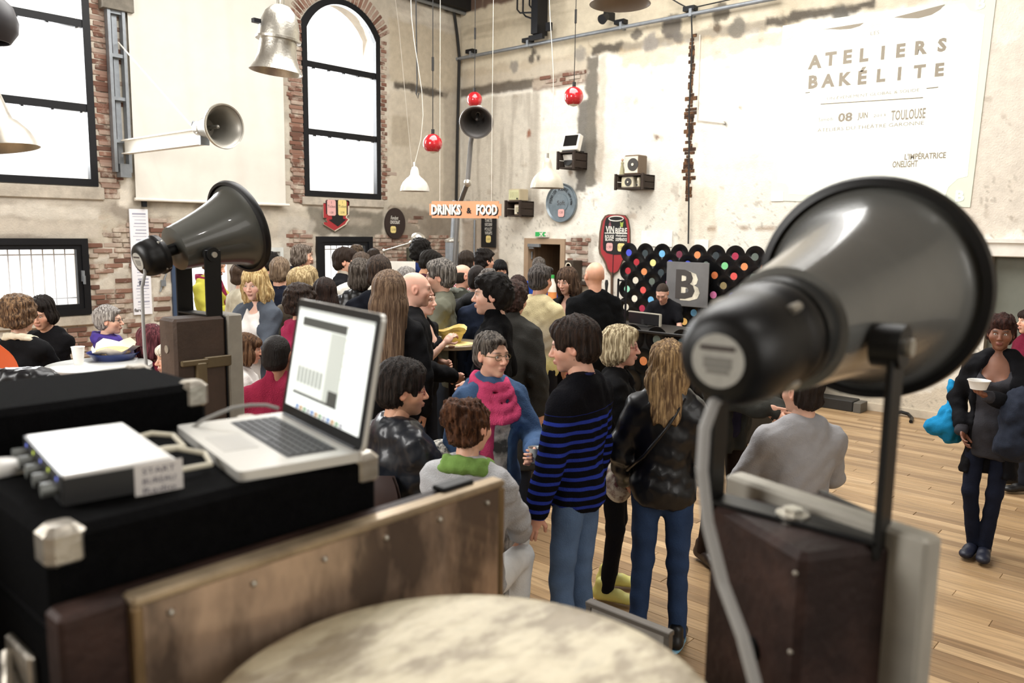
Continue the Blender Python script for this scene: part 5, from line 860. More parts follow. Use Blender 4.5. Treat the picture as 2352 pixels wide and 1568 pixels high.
# ---- hair in the frame of the head
def hair_mesh(style, seed=0, h=.0068, vol=0.0):
    r = np.random.default_rng(seed); lo = -.30
    if style in ('long', 'wavy', 'straight'): lo = -.52
    f = Field((-.19, -.22, lo), (.19, .15, .20), h if lo > -.4 else .0085); v = vol
    def strands(amp, n, zf=10):
        X, Y, Z = np.meshgrid(*f.ax, indexing='ij', sparse=True); a = np.arctan2(X, -(Y+.01)); ph = r.uniform(0, 6); w = np.sin(a*n+2.2*np.sin(Z*zf+ph)+ph)+.6*np.sin(a*n*1.9+3*np.sin(Z*zf*.7+1)+2)+.35*np.sin(Z*55+a*7+ph)*(zf > 14); f.F += (amp*w).astype(np.float32)
    def face(zc=-.045, rz=.098, rx=.064, yc=.115): f.ell((0, yc, zc), (rx, .085, rz), .02, 'sub')
    if style == 'buzz':
        f.ell((0, -.020, .034), (.0795, .101, .0935), .01).ell((0, -.045, -.03), (.070, .070, .06), .03); face(-.06, .112, .085, .105)
        for s in (-1, 1): f.ell((s*.085, .01, -.03), (.025, .045, .05), .01, 'sub')
        f.half(2, -.075, 1); f.warp(.0012, 160, seed)
    elif style == 'ring':
        f.ell((0, -.022, .012), (.081, .102, .085), .01).ell((0, -.05, -.03), (.070, .066, .05), .02); f.ell((0, .02, .075), (.088, .14, .058), .01, 'sub'); face(-.05, .11, .09, .09); f.half(2, -.07, 1); f.warp(.002, 120, seed)
    elif style == 'short':
        f.ell((0, -.020, .042+v*.4), (.086+v, .110+v, .100+v), .02).ell((0, -.052, -.025), (.078+v*.6, .074+v*.6, .062), .03).ell((0, .055, .092), (.060, .045, .030+v), .03); face(-.045, .114, .069, .118)
        for s in (-1, 1): f.ell((s*.09, .015, -.028), (.030, .038, .040), .012, 'sub')
        f.half(2, -.085, 1); strands(.0035, 17, 16); f.warp(.004, 60, seed)
    elif style == 'crop':
        f.ell((0, -.020, .040), (.083+v, .107+v, .097+v), .02).ell((0, -.050, -.025), (.076, .072, .060), .03).ell((.02, .045, .088), (.060, .050, .028), .03); face(-.035, .118, .074, .112)
        for s in (-1, 1): f.ell((s*.09, .018, -.028), (.028, .040, .042), .012, 'sub')
        f.half(2, -.085, 1); strands(.003, 19, 18); f.warp(.005, 75, seed)
    elif style == 'curly':
        f.ell((0, -.022, .045+v*.4), (.092+v, .114+v, .104+v), .02).ell((0, -.052, -.02), (.086+v, .080+v, .070), .03).ell((0, .05, .09), (.066, .055, .036), .03); face(-.048, .10, .066, .118); f.half(2, -.10-v, 1)
        f.warp(.010, 95, seed); f.warp(.005, 210, seed+1)
    elif style == 'medium':
        f.ell((0, -.022, .042+v*.4), (.092+v, .114+v, .104+v), .02).ell((0, -.050, -.05), (.092+v, .085+v, .085), .03).ell((0, .05, .092), (.068, .05, .036), .03)
        for s in (-1, 1): f.ell((s*.072, .012, -.02), (.026, .052, .062), .02)
        face(-.05, .100, .060, .125); f.half(2, -.14, 1); strands(.005, 15, 14); f.warp(.004, 55, seed)
    elif style == 'bob':
        f.ell((0, -.022, .042), (.094+v, .114+v, .102+v), .02).ell((0, -.035, -.06), (.100+v, .092+v, .085), .03)
        for s in (-1, 1): f.ell((s*.080, .018, -.05), (.026, .055, .080), .02)
        f.ell((0, .070, .062), (.070, .040, .040), .02); face(-.062, .098, .058, .130); f.half(2, -.145, 1); strands(.004, 16, 7)
    elif style == 'bun':
        f.ell((0, -.022, .042), (.090, .112, .100), .02).ell((0, -.052, -.02), (.080, .072, .066), .03).ell((-.015, -.112, .092), (.062, .055, .055), .008).ell((-.055, -.095, .05), (.04, .04, .04), .008).ell((.03, -.105, .055), (.045, .04, .04), .008); face(-.045, .100, .066, .118); f.half(2, -.09, 1); strands(.005, 18, 14); f.warp(.008, 95, seed); f.warp(.004, 200, seed+2)
    elif style in ('long', 'wavy', 'straight'):
        L = {'long': -.36, 'wavy': -.32, 'straight': -.46}[style]
        f.ell((0, -.022, .042), (.092+v, .115+v, .102+v), .02).ell((0, -.045, -.06), (.098+v, .088+v, .10), .04).cap((0, -.075, -.10), (0, -.115, L+.05), .105+v, .085+v*.5, .05, sy=1.7)
        for s in (-1, 1): f.ell((s*.078, .012, -.05), (.028, .05, .085), .03).cap((s*.082, -.005, -.10), (s*.095, -.01, L*.62), .040, .022, .03)
        face(-.052, .100, .060, .128); f.half(2, L, 1); strands(.0055 if style != 'straight' else .0035, 15, 22 if style == 'wavy' else 5)
        if style == 'wavy': f.warp(.006, 60, seed)
    return f.mesh()
HCACHE = {}
def get_hair(style, seed, vol):
    k = (style, seed % 3, vol)
    if k not in HCACHE: HCACHE[k] = hair_mesh(style, seed % 3, vol=vol)
    return HCACHE[k]
def hair_mat(c, c2=None):
    k = 'hair_'+c+(c2 or '')
    return mat(k, c, .55, 0, .38, 30, bump=.7, bscale=75, stretch=(3.2, 3.2, .16), col2=c2, spec=.18)
def cloth(c, kind='cotton', c2=None):
    k = kind+'_'+c+(c2 or '')
    if kind == 'leather': return mat(k, c, .36, 0, .2, 10, bump=.05, bscale=20, coat=.08, spec=.4)
    if kind == 'denim': return mat(k, c, .85, 0, .30, 5, bump=.25, bscale=160, spec=.15)
    if kind == 'knit': return mat(k, c, .95, 0, .12, 8, bump=.55, bscale=190, spec=.1)
    return mat(k, c, .85, 0, .12, 9, bump=.18, bscale=150, col2=c2, spec=.12)
M_SKIN = None
def skin_mat():
    m = mat('skin', attr='Col', rough=.5, var=.06, scale=30, bump=.06, bscale=300); b = m.node_tree.nodes['Principled BSDF']; b.inputs['Subsurface Weight'].default_value = .08; b.inputs['Subsurface Radius'].default_value = (.02, .008, .004); b.inputs['Subsurface Scale'].default_value = .5; return m
M_SKIN = skin_mat()
def rotm(yaw=0, pitch=0, roll=0): return np.array(Matrix.Rotation(yaw, 3, 'Z')@Matrix.Rotation(pitch, 3, 'X')@Matrix.Rotation(roll, 3, 'Y'))
def elbow_of(S, Hh, la, lb, pole):
    d = Hh-S; D = np.linalg.norm(d); D2 = min(D, (la+lb)*.995); u = d/D; Hh = S+u*D2; a = (la*la-lb*lb+D2*D2)/(2*D2); hgt = math.sqrt(max(la*la-a*a, 1e-6)); p = np.asarray(pole, float); p = p-u*(p@u); p /= np.linalg.norm(p)+1e-9; return S+u*a+p*hgt, Hh
def attr_col(o, col):
    a = o.data.color_attributes.new('Col', 'FLOAT_COLOR', 'POINT'); a.data.foreach_set('color', np.concatenate([col, np.ones((len(col), 1))], 1).astype(np.float32).ravel())
class Person:
    """local frame: x to the person's right, y forward, z up; the Empty carries place and heading"""
    def __init__(s, label, loc, heading, h=1.72, fem=False, group=None, z0=0.0):
        s.s = h/1.74; s.h = h; s.fem = fem; s.o = thing('person', label, 'person', (loc[0], loc[1], z0), group, rz=heading); WL[s.o.name] = np.zeros(3); s.z0 = z0; s.lean = np.zeros(3)
    def J(s, x, y, z):
        """joint at body scale with the lean of the trunk"""
        t = max(0, (z-.95)/.8); return np.array([x, y, z])*s.s+s.lean*t
    def pose(s, R=None, L=None, head=(0, 0, 0), seat=None, lean=(0, 0, 0), legs=None, hands=('rel', 'rel'), palms=(None, None), poles=((.6, -.7, -.4), (-.6, -.7, -.4)), drop=0.0):
        """R, L: wrist targets at body scale, head: yaw, pitch, roll; seat: height of a sitting surface above the feet"""
        s.lean = np.asarray(lean, float); sc = s.s; s.head = head; s.hd = hands; s.palms = palms; sw = .150 if s.fem else .172; s.sw = sw; s.off = 0.0
        if seat is not None: s.off = (seat+.085)/sc-.93
        o = s.off; s.sh = [s.J(sw, -.012, 1.385)+[0, 0, o*sc], s.J(-sw, -.012, 1.385)+[0, 0, o*sc]]; la, lb = .285*sc, .255*sc; s.el = []; s.wr = []
        for i, t in enumerate((R, L)):
            sg = 1 if i == 0 else -1; t = np.array(t if t is not None else (sg*(sw+.07), .03, .86), float); t = s.J(*t) if t[2] > 1.0 else t*sc; t = t+[0, 0, o*sc]; e, w = elbow_of(s.sh[i], t, la, lb, poles[i]); s.el.append(e); s.wr.append(w)
        s.hip = [np.array([.088, 0, .91+o])*sc, np.array([-.088, 0, .91+o])*sc]
        if seat is None: kn = [np.array([.10, .02, .49])*sc, np.array([-.10, .02, .49])*sc]; an = [np.array([.115, -.02, .085])*sc, np.array([-.115, -.02, .085])*sc]
        else: zk = (.91+o)*sc-.02; kn = [np.array([.13*sc, .43*sc, zk]), np.array([-.13*sc, .43*sc, zk])]; an = [np.array([.12*sc, .40*sc, max(zk-.42*sc, .085)]), np.array([-.12*sc, .40*sc, max(zk-.42*sc, .085)])]
        if legs: kn = [np.array(legs[0])*sc, np.array(legs[2])*sc]; an = [np.array(legs[1])*sc, np.array(legs[3])*sc]
        s.kn = kn; s.an = an; yw, pt, rl = head; s.nb = s.J(0, -.035, 1.47)+[0, 0, o*sc]; R_ = rotm(yw, pt, rl); s.HR = R_; s.hs = sc*(1.0 if not s.fem else .97)*.99; base = s.J(0, .010, 1.47)+[0, 0, o*sc]; s.hc = base+R_@np.array([0, .0, .160*s.hs]); return s
    def H(s, p): return s.hc+s.hs*(np.asarray(p, float)@s.HR.T)
    def torso(s, f, g, hem, k=.05, bulk=1.0, belly=0.0, hip=1.0):
        """torso solids inflated by g"""
        sc = s.s; o = np.array([0, 0, s.off*sc]); J = lambda x, y, z: s.J(x, y, z)+o; fm = s.fem; b = bulk
        f.ell(J(0, .0, 1.27), np.array([(.155 if fm else .175)*b+g, .105*b+g, .20+g])*[sc, sc, sc], k); [f.cap(J(0, -.025, 1.425), J(q*(s.sw-.012), -.014, 1.378), (.050+g)*sc, (.050+g)*sc, k) for q in (-1, 1)]
        f.ell(J(0, .01+belly*.5, 1.08), np.array([(.128 if fm else .150)*b+g, .098*b+g+belly, .19+g])*sc, k); f.ell(J(0, -.008, .93), np.array([(.158 if fm else .154)*b+g*hip, .112*b+g*hip, .13+g])*sc, k)
        if fm:
            for q in (-1, 1): f.ell(J(q*.07, .085, 1.27), np.array([.06, .045, .055])*sc+g*.6, .04)
        f.cap(J(.07, -.03, 1.45), J(-.07, -.03, 1.45), (.04+g)*sc, k=k*.8)
    def bounds(s, pts, m): p = np.array(pts); return p.min(0)-m, p.max(0)+m
    def put(s, name, V, Q, m, smooth=True):
        ob = bpy.data.objects.new(name, make_mesh(name, V, Q, m, smooth, 0)); C.objects.link(ob); ob.parent = s.o; WL[ob.name] = np.zeros(3); return ob
    def body(s, tone='d9a88c', brow='3a2a20', stubble=0.0, lip='b06a62', res=.02, eye='2a1d14'):
        sc = s.s; g = -.014; f = Field(*s.bounds(s.sh+s.el+s.wr+s.kn+s.an+[s.nb, s.hc], .16*sc), res)
        s.torso(f, g, None, .05, hip=3.0)
        for i in (0, 1): f.cap(s.sh[i], s.el[i], .042*sc, .036*sc, .03).cap(s.el[i], s.wr[i], .036*sc, .0255*sc, .02).cap(s.hip[i]+[0, 0, -.05], s.kn[i], .052*sc, .040*sc, .02).cap(s.kn[i], s.an[i], .040*sc, .030*sc, .02)
        f.cap(s.nb+[0, 0, -.05*sc], s.hc+[0, -.01, -.06*sc], .056*sc*(.88 if s.fem else 1), .050*sc*(.88 if s.fem else 1), .03); V, Q = f.mesh(); Vs = [V]; Qs = [Q]; base = cc(tone); cols = [np.ones((len(V), 1))*base]; n = len(V)
        hv, hq, hm = HEADS[s.fem]; Vs.append(s.H(hv)); Qs.append(hq+n); n += len(hv); c = np.ones((len(hv), 1))*base; bl = lambda c, m, q: c*(1-m[:, None])+cc(q)*m[:, None]
        c = c*(1-(hm['sock']*.22)[:, None]); c = c*(1+hm['blush'][:, None]*np.array([.10, -.06, -.08])); c = bl(c, np.clip(hm['lip'], 0, 1)*.75, lip); c = c*(1-.5*hm['mouth'][:, None]); c = bl(c, np.clip(hm['brow'], 0, 1)*.8, brow)  # sockets darkened in the skin colour; lip groove shade painted as a dark line
        if stubble: c = bl(c, hm['beard']*stubble, brow)
        e = hm['eye']; c[e == 1] = cc('cfc6bd'); c[e == 2] = cc(eye); cols.append(c)
        for i in (0, 1):
            hv, hq = HANDS[s.hd[i]]; hv = hv*sc*(.92 if s.fem else 1.0)
            if i == 1: hv = hv*[-1, 1, 1]; hq = hq[:, ::-1]
            d = s.wr[i]-s.el[i]; d /= np.linalg.norm(d); pn = s.palms[i] if s.palms[i] is not None else np.array([-1 if i == 0 else 1, .25, 0.0]); pn = np.asarray(pn, float); pn = pn-d*(pn@d); pn /= np.linalg.norm(pn)+1e-9; zx = -d; xx = np.cross(pn, zx)
            # template x must point so that the thumb (-x) leads forward or up
            Mx = np.stack([xx, pn, zx]); Vs.append(s.wr[i]+hv@Mx); Qs.append(hq+n); n += len(hv); cols.append(np.ones((len(hv), 1))*base*[1.0, .95, .94])
        ob = s.put('body', np.concatenate(Vs), np.concatenate(Qs), M_SKIN); attr_col(ob, np.concatenate(cols)); s.handc = [s.wr[i]+(s.wr[i]-s.el[i])/np.linalg.norm(s.wr[i]-s.el[i])*.085*sc for i in (0, 1)]; return s
    def hair(s, style, c, c2=None, seed=0, vol=0.0, scale=1.0, name='hair'):
        V, Q = get_hair(style, seed, vol); V = V*scale; s.put(name, s.H(V), Q, hair_mat(c, c2)); return s
    def top(s, m, name='jacket', g=.012, hem=.86, sleeve=1.0, res=.0135, collar=None, neck=None, open_=None, bulk=1.0, belly=0.0, wr=.010, seed=0, hood=False, flare=0.0, arm=0.0, coat=False):
        sc = s.s; f = Field(*s.bounds(s.sh+s.el+s.wr+[np.array([0, 0, (hem+s.off)*sc]), s.nb+[0, 0, .10]], (.17+flare)*sc), res); s.torso(f, g, hem, .05, bulk, belly); o = s.off
        if hem < .80 or flare: f.cap(np.array([0, -.005, (.92+o)*sc]), np.array([0, -.01, (hem-.06+o)*sc]), (.125+g)*sc, (.14+g+flare)*sc, .05, sy=1.25)
        for i in (0, 1):
            w = s.el[i]+(s.wr[i]-s.el[i])*min(1, max(0, sleeve*2-1)) if sleeve > .5 else None
            if sleeve > .5: f.cap(s.sh[i], s.el[i], (.049+g+arm)*sc, (.044+g+arm)*sc, .04).cap(s.el[i], w, (.045+g+arm)*sc, (.033+g+arm)*sc, .015)
            elif sleeve > 0: f.cap(s.sh[i], s.sh[i]+(s.el[i]-s.sh[i])*sleeve*1.6, (.050+g+arm)*sc, (.053+g+arm)*sc, .04)
        f.half(2, (hem+o)*sc, 1)
        if collar == 'turtle': f.cap(s.nb+[0, .02, -.02], s.nb+[0, .03, .055*sc], (.064)*sc, .060*sc, .02)
        elif collar == 'stand': f.torus(s.nb+[0, .025, .015*sc], .066*sc, .016*sc, .015, 1.0, .3)
        elif collar == 'shirt': f.torus(s.nb+[0, .025, .010*sc], .068*sc, .014*sc, .015, 1.0, .45)
        elif collar == 'crew': f.torus(s.nb+[0, .028, -.005*sc], .068*sc, .011*sc, .012, 1.0, .4)
        if hood: f.ell(s.nb+np.array([0, -.075, -.01])*sc, np.array([.10, .055, .06])*sc, .03).torus(s.nb+[0, .01, -.0], .078*sc, .024*sc, .02, 1.0, .35)
        if neck: f.ell(s.nb+np.array([0, .10, neck[1]])*sc, np.array([neck[0], .10, neck[2]])*sc, .015, 'sub')
        if open_: f.cap(s.J(0, .115, 1.50)+[0, 0, o*sc], s.J(0, .15, hem-.05)+[0, 0, o*sc], open_*sc*.75, open_*sc, .015, 'sub')
        if wr: f.warp(wr, 38, seed+5); f.warp(wr*.6, 85, seed+9)
        V, Q = f.mesh(); s.put(name, V, Q, m); return s
    def trousers(s, m, g=.0, name='trousers', res=.015, flare=.0, hem=.07, wr=.004, seed=0, tight=1.0):
        sc = s.s; f = Field(*s.bounds(s.kn+s.an+s.hip, .18*sc), res); o = s.off; f.ell(np.array([0, -.012, (.93+o)*sc]), np.array([.148+g, .104+g, .115])*sc, .04)
        for i in (0, 1): f.cap(s.hip[i]+[0, -.01*sc, 0], s.kn[i], (.082*tight+g)*sc, (.060*tight+g)*sc, .035).cap(s.kn[i], s.an[i], (.058*tight+g)*sc, (.046*tight+g+flare)*sc, .02)
        f.half(2, hem*sc if s.off <= .02 else -9, 1); f.warp(wr, 40, seed+3); V, Q = f.mesh(); s.put(name, V, Q, m); return s
    def skirt(s, m, top=.98, hem=.45, flare=.06, g=.01, name='skirt'):
        sc = s.s; f = Field((-.36*sc, -.3*sc, (hem-.05)*sc), (.36*sc, .3*sc, (top+.1)*sc), .015); f.cap((0, -.01, top*sc), (0, -.01, (hem-.1)*sc), (.145+g)*sc, (.165+flare)*sc, .03, sy=1.3).half(2, hem*sc, 1).half(2, top*sc, -1); X, Y, Z = np.meshgrid(*f.ax, indexing='ij', sparse=True); f.F += (.008*np.sin(np.arctan2(X, Y)*9)*(1-(Z-hem*sc)/((top-hem)*sc))).astype(np.float32); V, Q = f.mesh(); s.put(name, V, Q, m); return s
    def shoes(s, m, msole=None, toes=(0.12, -0.12)):
        for i in (0, 1):
            a = s.an[i]; R_ = rotm(-toes[i]); zf = a[2]-.075*s.s; V = (SHOE[0]*s.s)@R_.T+[a[0], a[1]+.01, zf]; s.put('shoe', V, SHOE[1], m)
            if msole is not None: sv = (np.array(sole.v)*s.s)@R_.T+[a[0], a[1]+.01, zf]; s.put('sole', sv, sole.f, msole, False)
        return s
    def glasses(s, c='2a2422', r=.022):
        mb = MB(); hw = .031
        for q in (-1, 1):
            mb.tube([s.H((q*hw+r*math.cos(a)*1.1, .098, .004+r*.72*math.sin(a))) for a in np.linspace(0, 2*PI, 18, endpoint=False)], .0019, 5, True); mb.tube([s.H((q*(hw+r), .096, .008)), s.H((q*.074, .06, .010)), s.H((q*.080, -.005, .008))], .0018, 5)
        mb.tube([s.H((-.009, .100, .008)), s.H((0, .104, .011)), s.H((.009, .100, .008))], .0019, 5); s.put('glasses', mb.v, mb.f, mat('glasses_'+c, c, .35)); return s
    def scarf(s, c, tails=((.05, .75),), m=None, fat=.034, rows=3, kind='knit'):
        m = m or cloth(c, kind); sc = s.s; f = Field(s.nb-np.array([.24, .24, .62])*sc, s.nb+np.array([.24, .26, .14])*sc, .0105); r = np.random.default_rng(3)
        for k in range(rows): f.torus(s.nb+np.array([0, .022+.012*k, .010-.034*k])*sc, (.090+.016*k)*sc, fat*sc*.75, .005, 1.0, .25+.12*k)
        for x, L in tails: f.cap(s.nb+np.array([x, .10, -.03])*sc, s.nb+np.array([x*1.2, .15, -.20])*sc, .036*sc, .042*sc, .02, sy=1.4).cap(s.nb+np.array([x*1.2, .15, -.20])*sc, s.nb+np.array([x*1.1, .13, -.20-L*.5])*sc, .042*sc, .044*sc, .02, sy=1.6)
        f.warp(.0055, 70, 4); f.warp(.004, 140, 8); V, Q = f.mesh(); s.put('scarf', V, Q, m); return s
    def world(s, p):
        c, n = math.cos(s.o.rotation_euler[2]), math.sin(s.o.rotation_euler[2]); return np.array([s.o.location[0]+c*p[0]-n*p[1], s.o.location[1]+n*p[0]+c*p[1], s.o.location[2]+p[2]])
    def local(s, w):
        c, n = math.cos(s.o.rotation_euler[2]), math.sin(s.o.rotation_euler[2]); d = np.asarray(w, float)-np.array(s.o.location); return np.array([c*d[0]+n*d[1], -n*d[0]+c*d[1], d[2]])
# ================================================================== the people, placed by head pixel and distance
def zmat(name, stops, kind='knit', repeat=None):
    """cloth coloured by height on the body: stops = [(z, colour)], or a repeating stripe (z_start, period, duty, base, stripe)"""
    m = cloth(stops[0][1] if stops else repeat[3], kind+'_'+name if False else kind).copy(); m.name = name; nt = m.node_tree; n = nt.nodes; l = nt.links; b = n['Principled BSDF']
    g = n.new('ShaderNodeTexCoord'); sx = n.new('ShaderNodeSeparateXYZ'); l.new(g.outputs['Object'], sx.inputs[0]); rp = n.new('ShaderNodeValToRGB'); rp.color_ramp.interpolation = 'LINEAR' if stops else 'CONSTANT'; e = rp.color_ramp.elements
    if stops:
        mr = n.new('ShaderNodeMapRange'); mr.inputs['From Min'].default_value = stops[0][0]; mr.inputs['From Max'].default_value = stops[-1][0]; l.new(sx.outputs[2], mr.inputs['Value']); l.new(mr.outputs[0], rp.inputs[0]); z0, z1 = stops[0][0], stops[-1][0]
        e[0].color = srgb(stops[0][1]); e[1].color = srgb(stops[-1][1])
        for z, c in stops[1:-1]: q = e.new((z-z0)/(z1-z0)); q.color = srgb(c)
        l.new(rp.outputs[0], b.inputs['Base Color'])
    else:
        zs, per, duty, base, st = repeat; d = n.new('ShaderNodeMath'); d.operation = 'DIVIDE'; d.inputs[1].default_value = per; l.new(sx.outputs[2], d.inputs[0]); fr = n.new('ShaderNodeMath'); fr.operation = 'FRACT'; l.new(d.outputs[0], fr.inputs[0]); l.new(fr.outputs[0], rp.inputs[0])
        e[0].color = srgb(base); e[0].position = 0; e[1].position = 1-duty; e[1].color = srgb(st); lt = n.new('ShaderNodeMath'); lt.operation = 'LESS_THAN'; lt.inputs[1].default_value = zs; l.new(sx.outputs[2], lt.inputs[0]); mx = n.new('ShaderNodeMix'); mx.data_type = 'RGBA'; l.new(lt.outputs[0], mx.inputs['Factor']); mx.inputs['A'].default_value = srgb(base); l.new(rp.outputs[0], mx.inputs['B']); l.new(mx.outputs['Result'], b.inputs['Base Color'])
    return m
def check_mat(name, a, c):
    m = cloth(a).copy(); m.name = name; n = m.node_tree.nodes; l = m.node_tree.links; ch = n.new('ShaderNodeTexChecker'); ch.inputs['Scale'].default_value = 55; ch.inputs['Color1'].default_value = srgb(a); ch.inputs['Color2'].default_value = srgb(c); tc = n.new('ShaderNodeTexCoord'); l.new(tc.outputs['Object'], ch.inputs['Vector']); l.new(ch.outputs[0], n['Principled BSDF'].inputs['Base Color']); return m
PPL = {}
TR_BLK, TR_JEAN, TR_DK = cloth('16161a'), cloth('34496e', 'denim', '4b648c'), cloth('23262e')
SHB, SHBR = mat('black_shoe', '121214', .4), mat('brown_shoe', '2c211b', .45)
def stool(p, z, label, back=None):
    o = thing('bar_stool', label, 'stool', (p[0], p[1], 0)); p = np.array([p[0], p[1], 0.0]); MB().lathe([(.001, z-.04), (.15, z-.04), (.165, z-.02), (.165, z), (.15, z+.005), (.001, z+.005)], p, UP, 24).build('seat', mat('black_stool_seat', '161616', .4), o, True, 40)
    for k in range(4): a = PI/4+k*PI/2; MB().cyl(p+[.10*math.cos(a), .10*math.sin(a), z-.03], p+[.20*math.cos(a), .20*math.sin(a), 0], .012, n=8).build('leg', M_BLK, o)
    if back is not None:
        b = np.array([back[0], back[1], 0]); r_ = np.array([-b[1], b[0], 0]); P = []; c = p+b*.21+[0, 0, z+.27]
        for t in (0, .016): P += [c+b*(t-.10*u*u)+r_*u*.19*math.sqrt(max(0, 1-v*v*.55))+UP*v*.15 for v in np.linspace(-1, 1, 9) for u in np.linspace(-1, 1, 11)]
        q = [(j*11+i, j*11+i+1, j*11+12+i, j*11+11+i) for j in range(8) for i in range(10)]; mesh_obj('backrest', P, q+[tuple(99+i for i in reversed(f_)) for f_ in q], mat('dark_brown_ply', '2a1611', .5, 0, .2), o, True, 0)
        for sg in (-1, 1): MB().cyl(p+b*.15+r_*sg*.09+[0, 0, z-.02], c+b*.01+r_*sg*.09, .010, n=8).build('back_post', M_BLK, o)
    MB().tube([p+[.165*math.cos(a), .165*math.sin(a), z*.4] for a in np.linspace(0, 2*PI, 20, endpoint=False)], .009, 6, True).build('foot_ring', M_BLK, o)
STOOLS = []
def pp(key, label, px, py, d, face, fem=False, sit=False, bh=None, head=(0, 0, 0), R=None, L=None, hands=('rel', 'rel'), palms=(None, None), lean=(0, 0, 0), tone='d8a88e', brow='35271e', stub=0.0, hair=None, top=None, under=None, trou=TR_DK, shoe=SHB, sole_m=None, legs=None, poles=((.6, -.7, -.4), (-.6, -.7, -.4)), group='people in the crowd', build=True, stool_label=None, dz=0.0, trk=None, lip='b06a62'):
    t = DP(px, py, d); z = t[2]-.015; g = np.array([t[0], t[1], 0]); f = g/np.linalg.norm(g); r = np.array([f[1], -f[0], 0]); a = math.radians(face); dr = -f*math.cos(a)+r*math.sin(a); th = math.atan2(-dr[0], dr[1])
    lx = np.array([math.cos(th)*lean[0]-math.sin(th)*lean[1], math.sin(th)*lean[0]+math.cos(th)*lean[1]])*1.0; res = .0135 if d < 5.5 else (.016 if d < 7.5 else .019)
    h = z if not sit else (bh or (1.66 if fem else 1.74)); h = h-lean[2]; p = Person(label, g[:2]-lx*.9, th, h, fem, group); seat = None
    if sit: seat = (z-h)+.93*h/1.74-.085
    p.pose(R, L, head, seat, lean, legs, hands, palms, poles); p.body(tone, brow, stub, lip, res=.022 if d > 5.5 else .018)
    if hair: p.hair(hair[0], hair[1], hair[2] if len(hair) > 2 else None, seed=len(PPL), vol=hair[3] if len(hair) > 3 else 0.0)
    for q in (under, top):
        if q: q = dict(q); q.setdefault('res', res); q.setdefault('seed', len(PPL)); p.top(**q)
    if trou is not None: p.trousers(trou, res=res+.001, **(trk or {}))
    if shoe is not None: p.shoes(shoe, sole_m)
    if sit: STOOLS.append((p.o.location, seat, -dr if key in ('leatherman', 'bun', 'turtle') else None, 'black round bar stool under the '+' '.join(label.replace('seated ', '').split()[:7])))
    PPL[key] = p; return p
BK = cloth('111113'); BKK = cloth('131214', 'knit'); NAVY = cloth('1b1f2c'); LEA = cloth('131316', 'leather')
T = lambda m, **k: dict(m=m, **k)
F_ = True
# ---- left end: by the window and the white table
pp('curly', 'woman with big curly brown hair and cream scarf on a stool by the window', 42, 688, 5.7, 150, F_, True, tone='d6a68c', hair=('curly', '4a382c', '8a6d50', .03), top=T(BK, hem=.84), R=(.16, .36, 1.0), L=(-.14, .36, 1.0), head=(-.3, 0, 0)).scarf('d8cfb8', ((.06, .5),), fat=.024, rows=2, kind='cotton')
pp('sweater', 'dark haired man in a black sweater with crossed arms by the window', 103, 680, 6.6, -50, False, True, bh=1.78, hair=('medium', '1f1916'), top=T(BKK, hem=.84, collar='crew', g=.016), R=(-.10, .26, 1.10), L=(.10, .27, 1.06), head=(.4, -.3, 0), tone='d2a288')
pp('purple', 'grey haired woman with glasses and purple scarf behind the white table', 246, 702, 6.0, 75, F_, False, hair=('crop', '77706c', 'b5b0aa', .014), tone='e0b49c', top=T(cloth('3d2f66'), hem=.8, g=.02), R=(.12, .30, 1.15), L=(-.12, .30, 1.12)).scarf('4a3a86', ((.07, .45), (-.06, .3)), fat=.045, rows=3, kind='cotton').glasses()
pp('burg', 'woman with burgundy wavy hair leaning beside the white table', 338, 748, 5.9, 70, F_, True, head=(0, -.25, 0), hair=('bob', '4a2229', '6d3a40', .01), top=T(cloth('1d1b22'), hem=.84), R=(.12, .32, 1.1)).scarf('7a2a3a', ((.04, .3),), fat=.022, rows=2, kind='cotton')
pp('white', 'white blonde haired woman half hidden behind the brown trunk', 398, 780, 5.25, -70, F_, True, hair=('bob', 'd9cfbd', 'efe8da'), top=T(cloth('6a6f78'), hem=.84))
pp('yellow', 'woman in a yellow shirt with a burgundy scarf before the white door', 478, 574, 8.2, 60, F_, False, head=(0, -.35, 0), hair=('bun', '6a4a34'), top=T(cloth('a8a23f'), hem=.7, g=.016, flare=.02), R=(.10, .34, 1.22), L=(-.04, .34, 1.22), hands=('grip', 'grip')).scarf('7a1f3c', ((.08, .9), (-.07, .8)), fat=.03, rows=2, kind='cotton')
pp('cream', 'person in a cream sweater with a brown bag behind the blonde woman', 556, 602, 7.6, 120, F_, False, hair=('short', '4a3a2e'), top=T(cloth('b9b19c'), hem=.85, g=.018))
pp('blazer', 'blonde wavy haired woman in a grey blazer over a white top', 588, 616, 6.5, -35, F_, False, hair=('wavy', 'b89660', 'dcc490', .012), tone='e3b8a4', under=T(cloth('ece8e2'), name='white_top', g=.006, hem=.82, neck=(.05, -.03, .055)), top=T(cloth('4d535c', 'cotton'), name='blazer', g=.02, hem=.70, open_=.105, collar='stand', flare=.01), trou=TR_JEAN, R=(.06, .33, 1.14), L=(-.03, .35, 1.12), hands=('grip', 'grip'), head=(.1, -.12, 0), brow='8a6a48')
pp('child', 'child with brown fringe hair in profile beside the brown trunk', 560, 764, 5.2, 85, F_, False, head=(0, -.1, 0), hair=('bob', '4a3424', '6a4e36'), top=T(cloth('d8d4cf'), hem=.8), R=(.08, .3, 1.2))
pp('turtle', 'close cropped man in a red turtleneck seen from behind', 634, 769, 4.6, 170, False, True, hair=('buzz', '1d1816'), tone='9a6a50', top=T(cloth('8e2740', 'knit'), name='turtleneck', g=.016, collar='turtle', hem=.84), head=(-.15, -.05, 0), R=(.16, .36, 1.02), L=(-.14, .36, 1.02))
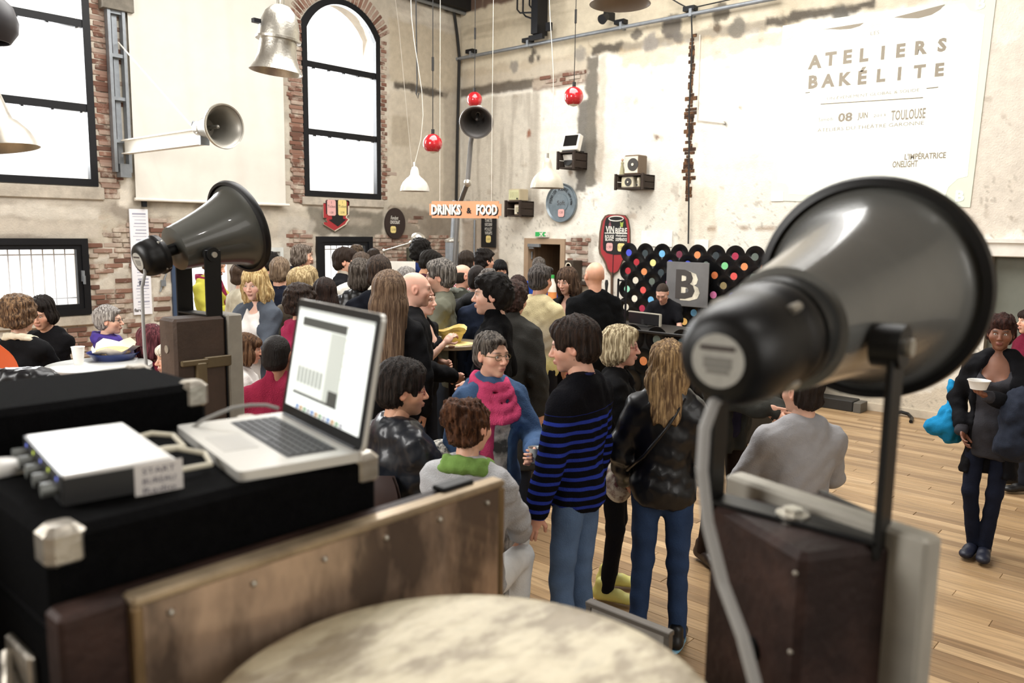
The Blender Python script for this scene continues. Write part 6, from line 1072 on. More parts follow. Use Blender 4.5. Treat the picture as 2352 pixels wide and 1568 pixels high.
# ---- crowd by the lower windows
pp('c1', 'man with black curls half hidden behind the balding man', 622, 581, 9.7, 200, hair=('curly', '17130f'), top=T(cloth('15161a'), hem=.85, g=.02))
pp('c2', 'balding light haired man in a navy jacket seen from behind', 642, 593, 7.4, 165, hair=('short', '6a5848', '8a7762'), tone='dca98f', top=T(NAVY, hem=.8, g=.022, collar='shirt'))
pp('c3', 'young man in profile with swept hair and dark hoodie by the wall', 690, 564, 10.0, 88, hair=('medium', '3d3024', '8b8076'), top=T(cloth('191a22'), hem=.85, g=.02, hood=True), head=(0, -.05, 0))
pp('c4', 'blonde woman with a rounded bob seen from behind', 687, 618, 6.9, 175, F_, hair=('bob', '9c8258', 'd2bd92', .015), top=T(cloth('6b6358'), hem=.84))
pp('c5', 'fair haired woman behind the woman with a blonde bob', 708, 610, 7.9, 170, F_, hair=('bob', '8a7350', 'cbb68c'), top=T(cloth('8a8478'), hem=.84))
p = pp('c6', 'woman with dark curly pinned hair in a pink cardigan', 690, 660, 5.9, 120, F_, hair=('curly', '201814', '3a2c24', .022), tone='c99678', top=T(cloth('a02c50', 'knit'), hem=.84, g=.018), R=(.1, .3, 1.12)); mb = MB().tube([p.H((.05, -.07, .135)), p.H((.06, -.05, .15)), p.H((.075, -.03, .13))], .006, 6); p.put('hair_clip', mb.v, mb.f, M_ALU)
pp('c7', 'woman with straight dark brown hair and burgundy top seen from behind', 745, 639, 6.4, 185, F_, hair=('straight', '211814', '32241d', .008), top=T(cloth('3a1a20'), hem=.84, g=.014))
pp('c8', 'man in a black coat with raised collar before the lower centre window', 792, 572, 8.4, 80, hair=('short', '2c211a', None, .006), under=T(cloth('b9b0a0'), name='pale_scarf', g=.006, collar='turtle', hem=.9), top=T(cloth('101013'), g=.028, hem=.7, collar='stand', open_=.045))
pp('c9', 'man with tousled brown hair tallest in front of the lower window', 818, 566, 9.6, 170, hair=('curly', '32281f', '5a4a3a'), top=T(cloth('2a2c33'), hem=.85))
pp('c10', 'man in a white shirt with short brown hair seen from behind', 830, 581, 8.0, 168, hair=('short', '3d3128', '5a4c40'), top=T(cloth('e9e5da'), g=.02, hem=.82, collar='shirt'))
pp('c11', 'man in a black leather jacket with greying hair seen from behind', 828, 597, 6.9, 160, hair=('medium', '3a322b', '6a625a'), top=T(cloth('141518', 'leather'), g=.024, hem=.80, collar='shirt'), stub=.3)
pp('c12', 'short dark haired man farthest back beside the brick wall', 858, 572, 10.6, 175, hair=('short', '2a2019'), top=T(cloth('24262c'), hem=.85))
pp('c13', 'man in a dark navy coat with brown hair seen from behind', 870, 593, 6.4, 172, hair=('short', '2b221c', '4a3c32', .010), top=T(cloth('171a22'), g=.026, hem=.66, collar='stand'))
pp('c14', 'woman with very long light brown hair in black seen from behind', 893, 627, 5.25, 178, F_, hair=('straight', '5b4738', '7d6752', .02), top=T(BK, g=.018, hem=.78), trou=TR_BLK)
pp('c15', 'bald man in black with a raised hand beside the long haired woman', 950, 623, 5.75, 95, hair=None, tone='dbab96', brow='7a6050', stub=.12, top=T(cloth('121214'), g=.022, hem=.80, collar='crew'), R=(.16, .24, 1.04), hands=('grip', 'rel'), head=(-.1, -.05, 0))
pp('c16', 'fair skinned woman with pinned hair holding a card behind the bald man', 970, 652, 6.15, 60, F_, hair=('bun', '5a4434'), tone='e2b7a2', top=T(cloth('141416'), g=.01, hem=.84, sleeve=.3, neck=(.09, -.08, .12)), R=(.04, .22, 1.30), L=(-.10, .16, 1.12), hands=('grip', 'rel'))
pp('c17', 'bearded man with dark hair in a maroon jumper by the brick wall', 977, 575, 9.0, 95, hair=('short', '17130f'), stub=.75, brow='17120e', tone='c2906f', top=T(cloth('3a1f28', 'knit'), g=.02, hem=.84, collar='crew'), head=(0, -.3, 0))
pp('c18', 'man with afro hair in a blue hooded top behind the bearded man', 966, 557, 10.2, 165, hair=('curly', '13100e', None, .03), tone='6a4632', top=T(cloth('1d2a55'), g=.02, hem=.84, hood=True))
pp('c19', 'grey haired man hidden behind the bald man in black', 932, 614, 7.8, 150, hair=('short', '6f6a66', '9a958f'), top=T(cloth('2b2b30'), hem=.84))
pp('c20', 'grey haired man in a khaki shirt in profile at the high table', 1012, 601, 6.75, -95, hair=('short', '3d3936', '8a847d', .012), tone='dcae96', stub=.1, top=T(cloth('6a6a5c'), name='shirt', g=.026, hem=.76, collar='shirt', wr=.011), R=(.06, .30, 1.22), L=(-.10, .30, 1.05), hands=('grip', 'rel'), trou=cloth('3a404a'))
pp('c21', 'man in a red and white checked shirt seen from behind', 1071, 577, 8.95, 170, hair=('short', '2a211a'), top=T(check_mat('red_check', 'e9dcd8', 'b3485a'), g=.018, hem=.84, collar='shirt'))
pp('c22', 'balding man with glasses and a grey scarf behind the dark hooded man', 1063, 606, 8.2, 110, hair=('ring', '2e2823'), tone='d39f88', top=T(cloth('2f3029'), hem=.82, g=.02)).scarf('6d7067', ((.05, .3),), fat=.03, rows=2).glasses()
pp('c23', 'close cropped man in a charcoal hooded jacket seen from behind', 1097, 608, 7.0, 165, hair=('buzz', '241d1a'), top=T(cloth('2b2b2c'), g=.026, hem=.80, hood=True))
pp('c24', 'man with thick black hair turned away beside the brick corner', 1112, 574, 9.55, 125, hair=('curly', '17120f'), top=T(cloth('1d1d22'), hem=.84))
pp('c25', 'woman with a black bob raising a hand to her mouth', 1147, 596, 10.2, 15, F_, hair=('bob', '0f0d0d'), top=T(cloth('18181b'), hem=.84), R=(.03, .18, 1.44), hands=('grip', 'rel'), head=(0, -.25, 0))
pp('c26', 'woman with long dark reddish hair seen from behind at the bar', 1190, 632, 7.6, 175, F_, hair=('long', '241916', '3a2620'), top=T(cloth('232326'), hem=.84))
pp('c27', 'man in a navy suit jacket hidden behind the dark curly haired man', 1122, 622, 6.75, 170, hair=('curly', '4a4440', '7a746e'), top=T(cloth('20283a'), g=.024, hem=.74, collar='shirt'))
pp('c28', 'dark curly haired man in a black jumper in profile with sideburns', 1133, 632, 5.1, -100, hair=('curly', '15110f', None, .0), tone='dcb09a', brow='17120e', stub=.22, top=T(cloth('0e0e10', 'knit'), g=.018, hem=.80, collar='turtle'), R=(.20, .16, 1.04), L=(-.22, .14, 1.0), hands=('grip', 'rel'), head=(.15, 0, 0))
pp('c29', 'person with a brown curly bob in a long grey wool coat', 1180, 648, 5.7, 150, F_, hair=('curly', '2d1f1a', '44302a', .008), top=T(cloth('3c3b38', 'knit'), name='coat', g=.032, hem=.42, collar='turtle', flare=.05), L=(-.26, .06, .84))
pp('c30', 'short grey haired woman in a pale yellow knitted jumper at the bar', 1240, 606, 6.6, 150, F_, hair=('crop', '2f2a28', '5d5753', .006), tone='d7a48b', top=T(zmat('yellow_knit', [(.85, 'd2c47c'), (1.05, 'd4c88c'), (1.15, 'c4bba8'), (1.28, 'cabfa6'), (1.42, 'd8caa0')]), name='jumper', g=.022, hem=.80), R=(.10, .34, 1.16), hands=('grip', 'rel'), head=(.0, -.05, 0), trou=TR_BLK)
pp('c31', 'person in a bright blue top before the dark doorway', 1238, 592, 10.2, 175, hair=('short', '3a342f', '6d6660'), top=T(cloth('24469a'), hem=.84))
pp('c32', 'woman with long brown hair in a black top holding a cup at the bar', 1308, 614, 7.8, -25, F_, hair=('long', '3c2c22', '5f4a3a', .006), tone='d9ab95', top=T(cloth('121113'), g=.012, hem=.82, neck=(.065, -.09, .12)), R=(-.02, .34, 1.15), L=(-.06, .33, 1.13), hands=('grip', 'grip'), head=(-.15, -.22, 0), trou=TR_BLK)
pp('c33', 'bald man in a black knitted jumper seen from behind at the bar', 1367, 600, 7.2, -160, hair=None, tone='d6a084', brow='6a5040', top=T(cloth('0f1012', 'knit'), g=.022, hem=.80, sleeve=.92, bulk=1.1), trou=TR_BLK)
pp('dj', 'close cropped man in a black t shirt bending over the deck', 1524, 652, 9.75, -20, hair=('buzz', '3a2e26'), tone='cfa08a', top=T(cloth('101014'), name='tshirt', g=.014, hem=.84, sleeve=.38, collar='crew'), lean=(0, .16, -.10), head=(.1, -.62, 0), R=(.22, .40, 1.02), L=(-.18, .42, 1.0))
# ---- the near group
p = pp('leatherman', 'seated man with red glasses in a black leather jacket', 918, 838, 3.82, 122, False, True, hair=('short', '17120f', '2c2420', .018), tone='d3a083', brow='17120e', stub=.35, top=T(cloth('1c1f25', 'leather'), g=.026, hem=.84, collar='shirt'), head=(-.48, -.05, 0), R=(.14, .38, 1.05), L=(-.12, .38, 1.05)); p.glasses('7a2a2a')
p = pp('bun', 'seated woman with a brown bun, green scarf and pale grey cardigan', 1078, 918, 3.38, 160, F_, True, hair=('bun', '3d261a', '5d3c28', .0), tone='d8a68c', top=T(cloth('b0b0b2', 'knit'), g=.022, hem=.84), R=(.14, .38, 1.02), L=(-.16, .36, 1.02), head=(-.3, -.05, 0), trou=cloth('dcdcda')); p.scarf('6f8f4a', ((-.07, .5),), fat=.034, rows=3, kind='cotton')
p = pp('denim', 'woman with glasses, pink knitted scarf and denim jacket facing the camera', 1128, 760, 4.0, 25, F_, hair=('crop', '2f2823', '6a625a', .004), tone='d5a68d', brow='2a211c', under=T(cloth('d9d4cc', 'cotton', '4a4a48'), name='patterned_dress', g=.008, hem=.5, flare=.02), top=T(cloth('415a7d', 'denim'), name='denim_jacket', g=.022, hem=.86, collar='stand', open_=.07), trou=cloth('c9c6c0', 'cotton', '3b3b3a'), L=(-.10, .34, 1.16), hands=('rel', 'grip'), head=(.25, -.02, 0)); p.glasses('6a5c3a').scarf('cc4a72', ((.06, 1.0),), fat=.032, rows=4)
p = pp('stripes', 'dark haired man in a black and blue striped jumper and faded jeans', 1333, 737, 3.72, -118, hair=('short', '201713', '33251d', .014), tone='d2a089', brow='241a15', stub=.25, under=T(cloth('23264a'), name='shirt', g=.008, hem=.9, collar='shirt'), top=T(zmat('striped_knit', None, 'knit', (1.29, .045, .36, '0e0e13', '2a3a98')), name='jumper', g=.024, hem=.84, wr=.007, neck=(.06, -.0, .03)), trou=cloth('566c8c', 'denim'), R=(.26, .04, .84), L=(-.24, .08, .86), head=(.42, -.14, 0), trk=dict(g=.0, wr=.006, flare=.012))
p = pp('blondeg', 'blonde woman with red glasses in a black cardigan in profile', 1424, 748, 4.5, 85, F_, hair=('medium', '8d7a5c', 'd9cba8', .004), tone='d9a893', top=T(cloth('121214'), g=.016, hem=.70, neck=(.05, -.08, .10), flare=.02), trou=TR_BLK, shoe=mat('yellow_shoe', 'd8d27a', .5), head=(0, -.02, 0), R=(.12, .30, 1.05)); p.glasses('8a2c28')
p = pp('leatherw', 'long fair haired woman in a black leather jacket and blue jeans seen from behind', 1536, 784, 3.95, 178, F_, hair=('wavy', '6d543c', 'a98c64', .012), top=T(cloth('111216', 'leather'), g=.028, hem=.83, collar='shirt', wr=.009), trou=cloth('2d4061', 'denim'), shoe=SHB, sole_m=mat('pale_blue_sole', '7fb8d8', .5), R=(.20, .20, .95), L=(-.22, .16, .92), trk=dict(g=.004, wr=.006)); q = MB().tube([p.J(-.20, -.02, 1.02), p.J(-.10, -.17, 1.15), p.J(.02, -.165, 1.32), p.J(.10, -.09, 1.46), p.J(.12, .02, 1.45), p.J(.02, .17, 1.2)], .009, 6); p.put('bag_strap', q.v, q.f, LEA)
p = pp('jacketman', 'man in a dark jacket holding out a hand behind the big horn', 1682, 690, 5.0, 40, hair=('short', '3a332e'), top=T(cloth('33332f'), g=.026, hem=.78, collar='shirt', open_=.05), under=T(cloth('2a2738'), g=.006, hem=.86, collar='shirt'), R=(.02, .36, 1.12), L=(-.06, .40, 1.10), hands=('flat', 'flat'), trou=cloth('2b211c'), shoe=SHBR)
p = pp('greysweat', 'person in a grey sweatshirt seen from behind below the big horn', 1846, 850, 4.3, -155, False, True, hair=('short', '2a211c'), tone='d9aa92', top=T(cloth('9b9a9c'), name='sweatshirt', g=.026, hem=.80, wr=.007), head=(.4, 0, 0), R=(.18, .34, 1.05), L=(-.18, .34, 1.05))
p = pp('rightw', 'woman in a black cardigan and jeans holding a white bowl by the wall', 2304, 722, 5.15, -8, F_, hair=('curly', '2a1612', '3d211a', .002), tone='7a4f3a', lip='8a4a44', brow='1c120e', under=T(cloth('37363a'), name='grey_top', g=.008, hem=.74, neck=(.085, -.06, .14), flare=.02), top=T(cloth('121215'), name='cardigan', g=.02, hem=.62, open_=.13, flare=.03, sleeve=.90), trou=cloth('171c2c', 'denim', '222a40'), shoe=mat('navy_shoe', '171b2c', .5), R=(.17, .10, .93), L=(-.0, .30, 1.22), hands=('rel', 'grip'), palms=(None, (.2, .3, 1.0)), legs=((.09, .05, .49), (.05, .0, .085), (-.06, .03, .49), (-.03, .03, .085)), head=(.1, -.03, 0), trk=dict(tight=.9))
pp('edge', 'person in a burgundy jumper cut off at the right edge by the grey green door', 2372, 706, 6.6, -60, F_, hair=('bob', '2a1f1a'), top=T(cloth('6a1c30', 'knit'), hem=.8, g=.02))
for loc, seat, bk_, lab in STOOLS: stool((loc[0], loc[1]), seat, lab if bk_ is None else lab.replace('black round bar stool', 'bar stool with a rounded brown back'), bk_)
# ================================================================== the stage of cases and trunks in front
M_CARP = mat('black_carpet', '0c0c0d', .95, 0, .35, 60, bump=.5, bscale=300, spec=.06); M_CORN = mat('worn_steel_corner', 'b9b2a6', .35, .75, .25, 18, bump=.15); M_RISER = mat('grey_riser_board', '55565a', .7, 0, .2, 4, stretch=(1, 6, 1))
ZP = .60
st = thing('stage_riser', 'low grey boarded riser under the cases and trunks', 'platform', (.3, 1.0, 0))
for i in range(14): x0 = -1.0+i*.2; y1_ = 3.0 if x0 < .9 else 1.25; MB().bb((x0+.004, -1.2, ZP-.03), (x0+.196, y1_, ZP), .003).build('board', M_RISER, st)
MB().bb((-1.0, -1.2, 0), (.99, 2.98, ZP-.03)).bb((.99, -1.2, 0), (1.78, 1.23, ZP-.03)).build('base', mat('riser_base', '1a1a1b', .8), st)
def flight_case(label, x0, x1, y0, y1, z0, z1, corners=True):
    o = thing('flight_case', label, 'case', ((x0+x1)/2, (y0+y1)/2, z0)); zl = z1-min(.14, (z1-z0)*.4); MB().bb((x0, y0, z0), (x1, y1, zl-.004), .012).build('body', M_CARP, o, True, 30); MB().bb((x0, y0, zl), (x1, y1, z1), .012).build('lid', M_CARP, o, True, 30); MB().bb((x0+.006, y0+.006, zl-.006), (x1-.006, y1-.006, zl+.002)).build('lid_seam', M_BLK, o)
    for x, sx in ((x0, 1), (x1, -1)):
        for y, sy in ((y0, 1), (y1, -1)):
            for z, sz in ((z0, 1), (z1, -1)):
                MB().bb((x-sx*.004, y-sy*.004, z-sz*.004), (x+sx*.048, y+sy*.048, z+sz*.052), .010).build('metal_corner', M_CORN, o, True, 30)
    for x in (x0+(x1-x0)*.25, x0+(x1-x0)*.75): MB().bb((x-.025, y0-.008, zl-.05), (x+.025, y0, zl+.03), .003).bb((x-.012, y0-.014, zl-.03), (x+.012, y0-.008, zl+.01), .002).build('latch', M_CORN, o)
    return o
fc = flight_case('black carpeted flight case carrying the laptop', .337, .868, 1.09, 1.515, 1.22, 1.71); flight_case('larger black flight case under the laptop case', .337, .868, 1.09, 1.515, ZP, 1.216)
flight_case('long black carpeted case behind the laptop with silver corners', -.12, .782, 1.53, 1.83, 1.20, 1.788); flight_case('black case under the long carpeted case', -.12, .782, 1.53, 1.83, ZP, 1.196)
for z in (1.52, 1.36): MB().lathe([(.014, 0), (.022, .002), (.022, .006), (.014, .008)], (.395, 1.09, z), (0, -1, 0), 16).build('eyelet', M_CORN, fc)
MB().bb((.325, 1.16, 1.40), (.337, 1.26, 1.52), .004).tube([(.322, 1.17, 1.42), (.305, 1.19, 1.47), (.322, 1.24, 1.50)], .008, 8).build('side_handle', M_CORN, fc)
# laptop
ZK = 1.71; cen = np.array([.7544, 1.2705]); th_ = -1.768; e1 = np.array([math.cos(th_), math.sin(th_)]); e2 = np.array([-e1[1], e1[0]]); w_, d_ = .364, .212
X3 = np.array([*e1, 0]); Y3 = np.array([*e2, 0]); Rl = np.array([X3, Y3, np.cross(X3, Y3)]); sgn = 1 if np.cross(X3, Y3)[2] > 0 else -1; Rl[2] = UP; c3 = np.array([*cen, ZK])
lp = thing('laptop', 'open silver laptop on the black carpeted flight case', 'laptop', c3); M_LAP = mat('laptop_aluminium', 'd4d2cc', .32, .35, .03, 6); M_KEY = mat('black_key', '26272a', .5)
def rrect(w, d, r=.012, n=5): return [(sx*(w/2-r)+r*math.cos(a), sy*(d/2-r)+r*math.sin(a)) for sx, sy, a0 in ((1, 1, 0), (-1, 1, PI/2), (-1, -1, PI), (1, -1, 1.5*PI)) for a in np.linspace(a0, a0+PI/2, n)]
mbp = MB().prism(rrect(w_, d_), c3, X3*sgn, Y3, .016); mbp.build('base', M_LAP, lp)
zk = ZK+.0162; MB().box(c3+Y3*d_*.14+[0, 0, .0163], (w_*.80, d_*.42, .0012), Rl).build('keyboard_well', mat('keyboard_well', '4a4b4d', .5), lp)
for r in range(6):
    for k in range(14):
        if r == 0 and 4 <= k <= 8: continue
        MB().box(c3+X3*((k-6.5)/14*w_*.78)+Y3*(d_*.14+(r-2.5)/6*d_*.40)+[0, 0, .0178], (w_*.047, d_*.052, .002), Rl).build('key', M_KEY, lp)
MB().box(c3+Y3*(d_*.14-2.5/6*d_*.40)-X3*w_*.03+[0, 0, .0178], (w_*.26, d_*.052, .002), Rl).build('key', M_KEY, lp); MB().box(c3-Y3*d_*.28+[0, 0, .0162], (w_*.30, d_*.27, .001), Rl).build('trackpad', mat('trackpad', 'c6c4bf', .3, .2, .02), lp)
hb = c3+Y3*d_*.475+[0, 0, .014]; best = None; hs_ = .238
for tt in np.linspace(.9, 2.2, 140):
    U_ = UP*math.sin(tt)+Y3*(-math.cos(tt)); a_ = proj(hb+U_*hs_); er = abs(a_[0]-775)+abs(a_[1]-737)
    if best is None or er < best[0]: best = (er, U_, tt)
U_ = best[1]; Nn = np.cross(X3*sgn, U_); back = Nn; sc0 = hb+U_*hs_/2; MB().prism(rrect(w_, hs_), sc0, X3*sgn, U_, -.008).build('lid', M_LAP, lp)
fn = np.cross(X3*sgn, U_); fn = fn if fn@(EYE-sc0) > 0 else -fn
def onscr(x, y, off=.001): return sc0+X3*sgn*x*w_/2+U_*y*hs_/2+fn*off
def spoly(nm, pts, m, off, par=lp): k = len(pts); P = [onscr(x, y, off) for x, y in pts]; return mesh_obj(nm, P+[p+fn*.0006 for p in P], [tuple(range(k)), tuple(range(2*k-1, k-1, -1))]+[(i, (i+1) % k, (i+1) % k+k, i+k) for i in range(k)], m, par)
rc = lambda x0, x1, y0, y1: [(x0, y0), (x1, y0), (x1, y1), (x0, y1)]
spoly('bezel', [(x/(w_/2), y/(hs_/2)) for x, y in rrect(w_*.99, hs_*.99)], mat('black_bezel', '070708', .4, spec=.2), .0006); scr = spoly('screen', rc(-.905, .905, -.80, .865), mat('lit_screen', 'e6ebe8', .4, 0, .02, emit=.55), .0014)
ME = lambda n, c, e=.35: mat('screen_'+n, c, .5, 0, .05, emit=e)
spoly('menu_bar', rc(-.905, .905, .815, .865), ME('menu', 'b8bcb8'), .0022); spoly('window_panel', rc(-.74, .36, -.52, .68), ME('win', 'd2d6d0', .5), .0022); spoly('title_bar', rc(-.74, .36, .58, .72), ME('dark', '3a3c38', .05), .003); spoly('side_list', rc(.02, .36, -.52, .56), ME('list', 'b4b9b2', .4), .003); spoly('dark_box', rc(.14, .36, -.52, -.32), ME('dark', '3a3c38', .05), .0036); spoly('window_edge', rc(-.74, .36, -.56, -.52), ME('dark', '3a3c38', .05), .003)
for i in range(7): spoly('level_meter', rc(-.68+i*.095, -.63+i*.095, -.36, -.10), ME('meter', '9aa09a', .3), .003)
for i in range(6): spoly('text_row', rc(.38, .86-.05*(i % 3), .70-i*.2, .72-i*.2), ME('row', 'c9b9a9', .4), .003)
for i in range(12): spoly('dock_icon', rc(-.6+i*.1, -.54+i*.1, -.79, -.72), ME('dock%d' % (i % 4), ('5a7ab0', 'b08a5a', '7a9a7a', 'a0a0a8')[i % 4], .3), .003)
MB().cyl(hb-X3*w_*.45, hb+X3*w_*.45, .006, n=10).build('hinge', M_BLK, lp)
# audio interface box
cen = np.array([.48, 1.3027]); th_ = -.1376; e1 = np.array([math.cos(th_), math.sin(th_)]); e2 = np.array([-e1[1], e1[0]]); wi, di = .152, .28; Xi, Yi = np.array([*e1, 0]), np.array([*e2, 0]); Ri = np.array([Xi, Yi, UP]); ci = np.array([*cen, ZK])
it = thing('audio_interface', 'silver audio interface box with a paper label on the flight case', 'audio interface', ci); MB().box(ci+[0, 0, .026], (wi, di, .044), Ri, .003).build('case', mat('silver_box', 'd6d4d0', .35, .5, .04), it); MB().box(ci-Yi*(di/2+.001)+[0, 0, .024], (wi*.99, .003, .038), Ri).build('side_panel', mat('black_side_panel', '1b1b1c', .4), it)
for sx in (-1, 1):
    for sy in (-1, 1): MB().cyl(ci+Xi*sx*wi*.4+Yi*sy*di*.4, ci+Xi*sx*wi*.4+Yi*sy*di*.4+[0, 0, .005], .008, n=10).build('foot', M_HBLK, it)
lb = ci-Yi*(di/2+.003)+Xi*wi*.33+[0, 0, .022]; MB().prism([(-.034, -.026), (.034, -.026), (.034, .024), (-.034, .024)], lb, Xi, UP, .001).build('paper_label', mat('paper_label', 'd8d3cf', .8), it)
for s_, dz in (('START', .013), ('BUREAU', -.002), ('Radio', -.016)): text('lettering', s_, lb+[0, 0, dz]-Yi*.001, Xi, UP, .009, mat('violet_ink', '4a4358', .8), it, width=.046, depth=.0006)
for k in range(5):
    p = ci-Xi*(wi/2)+Yi*(di*(.40-.2*k))+[0, 0, .024]; MB().cyl(p, p-Xi*.022, .010, n=14).build('knob', mat('grey_knob', '6c6f6c', .4, .3), it); MB().cyl(p+[0, 0, .013], p-Xi*.002+[0, 0, .013], .003, n=8).build('indicator_light', mat('led_%d' % (k % 2), 'c8d84a' if k % 2 else '6a78d8', .4, emit=1.2), it)
MB().box(ci-Xi*wi*.5+[0, 0, .026], (.003, di*.99, .042), Ri).build('front_plate', mat('front_plate', '3a3b3c', .4, .3), it)
M_CAB = mat('cream_cable', 'cfc8b4', .6); M_CABG = mat('grey_cable', '8b8985', .6)
b0 = ci+Xi*wi*.5+Yi*di*.30+[0, 0, .03]; tag(MB().tube([b0, b0+Xi*.03+[0, 0, .004], b0+Xi*.06-Yi*.02, b0+Xi*.065-Yi*.06+[0, 0, -.012], b0+Xi*.03-Yi*.075+[0, 0, -.006], b0-Yi*.09+[0, 0, -.004]], .0045, 8).build('cable', M_CAB), 'cream cable looping out of the back of the audio interface', 'cable')
b1 = ci+Xi*wi*.5-Yi*di*.06+[0, 0, .028]; tag(MB().tube([b1, b1+Xi*.04, b1+Xi*.075-Yi*.03+[0, 0, -.008], b1+Xi*.07-Yi*.07+[0, 0, -.016], b1+Xi*.02-Yi*.085+[0, 0, -.012], b1-Yi*.09+[0, 0, -.01]], .0045, 8).build('cable', M_CAB), 'cream cable plugged in beside the paper label of the audio interface', 'cable')
l0 = c3-X3*w_*.48+Y3*d_*.42+[0, 0, .010]; l0 = l0 if proj(l0)[0] < proj(c3)[0] else l0; lps = [DP(x, y, 1.52) for x, y in ((640, 938), (612, 930), (575, 930), (535, 936), (500, 950), (465, 965), (438, 985))]; tag(MB().tube([(p[0], p[1], max(p[2], 1.716)) for p in lps], .0035, 8).build('cable', M_CABG), 'grey cable trailing behind the open laptop', 'cable')
p = GZ(8, 1056, ZK+.02); o = thing('computer_mouse', 'white computer mouse on the flight case at the left edge', 'mouse', (p[0]-.02, p[1], ZK)); MB().sph((p[0]-.02, p[1]-.005, ZK+.008), (.06, .03, .018), 20, 10).build('shell', mat('white_plastic', 'eceae6', .3), o, True, 0); MB().bb((p[0]-.07, p[1]-.03, ZK-.001), (p[0]+.03, p[1]+.02, ZK+.005), .003).build('base_plate', M_WHT, o)
# brass clad trunk
YT = 1.02; zt = onp(1155, 1100, 1, YT)[2]; xa = onp(300, 1385, 1, YT)[0]; xb2 = onp(1157, 1110, 1, YT)[0]
tk = thing('brass_trunk', 'tall brown trunk with a stained brass panel in front of the flight cases', 'trunk', (.7, 1.05, ZP)); M_BRS = mat('stained_brass', 'cdb097', .24, .5, .30, 3.4, stretch=(2.0, 1, .8), bump=.08, bscale=9, col2='6a5a4e', coat=.4); M_TRK = mat('rusty_brown_trunk', '2a1b17', .6, .1, .35, 7, bump=.15, col2='3a2822', spec=.3)
MB().bb((.325, YT+.012, ZP), (xb2-.01, YT+.064, zt-.004), .006).build('body', M_TRK, tk); MB().bb((xa+.006, YT-.002, ZP), (xb2-.006, YT+.012, zt-.012)).build('brass_panel', M_BRS, tk)
MB().bb((xa, YT-.006, zt-.014), (xb2, YT+.03, zt), .004).build('top_edge', mat('worn_brass_edge', 'b09c80', .3, .6, .35, 14), tk); MB().bb((xa, YT-.006, ZP), (xa+.014, YT+.014, zt-.014), .003).build('side_edge', mat('brass_side_edge', '8a7252', .35, .5, .3, 12), tk); MB().bb((xb2-.016, YT-.006, ZP), (xb2, YT+.06, zt-.014), .004).build('side_edge', MATS['brass_side_edge'], tk)
for x in np.linspace(xa+.05, xb2-.05, 6): MB().sph((x, YT-.004, zt-.035), .005, 10, 6).build('rivet', M_ALU, tk, True, 0)
MB().bb((xb2-.14, YT+.02, zt-.002), (xb2-.06, YT+.055, zt+.008), .003).build('dark_clasp', M_BLK, tk)
for i, x in enumerate((xa+.035, xa+.085)): MB().tube([(x, YT-.008, 1.37), (x+.015, YT-.02, 1.32), (x+.028, YT-.02, 1.22), (x+.02, YT-.02, 1.0), (x+.02, YT-.012, .8)], .006, 8).build('hanging_cord', mat('pale_cord', 'b3a48e', .7), tk)
# round drum top
ZD = 1.52; a, b, c_ = [GZ(x, y, ZD)[:2] for x, y in ((1150, 1352), (490, 1568), (1640, 1568))]; A_ = 2*np.array([b-a, c_-a]); od = np.linalg.solve(A_, [b@b-a@a, c_@c_-a@a]); rd_ = np.linalg.norm(a-od)
dr = thing('metal_drum', 'round old steel drum with a worn pale lid before the brass trunk', 'drum', (od[0], od[1], ZP)); M_LID = mat('worn_drum_lid', 'c2b698', .42, .15, .5, 9, bump=.15, bscale=16, col2='74674f', stretch=(1, 1.7, 1)); o3 = (od[0], od[1], 0); rd_ = min(rd_, YT-.012-od[1])
MB().lathe([(.001, ZD-.012), (rd_*.90, ZD-.011), (rd_*.96, ZD-.009), (rd_*.99, ZD-.010), (rd_, ZD-.014), (rd_, ZD-.03)], o3, UP, 96).build('lid', M_LID, dr, True, 30); MB().lathe([(rd_*.97, ZP), (rd_*.97, ZP+.3), (rd_*.985, ZP+.31), (rd_*.985, ZP+.33), (rd_*.97, ZP+.34), (rd_*.97, ZP+.6), (rd_*.985, ZP+.61), (rd_*.985, ZP+.63), (rd_*.97, ZP+.64), (rd_*.97, ZD-.02)], o3, UP, 64).build('barrel', mat('drum_paint', '6d6250', .5, .3, .3, 6), dr, True, 30)
# trunk under the big horn
Fq, Lq, Rq = GZ(1844, 1277, ZB), GZ(1631, 1152, ZB), GZ(2120, 1231, ZB); ux = Lq-Fq; ul = np.linalg.norm(ux); ux /= ul; uy = np.array([-ux[1], ux[0], 0]); uy = uy if uy@(Rq-Fq) > 0 else -uy; wy = (Rq-Fq)@uy
bx = thing('brown_trunk', 'rusty brown upright trunk carrying the large horn loudspeaker', 'trunk', (Fq[0], Fq[1], ZP)); cT = Fq+ux*ul/2+uy*wy/2; RT = np.array([ux, uy, np.cross(ux, uy)]); RT[2] = UP
MB().box((cT[0], cT[1], (ZB+ZP)/2), (ul, wy, ZB-ZP), RT, .010).build('body', M_TRK, bx); M_TFR = mat('pale_grey_frame', 'a29d92', .5, .2, .15, 10)
ga, gb = GZ(1702, 1080, ZB+.024), GZ(2168, 1228, ZB+.024); gx = ga-gb; gl = np.linalg.norm(gx); gx /= gl; gy = np.array([-gx[1], gx[0], 0]); gy = gy if gy@uy > 0 else -gy; RG = np.array([gx, gy, UP]); cg = (ga+gb)/2-gy*.022; MB().box((cg[0], cg[1], (ZB+ZP)/2+.012), (gl, .044, ZB-ZP+.024), RG, .006).build('lid_frame', M_TFR, bx); MB().box((Fq+uy*(wy+.003)+ux*(ul/2))*[1, 1, 0]+[0, 0, (ZB+ZP)/2], (ul+.012, .012, ZB-ZP-.004), RT).build('dark_gap', M_BLK, bx)
